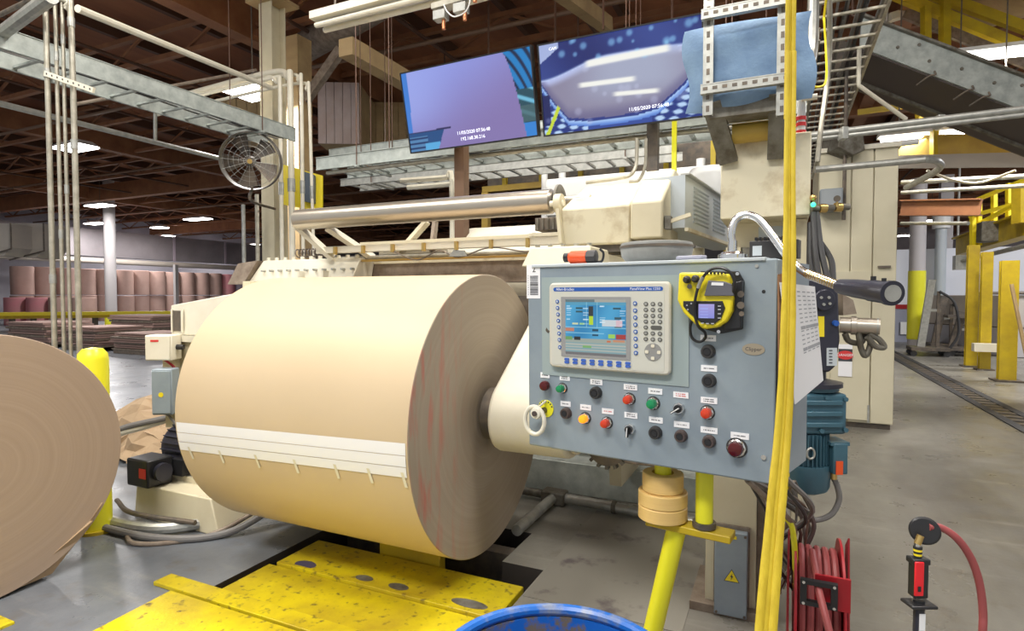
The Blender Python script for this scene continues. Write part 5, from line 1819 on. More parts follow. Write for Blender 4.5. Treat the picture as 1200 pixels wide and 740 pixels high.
def lamp(px, py, m, r=0.0135, collar=True, lab=None, h=0.03):
    r *= 1.12
    # pixel is the centre of the raised lens, so step back to the foot
    a, b = PL(px, py)
    k = (EYE - W(a, b)).normalized()
    a2, b2 = a, b
    q = W(a, b) + (Pn * h * 0.7 - (k * (h * 0.7 / k.dot(Pn))))
    a2 = (q - PC).dot(Pr)
    b2 = (q - PC).dot(Pu)
    # foot position so that the lens at height h*0.7 lies on the same line of sight
    off = k * (h * 0.7 / k.dot(Pn))
    a2, b2 = a + off.dot(Pr), b + off.dot(Pu)
    g = part('pilot_lamp', MB().lathe([(r * 0.92, 0.010), (r * 0.98, 0.014), (r, 0.022), (r * 0.86, h), (r * 0.4, h + 0.003), (0, h + 0.0035)], W(a2, b2), W(a2, b2) + Pn, 24, True, True), m, cp, lab)
    if collar:
        part('collar', MB().lathe([(r * 1.28, 0.0005), (r * 1.28, 0.007), (r * 1.1, 0.010)], W(a2, b2), W(a2, b2) + Pn, 8, True, True), M['chrome'], g)
        part('backing_ring', MB().cyl(W(a2, b2, 0.0003), W(a2, b2, 0.002), r * 1.42, n=24), M['rubber'], g)
    return g


def button(px, py, m, r=0.0175, h=0.020, lab=None):
    r *= 1.1
    a, b = PL(px, py)
    k = (EYE - W(a, b)).normalized()
    off = k * (h * 0.7 / k.dot(Pn))
    a, b = a + off.dot(Pr), b + off.dot(Pu)
    g = part('push_button', MB().lathe([(r * 1.06, 0.0005), (r * 1.06, 0.006), (r, 0.008), (r * 0.98, h * 0.8), (r * 0.85, h), (r * 0.62, h), (r * 0.58, h - 0.002), (0, h - 0.002)], W(a, b), W(a, b) + Pn, 28, True, True), m, cp, lab)
    part('button_cap', MB().cyl(W(a, b, h - 0.0019), W(a, b, h + 0.001), r * 0.5, n=20), M['black'], g)


def selector(px, py, ang, r=0.0165):
    a, b = PL(px, py)
    g = part('selector_switch', MB().lathe([(r * 1.1, 0.0005), (r * 1.1, 0.008), (r * 0.95, 0.012)], W(a, b), W(a, b) + Pn, 8, True, True), M['chrome'], cp)
    part('selector_core', disc(MB(), a, b, r * 0.72, 0.0121, 0.018), M['black'], g)
    d = Pr * math.cos(ang) + Pu * math.sin(ang)
    s = Pn.cross(d)
    part('selector_lever', MB().obox(W(a, b, 0.023) + d * r * 0.35, d * r * 1.9, s * 0.007, Pn * 0.011), M['black'], g)
    part('lever_mark', MB().obox(W(a, b, 0.029) + d * r * 0.35, d * r * 1.8, s * 0.003, Pn * 0.0012), M['white'], g)


lamp(638, 452.5, M['ldark'], 0.0155, False, 'dark red lamp, top left')
lamp(656, 456, M['lgreen'], 0.0115, True, 'green lamp at the left')
button(697, 461, M['btn'], lab='black button below the terminal')
lamp(735, 469, M['lred'], 0.0125, True, 'orange-red lamp below the terminal')
lamp(763, 474, M['lgreen'], 0.0135, True, 'dark green lamp')
button(662, 485, M['btnb'], 0.0165, lab='brownish button')
lamp(683, 491.5, M['lamber'], 0.0125, True, 'lit amber lamp')
lamp(708.5, 497, M['lred'], 0.0125, True, 'red lamp right of the amber one')
selector(738.5, 503, math.radians(-95))
button(767, 508, M['btn'])
selector(796, 478.6, math.radians(-145))
button(797, 512, M['btnb'], 0.0165)
button(830, 447, M['btn'])
button(829, 412.6, M['btn'])
lamp(827, 485, M['lred'], 0.0135, True, 'red lamp in the right column')
button(830, 518.5, M['btnb'], 0.0165)
lamp(861.5, 527, M['ldark'], 0.0185, True, 'large dark red lamp at the lower right')
ptxt = {0: 'ALARM', 1: 'DRIVE\nREADY', 2: 'CYLINDER\nLIFT', 3: 'CORE\nEJECT', 4: 'ROLL CLAMP', 5: 'JOG DOWN', 6: 'BRAKE ON', 7: 'BRAKE OFF'}
for i, (px, py, w) in enumerate(((639, 440, .029), (662, 443, .031), (699, 448, .035), (739, 454, .036), (768, 458.8, .036), (798, 463.2, .037), (663, 473.5, .031), (686.5, 477.7, .032), (712.5, 482.3, .033),
                                 (739.5, 487, .035), (768.8, 492.5, .035), (799, 498, .038), (831, 469.5, .038), (831, 504.5, .039), (867, 511, .040), (831, 432, .037), (830, 396.5, .036))):
    a, b = PL(px, py)
    g = part('legend_plate', slab(MB(), a - w * 0.62, a + w * 0.62, b - 0.009, b + 0.009, 0.0005, 0.002), M['paper'], cp)
    # the wording is too small to read in the photograph: rows of fine grey print
    mb = MB()
    rows = 2 if i in (1, 2, 3, 5, 9, 12) else 1
    random.seed(i)
    for r_ in range(rows):
        yy = b + (0.003 - 0.006 * r_ if rows == 2 else 0)
        xx = a - w * 0.40
        while xx < a + w * 0.38:
            ww = random.uniform(0.0012, 0.0022)
            slab(mb, xx, xx + ww, yy - 0.0016, yy + 0.0016, 0.0021, 0.0024)
            xx += ww + random.choice((0.0007, 0.0007, 0.0025))
    part('fine_print', mb, M['inkred'] if i in (5, 8) else M['ink'], g, kind='stuff')
# brand oval
a, b = PL(883, 409.6)
e = part('oval_nameplate', MB().prism([W(a + 0.030 * math.cos(2 * PI * k / 32), b + 0.0165 * math.sin(2 * PI * k / 32), 0.0005) for k in range(32)], Pn * 0.0015), mat('bronze plate', (0.42, 0.36, 0.27), 0.4, 0.4), cp, 'oval bronze nameplate')
text('lettering', 'Clipper', W(a, b, 0.0024), Pr, Pu, 0.0145, M['ink'], e)
# emergency stop with yellow collar and white ring guard
a, b = PL(640, 479)
es = part('emergency_stop', disc(MB(), a, b, 0.030, 0.0005, 0.003, 32), M['yellowlime'], cp, 'yellow emergency stop collar')
for k in range(7):
    an = math.radians(20 + 22 * k)
    q = W(a + 0.0255 * math.cos(an), b + 0.0255 * math.sin(an), 0.0033)
    part('collar_print', MB().obox(q, (Pr * math.cos(an) + Pu * math.sin(an)) * 0.006, (Pu * math.cos(an) - Pr * math.sin(an)) * 0.005, Pn * 0.0004), M['ink'], es)
part('stop_stem', disc(MB(), a - 0.005, b - 0.006, 0.011, 0.0031, 0.05), M['darksteel'], es)
a2, b2 = PL(635, 490)
part('stop_head', MB().lathe([(0.019, 0.05), (0.021, 0.056), (0.018, 0.066), (0.007, 0.068)], W(a - 0.005, b - 0.006), W(a - 0.005, b - 0.006) + Pn, 28, True, True), M['cream'], es)
part('stop_button', MB().cyl(W(a - 0.005, b - 0.006, 0.0681), W(a - 0.005, b - 0.006, 0.073), 0.009, n=20), M['btnb'], es)
rc = (a2 + 0.004, b2 + 0.002)
part('ring_guard', MB().tube([W(rc[0] + 0.038 * math.cos(2 * PI * k / 20), rc[1] + 0.047 * math.sin(2 * PI * k / 20), 0.055) for k in range(20)], 0.0075, n=10, sub=3, closed=True), M['cream'], es, 'cream ring guard')
part('ring_stay', MB().cyl(W(rc[0] + 0.012, rc[1] + 0.044, 0.055), W(a + 0.0, b + 0.026, 0.003), 0.004, n=8), M['cream'], es)

# ---- yellow handheld read-out hung on the panel
a, b = PL(835, 386)
yd = thing('handheld_terminal', 'yellow and black handheld unit with small lit screen and looped cable', 'handheld device', W(a, b, 0.0))
part('mount_plate', MB().prism([W(*PL(*p), 0.0005) for p in ((822, 318), (866, 318), (873, 330), (871, 386), (846, 391), (824, 385))], Pn * 0.012), M['black'], yd, bevel=0.002)
part('cradle_side', MB().prism([W(*PL(*p), 0.0126) for p in ((860, 332), (873, 329), (871, 384), (852, 386), (852, 364))], Pn * 0.02), M['black'], yd, bevel=0.002)


def yl(px, py, off):
    """a point off the panel face on the line of sight of a photograph point, measured for the raised body"""
    r = ray(px, py)
    q = EYE + r * ((PC + Pn * off - EYE).dot(Pn) / r.dot(Pn))
    return q


body = [(801, 320), (846, 320), (858, 322), (863, 350), (862, 364), (856, 376), (845, 383), (830, 385), (820, 380), (806, 366), (799, 352)]
part('yellow_body', MB().prism([yl(*p, 0.0129) for p in body], Pn * 0.045), mat('device yellow', (0.82, 0.68, 0.02), 0.35), yd, bevel=0.006)
part('front_face', MB().prism([yl(*p, 0.058) for p in ((801, 353), (847, 353), (850, 361), (845, 374), (836, 381), (822, 378), (809, 368), (801, 359))], Pn * 0.004), M['black'], yd, bevel=0.001)
q0, q1, q2 = yl(818.5, 373, 0.0623), yl(837, 374.5, 0.0623), yl(818, 356.5, 0.0623)
w_ = (q1 - q0).dot(Pr)
h_ = (q2 - q0).dot(Pu)
screen('display', q0 + Pr * w_ / 2 + Pu * h_ / 2, Pr * w_, Pu * h_, lambda u, v: mixc((0.56, 0.58, 0.90), (0.70, 0.66, 0.90), v) if not (0.1 < u < 0.6 and int(v * 14) % 3 == 0) else (0.66, 0.70, 0.98), 24, 20, picture('handheld picture', 0.75), yd)
for px, py in ((843, 359), (843, 363), (843, 368), (843, 373), (823, 379), (829, 379.5), (835, 379.5)):
    part('key', MB().obox(yl(px, py, 0.0635), Pr * 0.008, Pu * 0.003, Pn * 0.002), M['greyink'], yd)
for px, py in ((805, 358), (810, 356), (806, 363)):
    part('key', MB().cyl(yl(px, py, 0.062), yl(px, py, 0.0645), 0.0025, n=8), M['greyink'], yd)
part('grey_module', MB().prism([yl(*p, 0.058) for p in ((831, 329), (849, 330), (858, 333), (861, 347), (826, 347))], Pn * 0.010), mat('slate plastic', (0.12, 0.12, 0.14), 0.4), yd, bevel=0.002)
part('module_label', MB().prism([yl(*p, 0.0685) for p in ((834, 331), (848, 331.5), (847.5, 335), (833.5, 334.5))], Pn * 0.0005), M['paper'], yd)
for px, py in ((806, 328), (816, 327)):
    part('connector', MB().lathe([(0.009, 0), (0.011, 0.004), (0.011, 0.012), (0.007, 0.016), (0.006, 0.026)], yl(px, py, 0.0585), yl(px, py, 0.0585) + Pn, 14, True, True), M['btn'], yd)
part('connector', MB().cyl(yl(808, 336, 0.0585), yl(808, 336, 0.078), 0.007, n=12), M['darksteel'], yd)
for k in range(6):
    part('ridge', MB().obox(yl(829 + 4.2 * k, 320.5, 0.0585), Pr * 0.006, Pu * 0.004, Pn * 0.004), M['black'], yd)
for px, py in ((864, 321), (842, 389)):
    part('screw', MB().cyl(yl(px, py, 0.0127), yl(px, py, 0.018), 0.005, n=12), M['chrome'], yd)
for px, py, r_ in ((868, 345, 0.009), (868, 358, 0.010), (869, 368, 0.007)):
    part('clip_roller', MB().cyl(yl(px, py, 0.033), yl(px, py, 0.048), r_, n=14), M['darksteel'], yd)
part('looped_cable', MB().tube([yl(858, 346, 0.06), yl(861, 332, 0.075), yl(855, 319, 0.08), yl(843, 314, 0.08), yl(830, 318, 0.08), yl(820, 332, 0.075), yl(815, 350, 0.075), yl(814, 366, 0.07), yl(818, 382, 0.06), yl(826, 390, 0.03), yl(826, 397, 0.012), yl(819, 401, 0.012), yl(811, 396, 0.014), yl(809, 384, 0.02), yl(812, 372, 0.02)], 0.0042, n=8), M['black'], yd)
part('cable_sleeve', MB().tube([yl(824, 325, 0.079), yl(820.5, 331, 0.077), yl(818, 338, 0.076)], 0.0055, n=8), M['galv'], yd)

# ---- things lying on top of the panel


def ptop(px, back):
    """a point on the panel's top, back metres behind its face"""
    r = ray(px, 309)
    q = EYE + r * ((PC - Pn * back - EYE).dot(Pn) / r.dot(Pn))
    return W((q - PC).dot(Pr), PH / 2 + 0.005, -back)


q0, q1 = ptop(661, 0.04) + Z * 0.022, ptop(699, 0.05) + Z * 0.022
fl = thing('flashlight', 'orange flashlight with black ends lying on the control panel', 'flashlight', q0 - Z * 0.022)
part('orange_body', MB().lathe([(0.017, 0.16), (0.022, 0.22), (0.022, 0.70), (0.022, 0.72)], q0, q1, 8, True), M['orange'], fl, bevel=0.002)
part('lamp_head', MB().lathe([(0.012, 0.0), (0.016, 0.02), (0.016, 0.155)], q0, q1, 20, True), M['black'], fl)
part('tail_cap', MB().lathe([(0.0222, 0.725), (0.0222, 0.99), (0.02, 1.0)], q0, q1, 8, True), M['btn'], fl)
part('belt_clip', MB().tube([q1 - Z * 0.018, q1 + Pr * 0.02 - Z * 0.015, q1 + Pr * 0.025 + Z * 0.01, q1 + Pr * 0.012 + Z * 0.025], 0.004, n=6), M['black'], fl)
c = ptop(769, 0.14)
ds = thing('foam_pad_dish', 'grey flat round dish on top of the control panel', 'dish', c)
part('dish_body', MB().lathe([(0.095, 0.0), (0.112, 0.018), (0.118, 0.050), (0.114, 0.062), (0.105, 0.064), (0.0, 0.064)], c, c + Z, 40, True, True), M['crust'] if 0 else mat('grey rubber disc', (0.33, 0.33, 0.31), 0.6, 0, (0.25, 0.25, 0.23), 12), ds)
part('rim_band', MB().lathe([(0.1195, 0.045), (0.1195, 0.053)], c, c + Z, 40, False, True), M['darksteel'], ds)
q = ptop(809, 0.05) + Z * 0.006
solo('scraper_pad', MB().prism([q + Pr * x + Pn * y - Z * 0.005 for x, y in ((-0.045, 0.0), (-0.03, 0.022), (0.04, 0.022), (0.05, 0.0), (0.03, -0.02), (-0.035, -0.02))], Z * 0.012), mat('violet grey pad', (0.33, 0.33, 0.40), 0.6), 'small flat violet-grey pad beside the grey dish', 'pad', bevel=0.004)

# dark vented box at the back of the panel's top
q = ptop(908, 0.19)
vb = thing('vented_box', 'small black vented box with grey label on top of the panel, behind the sling', 'electrical box', q)
part('box_body', MB().obox(q + Z * 0.028, Pr * 0.135, Pn * 0.06, Z * 0.056), M['btn'], vb, bevel=0.002)
part('grey_label', MB().obox(q + Z * 0.026 - Pr * 0.045 + Pn * 0.031, Pr * 0.026, Pn * 0.001, Z * 0.03), M['louver'], vb)
for k in range(9):
    part('vent_rib', MB().obox(q + Z * 0.062 + Pr * (-0.05 + 0.0125 * k), Pr * 0.006, Pn * 0.055, Z * 0.01), M['black'], vb)
# gooseneck lamp
g0_ = ptop(858, 0.10)
gl = thing('gooseneck_lamp', 'bent chrome gooseneck lamp with black barrel head over the panel', 'lamp', g0_)
part('base', MB().lathe([(0.042, 0), (0.042, 0.014), (0.034, 0.016), (0.030, 0.022), (0.014, 0.026), (0.013, 0.055)], g0_, g0_ + Z, 24, True, True), M['chrome'], gl)
dg = (g0_ - EYE).dot(CF)
tip = atd(985, 336, 1.50)
pts = [g0_ + Z * 0.05, atd(857, 272, dg), atd(863, 257, dg), atd(876, 252, dg - 0.01), atd(890, 258, dg - 0.03), atd(905, 276, dg - 0.06), atd(924, 302, dg - 0.10), atd(946, 321, dg - 0.15), tip]
part('flexible_neck', MB().tube(pts, 0.0115, n=12, sub=8), M['chrome'], gl)
for k in range(30):
    s_ = k / 29 * 1.0
    q = pts[-1].lerp(pts[-2], s_)
    part('neck_ring', MB().cyl(q, q + (pts[-1] - pts[-2]).normalized() * 0.0022, 0.0127, n=12), M['brass'] if k % 2 else M['chrome'], gl)
end = atd(1046, 344, 1.30)
part('barrel', MB().lathe([(0.014, -0.03), (0.019, 0.0), (0.023, 0.35), (0.0235, 0.62), (0.0255, 0.63), (0.0255, 0.93), (0.028, 0.94), (0.028, 1.0)], tip, end, 32, True), M['blackmetal'], gl)
dd_ = (end - tip).normalized()
part('lens', MB().cyl(end + dd_ * 0.0003, end + dd_ * 0.002, 0.019, n=28), M['galv'], gl)
part('barrel_knob', MB().cyl(tip.lerp(end, 0.66) + Z * 0.025, tip.lerp(end, 0.66) + Z * 0.034, 0.006, n=12), M['black'], gl)
part('barrel_knob', MB().cyl(tip.lerp(end, 0.85) - Z * 0.0, tip.lerp(end, 0.85) + Z * 0.032, 0.005, n=12), M['black'], gl)

# clipboard and papers on the panel's right side
th = thing('clipboard', 'brown clipboard with white printed sheets hung on the panel side', 'clipboard', W(PW / 2, -0.1, -0.05))
bd = [atd(911, 322, 1.595), atd(930, 318, 1.67), atd(927, 480, 1.67), atd(912, 492, 1.600)]
nn_ = (bd[1] - bd[0]).cross(bd[3] - bd[0]).normalized()
if nn_.dot(EYE - bd[0]) < 0:
    nn_ = -nn_
part('board', MB().prism(bd, nn_ * 0.004), mat('hardboard', (0.30, 0.15, 0.07), 0.6), th)
pp = [atd(912, 331, 1.590), atd(953, 336, 1.69), atd(963, 446, 1.73), atd(930, 474, 1.65)]
n2 = (pp[1] - pp[0]).cross(pp[3] - pp[0]).normalized()
if n2.dot(EYE - pp[0]) < 0:
    n2 = -n2
sh = part('sheet', MB().prism([p + n2 * 0.003 for p in pp], n2 * 0.001), M['paper'], th)
part('sheet', MB().prism([p + n2 * 0.0005 + Pr * 0.003 for p in pp], n2 * 0.001), M['paper'], th)
mb = MB()
mg = MB()
e1, e2 = pp[1] - pp[0], pp[3] - pp[0]
e1b = pp[2] - pp[3]


def pq(u, v):
    return pp[0] + (e1 * u) * (1 - v) + (e1b * u) * v + e2 * v + n2 * 0.0048


for k in range(15):
    v = 0.06 + 0.04 * k
    for u in (0.45, 0.60, 0.74, 0.87):
        tgt = mg if k in (8, 13) else mb
        wd = 0.14 if tgt is mg else 0.09
        hh_ = 0.03 if tgt is mg else 0.010
        tgt.face([pq(u, v), pq(u + wd, v), pq(u + wd, v + hh_), pq(u, v + hh_)])
part('printed_rows', mb, M['greyink'], sh, kind='stuff')
part('grey_rows', mg, M['greyink'], sh, kind='stuff')

# ---- stand under the panel: yellow pipes, bracket, tape rolls
st = thing('panel_stand', 'bright yellow pipe stand under the control panel', 'stand', atd(757, 886, 1.9))
top1 = W(PL(762, 540)[0], -PH / 2 - 0.001, -0.12)
top2 = W(PL(813, 548)[0], -PH / 2 - 0.001, -0.12)
zb_ = atd(779, 609, (top1 - EYE).dot(CF)).z
part('upper_pipe', MB().cyl(top1, Vector((top1.x, top1.y, zb_ + 0.002)), 0.027, n=20), M['yellowlime'], st)
part('upper_pipe', MB().cyl(top2, Vector((top2.x, top2.y, zb_ + 0.002)), 0.027, n=20), M['yellowlime'], st)
lo = Vector((top1.x + 0.045, top1.y, zb_ - 0.025))
part('bracket', MB().obox(Vector(((top1.x + top2.x) / 2 + 0.02, top1.y - 0.01, zb_ - 0.012)), Pr * 0.27, Pu.cross(Pr) * 0.07, Z * 0.024), M['gantry'], st, bevel=0.004)
ft = atd(765, 740, 1.95)
dl = (ft - lo)
ft = lo + dl * (lo.z / -dl.z)
part('lower_pipe', MB().cyl(lo, Vector((ft.x, ft.y, 0.0)), 0.031, n=24), M['yellowlime'], st)
part('pipe_socket', MB().cyl((top2.x, top2.y, zb_ + 0.003), (top2.x, top2.y, zb_ + 0.02), 0.036, n=20), M['darksteel'], st)
for k, (r_, z0, z1, lb) in enumerate(((0.079, zb_ + 0.004, zb_ + 0.095, 'lower and wider of two tan tape rolls round the yellow pipe'), (0.066, zb_ + 0.096, zb_ + 0.155, 'upper and smaller of two tan tape rolls round the yellow pipe'))):
    th = thing('tape_roll', lb, 'tape roll', (top1.x, top1.y, z0), 0, 'tape rolls on the yellow pipe')
    mm = mat('tan tape', (0.80, 0.55, 0.20), 0.5, 0, (0.74, 0.49, 0.17), 2, stretch=(1, 1, 60)) if k == 0 else bpy.data.materials['tan tape']
    zm = (z0 + z1) / 2
    zz0 = z0
    for (q0_, q1_) in (((z0, zm - 0.0005), (zm + 0.0005, z1)) if k == 0 else ((z0, z1),)):
        rr_ = r_
        part('tape_winding', MB().lathe([(0.036, q0_), (rr_ - 0.003, q0_), (rr_, q0_ + 0.003), (rr_, q1_ - 0.003), (rr_ - 0.003, q1_), (0.036, q1_), (0.036, q0_)], (top1.x, top1.y, 0), (top1.x, top1.y, 1), 40, False, True), mm, th)

# pipes on the floor behind the roll
fp = thing('floor_conduit', 'grey conduit with joint box on the floor behind the big roll', 'conduit', (-1.6, 3.98, 0.05))
j = atz(650, 582, 0.05)
q = atz(742, 599, 0.05)
q2 = atz(610, 618, 0.05)
q3 = j + (j - q).normalized() * 0.5
part('pipe', MB().cyl(j, q + (q - j).normalized() * 0.6, 0.035, n=12), M['galv'], fp)
part('pipe', MB().cyl(j, q3, 0.03, n=12), M['crust'], fp)
part('branch_pipe', MB().cyl(j, q2 + (q2 - j) * 0.1, 0.035, n=12), M['galv'], fp)
part('joint', MB().obox(j, (q - j).normalized() * 0.18, Y * 0.12, Z * 0.09), M['crust'], fp, bevel=0.01)
part('coupling', MB().cyl(j.lerp(q, 0.75), j.lerp(q, 0.80), 0.043, n=12), M['crust'], fp)
# greasy chain drive under the panel behind
th = thing('drive_gear', 'greasy dark gear cluster under the panel behind the roll arm', 'gear', atd(712, 530, 3.5))
c = atd(712, 522, 3.5)
part('gear_wheel', MB().lathe([(0.04, -0.03), (0.12, -0.03), (0.12, 0.03), (0.04, 0.03)], c, c + Y, 28, True, True), M['darksteel'], th)
for k in range(16):
    an = 2 * PI * k / 16
    part('gear_tooth', MB().obox(c + Vector((math.cos(an), 0, math.sin(an))) * 0.13, Vector((math.cos(an), 0, math.sin(an))) * 0.025, Y * 0.05, Vector((-math.sin(an), 0, math.cos(an))) * 0.02), M['crust'], th)
part('gear_box', MB().box(c.x + 0.08, c.x + 0.32, c.y, c.y + 0.2, c.z - 0.10, c.z + 0.12), M['rusty'], th, bevel=0.01)
part('gear_box', MB().box(c.x - 0.35, c.x - 0.15, c.y + 0.1, c.y + 0.25, c.z - 0.02, c.z + 0.12), M['crust'], th, bevel=0.01)
part('bearing', MB().cyl((c.x + 0.2, c.y - 0.03, c.z), (c.x + 0.2, c.y - 0.001, c.z), 0.06, n=20), M['galv'], th)
part('mount_bracket', MB().box(c.x - 0.05, c.x + 0.05, c.y + 0.04, c.y + 0.78, c.z + 0.0, c.z + 0.05), M['crust'], th)

# yellow double webbing sling that hangs down before the panel's right edge
ctr = [(927.5, -40, 1.62, 0.014), (927, 60, 1.60, 0.0145), (925.5, 180, 1.57, 0.015), (925, 300, 1.53, 0.017), (923, 400, 1.50, 0.019), (918, 500, 1.47, 0.021), (909, 600, 1.42, 0.023), (899, 720, 1.36, 0.025), (889, 860, 1.30, 0.026), (884, 1000, 1.27, 0.026)]
w0_ = atd(*ctr[0][:3])
sg = thing('webbing_sling', 'long yellow doubled webbing sling hanging over the panel edge', 'sling', (w0_.x, w0_.y, 0.3))
up_ = w0_ + (w0_ - atd(*ctr[1][:3])).normalized() * 0.0
for k in range(3):
    mb = MB()
    P_, R_ = [], []
    f = (k - 1) * 0.62
    hp = Vector((w0_.x, w0_.y, 7.3))
    P_.append(hp)
    R_.append(0.008)
    for (px, py, t, hw_) in ctr:
        P_.append(atd(px, py, t) + CR * hw_ * f + CF * (0.004 * (k == 1)))
        R_.append(hw_ * 0.44)
    mb.tube(P_, R_, n=10, sub=6, flat=(CF, 0.45))
    part('webbing_strand', mb, M['strap'], sg)
part('ceiling_hook', MB().tube([(w0_.x, w0_.y, 7.4), (w0_.x, w0_.y, 7.32), (w0_.x + 0.03, w0_.y, 7.28), (w0_.x, w0_.y, 7.25)], 0.01, n=8), M['darksteel'], sg)

# ================================================================ RIGHT OF THE PANEL: black gearbox, teal motor, reel
TG = 2.45


def G(px, py, t=TG):
    return atd(px, py, t)


gb = thing('gear_motor', 'black gearbox on a teal finned gear motor standing right of the panel', 'gear motor', G(962, 590))
Rg, Fg = CR, Vector((CF.x, CF.y, 0)).normalized()
up = Z


def gbox(px0, px1, py0, py1, dep, t=TG):
    a_, b_ = atd(px0, py1, t), atd(px1, py0, t)
    c_ = (a_ + b_) / 2 + Fg * dep / 2
    return MB().obox(c_, Rg * (b_ - a_).dot(Rg), Fg * dep, Z * (b_.z - a_.z))


part('black_gearbox', MB().prism([G(*p) for p in ((938, 328), (966, 326), (983, 338), (985, 400), (980, 430), (972, 437), (955, 437), (944, 425), (938, 400))], Fg * 0.16), M['blackmetal'], gb, bevel=0.01)
part('gearbox_cap', MB().cyl(G(964, 352) - Fg * 0.02, G(964, 352) - Fg * 0.0005, 0.045, n=24), M['blackmetal'], gb, bevel=0.004)
for dx, dy in ((-5, -3), (4, -3), (-2, 5), (5, 4)):
    part('cap_bolt', MB().cyl(G(964 + dx, 352 + dy) - Fg * 0.026, G(964 + dx, 352 + dy) - Fg * 0.0205, 0.006, n=8), M['galv'], gb)
part('yellow_sticker', MB().prism([G(*p, TG - 0.004) for p in ((959, 371), (966, 371), (966, 395), (960, 395))], Fg * 0.003), M['yellow'], gb)
part('rating_plate', MB().prism([G(*p, TG - 0.004) for p in ((969, 408), (981, 408), (981, 429), (969, 429))], Fg * 0.003), M['louver'], gb)
mb = MB()
for k in range(5):
    mb.obox(G(973.5, 411 + 3.6 * k, TG - 0.0052), Rg * 0.014, Fg * 0.001, Z * 0.004)
part('plate_print', mb, M['ink'], gb, kind='stuff')
part('blue_plug', MB().cyl(G(978, 379) - Fg * 0.015, G(978, 379) - Fg * 0.0005, 0.012, n=14), M['inkblue'], gb)
c = G(966, 446) + Fg * 0.09
part('neck', MB().cyl(c - Z * 0.01, c + Z * 0.05, 0.05, n=24), M['blackmetal'], gb)
part('black_flange', MB().lathe([(0.115, 0), (0.115, 0.018), (0.09, 0.022), (0.06, 0.03)], c - Z * 0.035, c + Z, 40, True, True), M['blackmetal'], gb)
part('teal_flange', MB().cyl(c - Z * 0.052, c - Z * 0.036, 0.10, n=36), M['teal'], gb)
tgb = part('teal_gearcase', gbox(938, 993, 462, 510, 0.17), M['teal'], gb, bevel=0.012)
for k in range(3):
    part('case_rib', gbox(946, 988, 470 + 13 * k, 476 + 13 * k, 0.012, TG - 0.013), M['teal'], gb, bevel=0.004)
for px, py in ((968, 466), (952, 484), (990, 468), (990, 504), (962, 505)):
    part('case_bolt', MB().cyl(G(px, py) - Fg * 0.012, G(px, py) - Fg * 0.0005, 0.010, n=8), M['teal'], gb)
mc = G(955, 510) + Fg * 0.10
z1_, z2_, z3_ = G(955, 511).z, G(955, 549).z, G(955, 584).z
part('motor_core', MB().cyl((mc.x, mc.y, z2_), (mc.x, mc.y, z1_), 0.088, n=32), M['teal'], gb)
for k in range(36):
    an = 2 * PI * k / 36
    u = Vector((math.cos(an), math.sin(an), 0))
    part('motor_fin', MB().obox(Vector((mc.x, mc.y, (z1_ + z2_) / 2)) + u * 0.096, u * 0.015, Z.cross(u) * 0.004, Z * (z1_ - z2_ - 0.004)), M['teal'], gb)
part('fan_cowl', MB().lathe([(0.075, 0), (0.10, 0.012), (0.108, 0.03), (0.110, z2_ - z3_)], (mc.x, mc.y, z3_), (mc.x, mc.y, z3_ + 1), 40, True, True), M['teal'], gb)
part('terminal_box', gbox(977, 994, 520, 557, 0.10), M['teal'], gb, bevel=0.006)
part('box_lid', gbox(974, 996, 519, 523, 0.11), M['teal'], gb)
part('orange_label', gbox(980, 988, 541, 557, 0.003, TG - 0.004), M['orange'], gb)
part('lifting_eye', MB().tube([G(950, 532) - Fg * 0.0 + Rg * 0.016 * math.cos(k * PI / 4) + Z * 0.022 * math.sin(k * PI / 4) for k in range(8)], 0.005, n=8, closed=True), M['galv'], gb)
part('cable_gland', MB().cyl(G(984, 566) + Fg * 0.05, G(984, 557.5) + Fg * 0.05, 0.016, n=12), M['brass'], gb)
part('power_cable', MB().tube([G(984, 564) + Fg * 0.05, G(989, 575) + Fg * 0.05, G(991, 592) + Fg * 0.05, G(980, 610) + Fg * 0.05, G(958, 616) + Fg * 0.06, G(940, 604) + Fg * 0.08, G(928, 592) + Fg * 0.1], 0.012, n=10), M['greyrubber'], gb)
part('carrier_arm', MB().cyl(G(962, 340) + Fg * 0.161, G(962, 340) + Fg * 0.85, 0.04, n=16), M['beige'], gb)
part('carrier_plate', MB().obox(G(962, 340) + Fg * 0.9, X * 0.3, Y * 0.1, Z * 0.3), M['beige'], gb)
# stainless cylinder with chain and hoses
th = thing('steel_coupling', 'stainless steel cylinder sticking out right of the black gearbox', 'coupling', G(985, 381))
p0_, p1_ = G(984, 381, 2.52), G(1031, 383, 2.45)
part('coupling_body', MB().lathe([(0.035, 0.0), (0.035, 0.28), (0.04, 0.29), (0.04, 0.42), (0.0345, 0.43), (0.0345, 1.0)], p0_, p1_, 32, True), M['steel'], th)
part('end_ring', MB().lathe([(0.036, 0.92), (0.036, 0.96)], p0_, p1_, 32, False), M['galv'], th)
part('steel_bracket', MB().prism([G(*p, 2.56) for p in ((988, 345), (1000, 352), (1004, 368), (988, 370))], Fg * 0.05), M['rusty'], th)
solo('drain_pipes', MB(), M['galv'], 'x', 'x') if 0 else None
for i, pts in enumerate((((990, 391), (995, 400), (1008, 402), (1014, 392)), ((1006, 390), (1009, 408), (1014, 417), (1020, 404), (1017, 390)), ((1018, 391), (1030, 398), (1036, 407), (1026, 406), (1016, 395)))):
    solo('braided_hose', MB().tube([G(*p, 2.5 - 0.02 * i) for p in pts], 0.0125, n=10), M['crust'], ('left', 'middle drooping', 'right, sticking out')[i] + ' dirty braided hose under the stainless steel cylinder', 'hose', 'braided hoses under the steel cylinder')
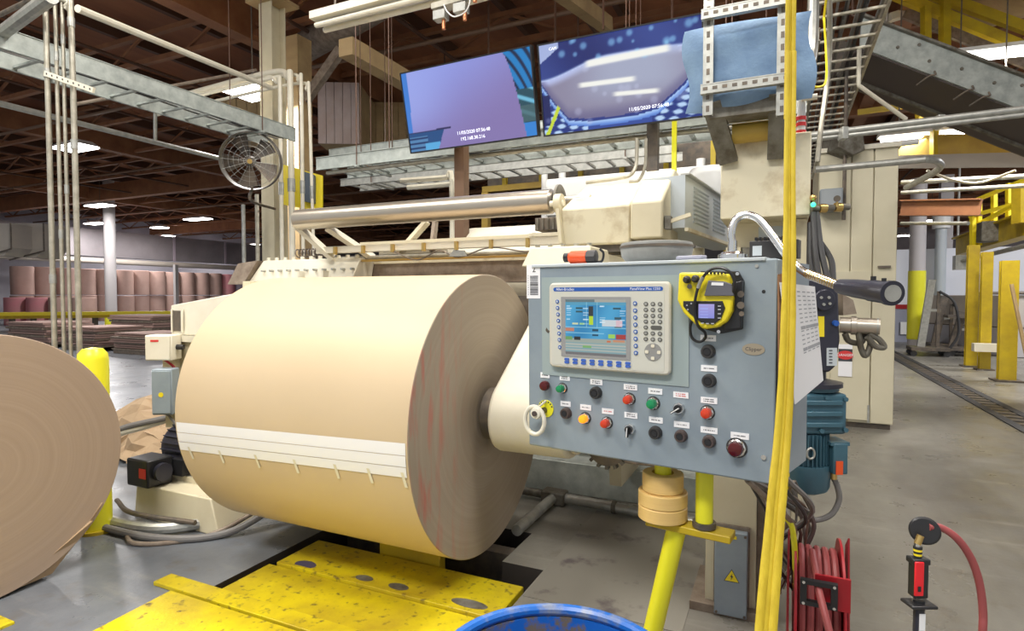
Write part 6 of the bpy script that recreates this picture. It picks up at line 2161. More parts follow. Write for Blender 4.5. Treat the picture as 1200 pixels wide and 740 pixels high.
# black hoses rising behind the panel
for i, (a_, b_, c_) in enumerate((((953, 250), (955, 290), (960, 330)), ((957, 250), (962, 292), (970, 328)), ((950, 262), (950, 300), (953, 332)), ((962, 285), (974, 305), (976, 330)))):
    solo('black_hose', MB().tube([G(*a_, 2.9), G(*b_, 2.8), G(*c_, 2.62)], 0.014, n=8), M['rubber'], ('first', 'second', 'lowest left', 'bulging right')[i] + ' black rubber hose rising between tower and cabinet', 'hose', 'black hoses beside the tower')
# valve fitting with a green light
c = G(955, 244, 2.9)
th = thing('valve_manifold', 'brass valve manifold with green light beside the tower', 'valve', c)
for k in range(5):
    q = G(951 + 9 * k, 245 - 0.6 * k, 2.9)
    part('fitting', MB().cyl(q, q + Rg * 0.034, 0.022 if k % 2 else 0.016, n=12), M['brass'] if k % 2 else M['crust'], th)
part('green_light', MB().ball(G(953, 240, 2.86), 0.012), mat('green indicator', (0.05, 0.9, 0.35), 0.3, emit=2.0), th)
part('dial_gauge', MB().cyl(G(981, 233, 2.9), G(981, 233, 2.86), 0.016, n=18), M['darksteel'], th)
part('gauge_stem', MB().cyl(G(981, 243, 2.88), G(981, 236, 2.88), 0.006, n=8), M['brass'], th)
part('knob', MB().ball(G(953, 232, 2.88), 0.016), M['brass'], th)
part('support_pipe', MB().tube([G(950, 246, 2.95), G(944, 246, 3.1), (0.06, 3.5, 1.94)], 0.012, n=8), M['crust'], th)
# nameplate tube beside the tower (white and red pipe)
q0, q1 = aty(939, 160, 3.25), aty(939, 112, 3.25)
th = thing('relief_stack', 'short white pipe with dark red bands on top of the tower', 'pipe', q0)
part('pipe', MB().cyl((q0.x, 3.33, 2.321), (q0.x, 3.33, q1.z), 0.02, n=16), M['white'], th)
for z in (q0.z + 0.03, q0.z + 0.07, q0.z + 0.10):
    part('band', MB().cyl((q0.x, 3.33, z), (q0.x, 3.33, z + 0.018), 0.024, n=16), M['inkred'], th)
part('cross_knob', MB().cyl((q0.x, 3.3, q1.z), (q0.x + 0.07, 3.3, q1.z), 0.015, n=10), M['cream'], th)
# bunch of cables under the panel
random.seed(4)
for i in range(16):
    a_ = (890 + random.uniform(-18, 45), 560 + random.uniform(-4, 6))
    b_ = (915 + random.uniform(-22, 38), 600 + random.uniform(-15, 15))
    c_ = (918 + random.uniform(-20, 30), 640 + random.uniform(-15, 15))
    e_ = (925 + random.uniform(-20, 25), 690 + random.uniform(-10, 30))
    t_ = 2.25 + random.uniform(-0.15, 0.25)
    solo('hanging_cable', MB().tube([atd(*a_, t_ - 0.3), atd(*b_, t_), atd(*c_, t_ + 0.1), atd(*e_, t_ + 0.15)], random.uniform(0.004, 0.010), n=6), random.choice([M['rubber'], M['greyrubber'], M['rusty'], M['darksteel'], M['greyrubber']]),
         'thin cable in the dark tangle hanging under the right end of the panel', 'cable', 'tangled cables under the panel')
solo('air_hose', MB().tube([atd(905, 585, 2.15), atd(915, 603, 2.1), atd(927, 615, 2.1), atd(931, 640, 2.12), atd(932, 668, 2.15)], 0.010, n=10), M['yellowlime'], 'yellow air hose bending down to the red hose reel', 'hose')
solo('air_hose', MB().tube([atd(921, 545, 2.1), atd(923, 560, 2.1), atd(918, 600, 2.1), atd(908, 640, 2.1)], 0.006, n=8), M['yellow'], 'thin yellow hose just right of the yellow sling', 'hose')
th = thing('hose_fitting', 'brass elbow fitting joining the air hose to the red reel', 'fitting', atd(935, 690, 2.15))
part('stem', MB().cyl(atd(932, 664, 2.15), atd(932, 684, 2.15), 0.009, n=10), M['brass'], th)
part('elbow', MB().tube([atd(932, 684, 2.15), atd(934, 689, 2.15), atd(948, 688, 2.2)], 0.012, n=10, sub=3), M['brass'], th)
part('nut', MB().cyl(atd(938, 689, 2.16), atd(943, 689, 2.17), 0.018, n=6), M['brass'], th)

# red hose reel
rcx, rcy, rcz = 0.135, 2.42, 0.36
rl = thing('hose_reel', 'red steel hose reel wound with dull red hose, at the bottom right', 'hose reel', (rcx, rcy, 0))
for s, r_ in ((-0.075, 0.235), (0.075, 0.235)):
    part('flange', MB().lathe([(r_, -0.004), (r_, 0.004)], (rcx + s, rcy, rcz), (rcx + s + 1, rcy, rcz), 44, True, True), M['red'], rl)
part('drum', MB().cyl((rcx - 0.07, rcy, rcz), (rcx + 0.07, rcy, rcz), 0.10, n=32), M['red'], rl)
for lay, rr_ in enumerate((0.125, 0.155, 0.185)):
    for k in range(5 - lay % 2):
        x = rcx - 0.054 + 0.027 * k + 0.013 * (lay % 2)
        part('hose_turn', MB().tube([(x, rcy + rr_ * math.cos(2 * PI * j / 16), rcz + rr_ * math.sin(2 * PI * j / 16)) for j in range(16)], 0.0125, n=8, sub=2, closed=True), M['redhose'], rl)
part('side_bracket', MB().prism([(rcx - 0.10, rcy - 0.16, 0.012), (rcx - 0.10, rcy + 0.16, 0.012), (rcx - 0.10, rcy + 0.05, 0.57), (rcx - 0.10, rcy - 0.04, 0.63)], (0.006, 0, 0)), M['red'], rl)
part('side_bracket', MB().prism([(rcx + 0.094, rcy - 0.16, 0.012), (rcx + 0.094, rcy + 0.16, 0.012), (rcx + 0.094, rcy + 0.05, 0.57), (rcx + 0.094, rcy - 0.04, 0.63)], (0.006, 0, 0)), M['red'], rl)
part('base_plate', MB().box(rcx - 0.12, rcx + 0.12, rcy - 0.2, rcy + 0.2, 0.0, 0.011), M['red'], rl)
part('guide_arm', MB().box(rcx - 0.02, rcx + 0.085, rcy - 0.255, rcy - 0.245, 0.46, 0.57), M['red'], rl)
ga = (rcx - 0.01, rcy - 0.27)
fr = part('hose_guide', MB().box(ga[0] - 0.055, ga[0] + 0.055, ga[1] - 0.02, ga[1], 0.475, 0.49).box(ga[0] - 0.055, ga[0] + 0.055, ga[1] - 0.02, ga[1], 0.545, 0.56).box(ga[0] - 0.055, ga[0] - 0.035, ga[1] - 0.02, ga[1], 0.49, 0.545).box(ga[0] + 0.035, ga[0] + 0.055, ga[1] - 0.02, ga[1], 0.49, 0.545), M['black'], rl, 'black square hose guide')
for sx in (-0.045, 0.045):
    for sz in (0.4825, 0.5525):
        part('guide_screw', MB().cyl((ga[0] + sx, ga[1] - 0.024, sz), (ga[0] + sx, ga[1] - 0.0202, sz), 0.005, n=8), M['chrome'], fr)
part('hose_tail', MB().tube([(rcx - 0.02, rcy - 0.05, rcz + 0.205), (rcx - 0.012, rcy - 0.2, 0.54), (rcx - 0.0, rcy - 0.33, 0.50), (rcx + 0.08, rcy - 0.45, 0.24), (rcx + 0.18, rcy - 0.60, 0.04), (rcx + 0.40, rcy - 0.72, 0.014), (rcx + 0.9, rcy - 0.9, 0.014)], 0.012, n=10), M['redhose'], rl)

# ---- red and black air tool standing at the right, hose arching to the floor
T = 1.36
th = thing('air_tool', 'upright red and black air tool with round black disc and red hose', 'air tool', atd(1080, 740, T) * 1.0)
ROOTS_FIX = th
foot = atd(1079, 745, T)
th.location = (foot.x, foot.y, 0)
ROOTS[th.name] = Matrix.Translation(-Vector((foot.x, foot.y, 0)))
dv_ = (EYE - atd(1083, 623, T)).normalized()
dnm = (dv_ + Vector((0.05, 0.05, -0.18))).normalized()
c = atd(1084, 624, T)
part('black_disc', MB().lathe([(0.028, -0.004), (0.032, 0.0), (0.032, 0.004), (0.028, 0.007)], c - dnm * 0.02, c - dnm * 0.02 + dnm, 32, True, True), M['black'], th)
part('brass_swivel', MB().cyl(atd(1079, 628, T - 0.005), atd(1075, 638, T - 0.005), 0.0075, n=12), M['brass'], th)
part('steel_nut', MB().cyl(atd(1075.5, 635, T), atd(1075.5, 641, T), 0.007, n=6), M['chrome'], th)
for k in range(5):
    part('striped_collar', MB().cyl(atd(1075.5, 641 + 2.6 * k, T), atd(1075.5, 643.5 + 2.6 * k, T), 0.0095 - 0.0003 * k, n=16), M['yellow'] if k % 2 else M['black'], th)
part('head_block', MB().obox(atd(1076, 657, T), CR * 0.040, CF * 0.03, Z * 0.014), M['black'], th, bevel=0.003)
part('black_frame', MB().obox(atd(1076, 677, T), CR * 0.032, CF * 0.026, Z * 0.090), M['black'], th, bevel=0.003)
part('red_insert', MB().obox(atd(1077, 679, T - 0.0145), CR * 0.021, CF * 0.005, Z * 0.080), mat('tool red', (0.80, 0.02, 0.03), 0.3), th, bevel=0.002)
part('insert_slot', MB().obox(atd(1077.5, 691, T - 0.0175), CR * 0.007, CF * 0.001, Z * 0.012), M['black'], th)
part('hand_flange', MB().obox(atd(1077, 708, T), CR * 0.060, CF * 0.045, Z * 0.008), M['black'], th, bevel=0.003)
part('flange_boss', MB().cyl(atd(1077, 703, T), atd(1077, 714, T), 0.012, n=14), M['black'], th)
top_ = atd(1077, 712, T)
part('shaft', MB().cyl((top_.x, top_.y, 0.012), top_, 0.0115, n=16), M['blackmetal'], th)
part('shaft_label', MB().obox((top_ + Vector((0, 0, -0.03)) - CF * 0.0118), CR * 0.014, CF * 0.001, Z * 0.04), M['paper'], th)
part('foot_disc', MB().cyl((top_.x, top_.y, 0), (top_.x, top_.y, 0.012), 0.14, n=28), M['blackmetal'], th)
part('air_hose', MB().tube([atd(1088, 618, T + 0.01), atd(1103, 619, T + 0.01), atd(1122, 632, T), atd(1138, 655, T), atd(1148, 685, T), atd(1152, 720, T), atd(1151, 760, T), atd(1149, 900, T + 0.05), Vector((atd(1149, 900, T).x, atd(1149, 900, T).y, 0.02)), Vector((atd(1149, 900, T).x + 0.3, atd(1149, 900, T).y - 0.2, 0.012))], 0.0085, n=12), M['redhose'], th, 'dull red hose')

# blue tub at the bottom edge
bc = atd(652, 740, 1.36)
bc = Vector((bc.x, bc.y, 0))
br = 0.30
Tb = 0.625
mb = MB()
tb_ = thing('blue_tub', 'round blue plastic tub with dirty inside at the bottom edge', 'tub', bc)
part('tub_wall', MB().lathe([(0.24, 0.0), (0.255, 0.02), (br - 0.012, Tb - 0.03), (br - 0.022, Tb - 0.03), (0.245, 0.03), (0.0, 0.03)], bc, bc + Z, 64, True, True), M['bluedirt'], tb_)
part('rolled_rim', MB().tube([bc + Vector(((br - 0.008) * math.cos(2 * PI * k / 24), (br - 0.008) * math.sin(2 * PI * k / 24), Tb - 0.015)) for k in range(24)], 0.016, n=10, sub=3, closed=True), M['blue'], tb_)

# ================================================================ RIGHT BACKGROUND
# tall beige cabinet
a, b = aty(955, 490, 7.6), aty(1054, 172, 7.6)
x0, x1, zt = a.x, b.x, b.z
th = thing('beige_cabinet', 'tall beige panelled cabinet right of the tower', 'cabinet', (x0, 7.6, 0))
w3 = (x1 - x0)
seams = (x0, x0 + w3 * 0.42, x0 + w3 * 0.70, x1)
part('carcass', MB().box(x0, x1, 7.63, 9.2, 0.06, zt - 0.01), M['cabinet'], th)
part('plinth', MB().box(x0 + 0.05, x1 - 0.02, 7.66, 9.15, 0, 0.06), M['darksteel'], th)
for i in range(3):
    part('front_panel', MB().box(seams[i] + 0.006, seams[i + 1] - 0.006, 7.60, 7.629, 0.07, zt), M['cabinet'], th, bevel=0.004)
dz = aty(1000, 318, 7.6).z
dx0, dx1 = aty(975, 320, 7.6).x, aty(1021, 320, 7.6).x
part('door', MB().box(dx0, dx1, 7.575, 7.599, 0.10, dz), M['cabinet'], th, bevel=0.003)
q = aty(1036, 313, 7.6)
part('latch', MB().box(q.x - 0.06, q.x + 0.06, 7.57, 7.599, q.z - 0.012, q.z + 0.012), M['darksteel'], th)
q = aty(1017, 485, 7.6)
part('hinge', MB().box(q.x - 0.01, q.x + 0.01, 7.56, 7.574, q.z - 0.1, q.z + 0.1), M['galv'], th)
part('top_cap', MB().box(x0 - 0.02, x1 + 0.02, 7.57, 9.22, zt + 0.001, zt + 0.05), M['cream'], th)
a, b = aty(982, 441, 7.57), aty(999, 404, 7.57)
sg_ = thing('danger_sign', 'white danger sign with red oval on the beige cabinet', 'sign', a)
part('sheet', MB().box(a.x, b.x, 7.565, 7.570, a.z, b.z), M['paper'], sg_)
mzz = (a.z + b.z) / 2
part('black_field', MB().box(a.x, b.x, 7.562, 7.5645, mzz - 0.01, mzz + 0.13), M['ink'], sg_)
part('red_oval', MB().prism([((a.x + b.x) / 2 + 0.08 * math.cos(2 * PI * k / 20), 7.5605, mzz + 0.06 + 0.05 * math.sin(2 * PI * k / 20)) for k in range(20)], (0, 0.001, 0)), M['inkred'], sg_)
text('lettering', 'DANGER', ((a.x + b.x) / 2, 7.559, mzz + 0.06), X, Z, 0.042, M['paper'], sg_)
a, b = aty(960, 249, 7.5), aty(987, 222, 7.5)
th = thing('grey_switch_box', 'grey switch box on the beige cabinet above the valve', 'electrical box', a)
part('enclosure', MB().box(a.x, b.x, 7.38, 7.599, a.z, b.z), mat('mid grey box', (0.26, 0.29, 0.31), 0.5), th, bevel=0.008)
part('lid', MB().box(a.x + 0.015, b.x - 0.015, 7.365, 7.379, a.z + 0.015, b.z - 0.015), mat('mid grey lid', (0.30, 0.33, 0.35), 0.5), th)
part('feed_pipe', MB().cyl((b.x + 0.02, 7.5, a.z - 0.1), (b.x + 0.02, 7.5, 4.0), 0.02, n=8), M['darksteel'], th)

# overhead ladder tray running away at the right, with its cables
ladder_tray('cable_ladder', 'wide overhead cable ladder running away above the beige cabinet', (0.50, 3.9, 4.1), (0.50, 14.5, 4.1), 0.62, 0.12, 0.30, M['conduit'], 14, rungr=0.02)
ladder_tray('cable_ladder', 'second lower cable ladder behind the wide one, left part', (0.05, 5.6, 3.7), (0.05, 13.5, 3.7), 0.4, 0.10, 0.34, M['conduit'], 5)
for i, (px, py0, py1, t, r_, mk, lb) in enumerate(((952, -30, 62, 3.9, 0.035, 'galv', 'big grey conduit dropping right beside the yellow sling'), (964, 40, 180, 4.6, 0.02, 'conduit', 'thin leaning conduit under the cable ladder'))):
    p = [atd(px + 2, py0, t), atd(px, py1 - 10, t), atd(px - 6, py1 + 18, t - 0.1), atd(px - 14, py1 + 40, t - 0.2)] if i == 0 else [(0.25, 4.6, 4.05), atd(972, 60, t), atd(962, 150, t), atd(958, 190, t)]
    solo('conduit_bend', MB().tube(p, r_, n=10), M[mk], lb, 'conduit')
solo('extension_cord', MB().tube([(0.3, 4.1, 4.05), atd(967, 10, 4.2), atd(966, 24, 4.2), atd(968, 60, 4.2), atd(968, 95, 4.1), atd(958, 102, 4.1), atd(949, 98, 4.1)], 0.008, n=6), M['yellow'], 'yellow cord looping under the cable ladder', 'cord')
# galvanised pipe rails
for i, (a_, b_, r_, mk, lb) in enumerate(((atd(948, 159, 5.0), atd(1215, 126, 4.6), 0.028, 'galv', 'upper of the twin grey pipes crossing at right'), (atd(948, 164, 5.0), atd(1215, 133, 4.6), 0.020, 'galv', 'thinner twin below the upper grey pipe at right'),
                                           (atd(955, 199, 5.2), atd(1085, 187, 5.0), 0.03, 'galv', 'lower grey pipe ending in a downward bend at right'),
                                           (atd(1012, 173, 7.0), atd(1075, 166, 7.0), 0.035, 'white', 'short white pipe above the beige cabinet'))):
    if i == 2:
        mb = MB().tube([a_, a_.lerp(b_, 0.9), b_, atd(1100, 190, 5.1), atd(1098, 200, 5.4), atd(1062, 220, 6.2)], r_, n=10)
    else:
        mb = MB().cyl(a_, b_, r_, n=12)
    solo('grey_pipe' if mk == 'galv' else 'white_pipe', mb, M[mk], lb, 'pipe')
for k, (px, py) in enumerate(((988, 155), (1100, 141))):
    solo('pipe_clamp', MB().obox(atd(px, py + 2, 4.9 - 0.1 * k), CR * 0.05, CF * 0.08, Z * 0.10), M['galv'], ('left' if k == 0 else 'right') + ' clamp joining the twin grey pipes', 'clamp', bevel=0.004)
solo('diagonal_pipe', MB().tube([Vector(atd(1006, 100, 6.0).to_tuple()[:2] + (4.04,)), atd(1006, 100, 6.0), atd(1062, 140, 6.0)], 0.022, n=8, sub=1), M['cream'], 'thin pale pipe sloping from the cable ladder to the twin pipes', 'pipe')

# inclined conveyor crossing overhead
A0, A1 = atd(1010, 20, 7.2), atd(1330, 141, 6.8)
B0, B1 = atd(1008, 55, 7.2), atd(1330, 180, 6.8)
th = thing('overhead_conveyor', 'grey-sided inclined conveyor crossing overhead at top right', 'conveyor', B0)
dirc = (A1 - A0).normalized()
side = Z.cross(dirc).normalized()
if side.y < 0:
    side = -side
part('side_panel', MB().hexa([B0, B1, B1 + side * 0.03, B0 + side * 0.03], [A0, A1, A1 + side * 0.03, A0 + side * 0.03]), M['galvpaint'], th, 'grey side panel', bevel=0.002)
part('top_flange', MB().hexa([A0 - side * 0.05, A1 - side * 0.05, A1 + side * 0.06, A0 + side * 0.06], [A0 - side * 0.05 + Z * 0.03, A1 - side * 0.05 + Z * 0.03, A1 + side * 0.06 + Z * 0.03, A0 + side * 0.06 + Z * 0.03]), M['crust'], th)
C0, C1 = B0 + side * 0.95 - Z * 0.05, B1 + side * 0.95 - Z * 0.05
part('belly_sheet', MB().hexa([B0 + side * 0.031 - Z * 0.02, B1 + side * 0.031 - Z * 0.02, C1, C0], [B0 + side * 0.031, B1 + side * 0.031, C1 + Z * 0.03, C0 + Z * 0.03]), mat('dark belly', (0.07, 0.055, 0.05), 0.5), th, 'dark underside')
part('far_side', MB().hexa([C0, C1, C1 + side * 0.03, C0 + side * 0.03], [C0 + Z * 0.6, C1 + Z * 0.6, C1 + side * 0.03 + Z * 0.6, C0 + side * 0.03 + Z * 0.6]), M['darksteel'], th)
part('belly_rib', MB().bar(C0.lerp(B0, 0.25) - Z * 0.02, C1.lerp(B1, 0.25) - Z * 0.02, 0.05, 0.04), M['crust'], th)
for s_, v_ in ((0.05, 0.6), (0.14, 0.45), (0.22, 0.8), (0.26, 0.4), (0.38, 0.55), (0.50, 0.5), (0.60, 0.75)):
    q = A0.lerp(A1, s_) * v_ + B0.lerp(B1, s_) * (1 - v_)
    part('rivet', MB().cyl(q - side * 0.012, q - side * 0.0005, 0.02, n=8), M['crust'], th)
for s_ in (0.28, 0.42, 0.48):
    q = B0.lerp(B1, s_)
    part('clip', MB().tube([q + Z * 0.05 - side * 0.01, q - side * 0.03, q - Z * 0.03 - dirc * 0.06, q - Z * 0.14 - dirc * 0.16 + side * 0.1], 0.011, n=6), M['darksteel'], th)
part('hanger', MB().cyl(A0.lerp(A1, 0.1) + side * 0.03, Vector((A0.lerp(A1, 0.1).x, A0.lerp(A1, 0.1).y, 7.4)), 0.015, n=6), M['darksteel'], th)
part('hanger', MB().cyl(A0.lerp(A1, 0.9) + side * 0.5, Vector((A0.lerp(A1, 0.9).x, A0.lerp(A1, 0.9).y + 0.3, 7.4)), 0.015, n=6), M['darksteel'], th)

# yellow stair rail behind the conveyor
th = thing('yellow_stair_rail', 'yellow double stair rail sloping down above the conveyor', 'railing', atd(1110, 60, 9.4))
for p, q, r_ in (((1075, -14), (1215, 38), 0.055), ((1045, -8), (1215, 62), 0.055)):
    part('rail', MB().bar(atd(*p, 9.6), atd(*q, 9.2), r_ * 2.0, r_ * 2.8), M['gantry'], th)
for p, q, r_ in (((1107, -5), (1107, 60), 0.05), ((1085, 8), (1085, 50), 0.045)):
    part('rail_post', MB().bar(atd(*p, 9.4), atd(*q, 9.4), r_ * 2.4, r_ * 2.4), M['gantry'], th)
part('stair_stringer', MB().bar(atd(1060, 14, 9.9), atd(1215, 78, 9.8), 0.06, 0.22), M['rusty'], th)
# big round tank / duct high at the right
solo('roof_duct', MB().lathe([(0.45, 0), (0.5, 0.05), (0.5, 2.0), (0.45, 2.05)], atd(1115, 12, 11), atd(1180, -10, 10), 28, True, True), M['tan'], 'round tan duct high behind the yellow stair rail', 'duct')
solo('roof_light_panel', MB().bar(atd(1040, 22, 10), atd(1072, 12, 10), 0.2, 0.12), M['cream'], 'small cream louvred panel above the conveyor top end', 'panel')
# braces
solo('timber_brace', MB().bar(atd(655, -12, 8), atd(712, 30, 9.5), 0.18, 0.22), M['tan'], 'diagonal timber brace above the right screen', 'brace')

# yellow structure behind the twin pipes
th = thing('yellow_platform_beam', 'deep yellow platform beam with guard posts, right of the cabinet', 'platform', atd(1130, 180, 9.0))
a_, b_ = atd(1052, 172, 9.5), atd(1225, 172, 8.0)
part('beam', MB().bar(a_, b_, 0.2, 0.34), M['amberbeam'], th, bevel=0.01)
part('grey_fascia', MB().bar(atd(1050, 190, 9.3), atd(1225, 187, 7.8), 0.05, 0.20), M['duct'], th)
for px, py0, py1, t in ((1078, 122, 160, 9.2), (1095, 128, 186, 9.0), (1196, 150, 175, 8.1)):
    part('guard_post', MB().bar(atd(px, py0, t), atd(px, py1, t), 0.09, 0.09), M['gantry'], th)
part('guard_rail', MB().bar(atd(1005, 132, 9.6), atd(1090, 120, 9.1), 0.06, 0.08), M['gantry'], th)
part('support', MB().box(b_.x + 0.0, b_.x + 0.25, b_.y, b_.y + 0.25, 0, b_.z - 0.2), M['gantry'], th)
part('support', MB().box(a_.x - 0.4, a_.x - 0.2, a_.y + 0.3, a_.y + 0.5, 0, a_.z - 0.2), M['gantry'], th)
th = thing('brown_girder', 'rust-brown steel girder below the yellow platform beam', 'girder', atd(1100, 245, 11))
a_, b_ = atd(1056, 244, 11.5), atd(1150, 243, 10.5)
part('web', MB().bar(a_, b_, 0.03, 0.24), M['joistlit'], th)
part('flange', MB().bar(a_ + Z * 0.14, b_ + Z * 0.14, 0.2, 0.025), M['joistlit'], th)
part('flange', MB().bar(a_ - Z * 0.14, b_ - Z * 0.14, 0.2, 0.025), M['joistlit'], th)
part('end_column', MB().box(a_.x - 0.35, a_.x - 0.15, a_.y, a_.y + 0.2, 0, a_.z), M['joistlit'], th)
for i, (p, q, r_, lb) in enumerate((((1056, 214), (1215, 206), 0.04, 'long thin grey pipe below the yellow platform beam'), ((1056, 226), (1215, 217), 0.035, 'second thin grey pipe just above the brown girder'), ((1056, 262), (1135, 262), 0.03, 'short thin pipe below the brown girder'))):
    solo('grey_pipe', MB().cyl(atd(*p, 10.2), atd(*q, 9.0), r_, n=10), M['galv'], lb, 'pipe')
solo('sagging_cable', MB().tube([atd(1086, 200, 9), atd(1120, 212, 9), atd(1150, 214, 9), atd(1190, 200, 8.6)], 0.02, n=6), M['cream'], 'pale cable sagging below the yellow platform beam', 'cable')
solo('air_hood', MB().prism([atd(*p, 6.4) for p in ((985, 150), (1012, 154), (1014, 176), (1000, 182), (982, 172))], CF * 0.5), M['crust'], 'grey boxy fitting hanging under the cable ladder end', 'fitting', bevel=0.01)

# yellow gantry at the right
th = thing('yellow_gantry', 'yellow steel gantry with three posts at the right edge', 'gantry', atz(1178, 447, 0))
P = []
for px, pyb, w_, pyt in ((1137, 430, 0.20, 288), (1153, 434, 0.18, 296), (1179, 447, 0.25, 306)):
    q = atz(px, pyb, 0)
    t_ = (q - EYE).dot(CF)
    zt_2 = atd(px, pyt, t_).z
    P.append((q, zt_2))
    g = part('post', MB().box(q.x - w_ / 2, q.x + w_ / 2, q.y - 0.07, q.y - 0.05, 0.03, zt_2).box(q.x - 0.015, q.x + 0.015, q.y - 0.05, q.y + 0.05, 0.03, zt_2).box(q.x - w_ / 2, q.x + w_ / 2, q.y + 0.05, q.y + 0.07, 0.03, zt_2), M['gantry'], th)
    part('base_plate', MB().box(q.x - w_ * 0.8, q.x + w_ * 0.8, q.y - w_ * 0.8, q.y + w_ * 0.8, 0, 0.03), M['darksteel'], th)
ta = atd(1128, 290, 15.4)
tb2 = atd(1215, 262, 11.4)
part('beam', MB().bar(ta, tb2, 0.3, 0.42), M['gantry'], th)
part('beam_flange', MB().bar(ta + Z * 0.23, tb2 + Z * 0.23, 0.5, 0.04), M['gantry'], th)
part('hand_pipe', MB().cyl(atd(1128, 306, 14.5), atd(1215, 285, 10.8), 0.05, n=8), M['galv'], th)
part('control_box', MB().obox(atd(1128, 308, 14.6), X * 0.35, Y * 0.3, Z * 0.35), M['galv'], th)
q = P[1][0]
part('small_box', MB().obox(Vector((q.x, q.y - 0.25, atd(1160, 397, 14).z)), X * 0.5, Y * 0.2, Z * 0.16), M['cream'], th)
part('leaning_pole', MB().cyl(P[2][0] + Vector((0.25, -0.35, 0.02)), P[2][0] + Vector((-0.05, -0.3, 1.7)), 0.03, n=8), M['tan'], th)
for px0, px1, py0, py1 in ((1140, 1140, 236, 288), (1147, 1147, 236, 288), (1165, 1165, 225, 282), (1182, 1182, 215, 275)):
    part('rail_post', MB().bar(atd(px0, py0, 13.5), atd(px1, py1, 13.5), 0.09, 0.09), M['yellow'], th)
for p, q in (((1136, 238), (1215, 205)), ((1136, 254), (1215, 232)), ((1148, 262), (1190, 240))):
    part('guard_rail', MB().bar(atd(*p, 13.6), atd(*q, 12.2), 0.06, 0.08), M['yellow'], th)
part('vertical_beam', MB().bar(atd(1197, 215, 11.5), atd(1197, 262, 11.5), 0.22, 0.22), M['gantry'], th)
# platform unit (grey drive) on the gantry
solo('hoist_unit', MB().obox(atd(1160, 272, 13), X * 0.4, Y * 0.4, Z * 0.45), M['crust'], 'grey hoist unit on top of the yellow gantry', 'hoist', bevel=0.02)
# grey machine enclosures beyond the gantry
for i, (px0, px1, pyt, t, mk, lb) in enumerate(((1138, 1172, 346, 15.0, (0.40, 0.40, 0.43), 'grey machine enclosure between the gantry posts'), (1190, 1240, 346, 14.0, (0.42, 0.40, 0.40), 'grey machine enclosure at the right edge behind the gantry'))):
    a_, b_ = atd(px0, 347, t), atd(px1, pyt, t)
    th = thing('machine_enclosure', lb, 'machine', (a_.x, a_.y, 0))
    mm = mat('enclosure grey', mk, 0.5)
    d_ = Vector((b_.x - a_.x, b_.y - a_.y, 0))
    dn_ = Vector((-d_.y, d_.x, 0)).normalized()
    zt2 = b_.z if b_.z > 1 else 1.55
    A_ = Vector((a_.x, a_.y, 0))
    part('lower_body', MB().obox(A_ + d_ / 2 + dn_ * 0.8 + Z * 0.36, d_, dn_ * 1.6, Z * 0.70), mm, th, bevel=0.01)
    part('upper_body', MB().obox(A_ + d_ / 2 + dn_ * 0.8 + Z * (0.73 + (zt2 - 0.73) / 2), d_, dn_ * 1.5, Z * (zt2 - 0.74)), M['duct'], th, bevel=0.01)
    part('dark_band', MB().obox(A_ + d_ / 2 + dn_ * 0.79 + Z * 0.72, d_ * 0.98, dn_ * 1.6, Z * 0.02), M['darksteel'], th)
    part('top_pipe', MB().cyl(A_ + Z * (zt2 + 0.05), A_ + d_ + Z * (zt2 + 0.05), 0.04, n=8), M['darksteel'], th)
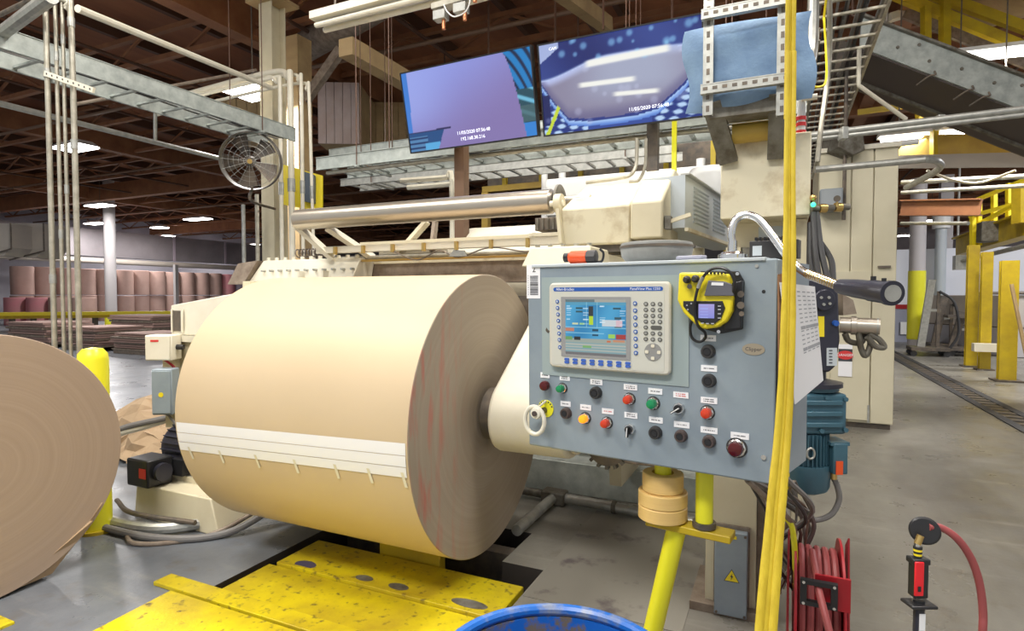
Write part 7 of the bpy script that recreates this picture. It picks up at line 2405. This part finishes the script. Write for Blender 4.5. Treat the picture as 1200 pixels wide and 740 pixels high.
# trolleys and carts
for i, (px, pyb, s_, h_, lb) in enumerate(((1087, 417, 0.8, 1.9, 'wheeled steel frame trolley beside the yellow column guard'), (1103, 412, 0.6, 1.5, 'dark wheeled cart with hanging hoses by the white pillar'), (1124, 417, 0.55, 1.1, 'small wheeled cart left of the yellow gantry'))):
    q = atz(px, pyb, 0)
    th = thing('wheeled_trolley', lb, 'trolley', q)
    mk = M['darksteel'] if i else M['galv']
    part('base_frame', MB().box(q.x - s_ / 2, q.x + s_ / 2, q.y - 0.35, q.y + 0.35, 0.14, 0.22), M['darksteel'], th)
    for sx in (-s_ / 2 + 0.06, s_ / 2 - 0.06):
        for sy in (-0.28, 0.28):
            part('wheel', MB().cyl((q.x + sx, q.y + sy - 0.03, 0.07), (q.x + sx, q.y + sy + 0.03, 0.07), 0.07, n=12), M['rubber'], th)
    part('mast', MB().bar((q.x - 0.15, q.y, 0.22), (q.x + 0.05, q.y, h_), 0.10, 0.16), mk, th)
    part('mast', MB().bar((q.x + 0.2, q.y, 0.22), (q.x + 0.2, q.y, h_ * 0.85), 0.07, 0.07), M['darksteel'], th)
    part('cross_bar', MB().bar((q.x - 0.1, q.y, h_ * 0.6), (q.x + 0.24, q.y, h_ * 0.6), 0.06, 0.06), M['galv'], th)
    if i != 2:
        part('hose_loop', MB().tube([(q.x + 0.2, q.y - 0.05, h_ * 0.85), (q.x + 0.5, q.y - 0.1, h_ * 0.7), (q.x + 0.6, q.y - 0.1, 0.6), (q.x + 0.4, q.y - 0.1, 0.15)], 0.03, n=8), M['rubber'], th)
    else:
        part('tray', MB().box(q.x - 0.3, q.x + 0.3, q.y - 0.25, q.y + 0.25, 0.95, 1.02), M['darksteel'], th)
for i, (px, py, s_, h_, mk, lb) in enumerate(((1120, 367, 0.5, 0.7, 'paper', 'small notice with red edge on the far white partition'), (1100, 372, 1.0, 0.6, 'inkblue', 'dark blue board low on the far partition'), (1066, 385, 0.5, 0.4, 'white', 'white box on the far partition behind the beige cabinet'))):
    q = atd(px, py, 24)
    r_ = ray(px, py)
    q = EYE + r_ * ((YB - 0.08) / r_.y)
    solo('wall_notice', MB().box(q.x - s_ / 2, q.x + s_ / 2, YB - 0.09, YB - 0.055, q.z - h_ / 2, q.z + h_ / 2), M[mk], lb, 'notice')
solo('hanging_lamp_cord', MB().cyl(Vector(atd(1122, 296, 17).to_tuple()[:2] + (7.4,)), atd(1122, 296, 17), 0.03, n=8), M['galv'], 'pale conduit dropping to the small lamp at the gantry', 'conduit')
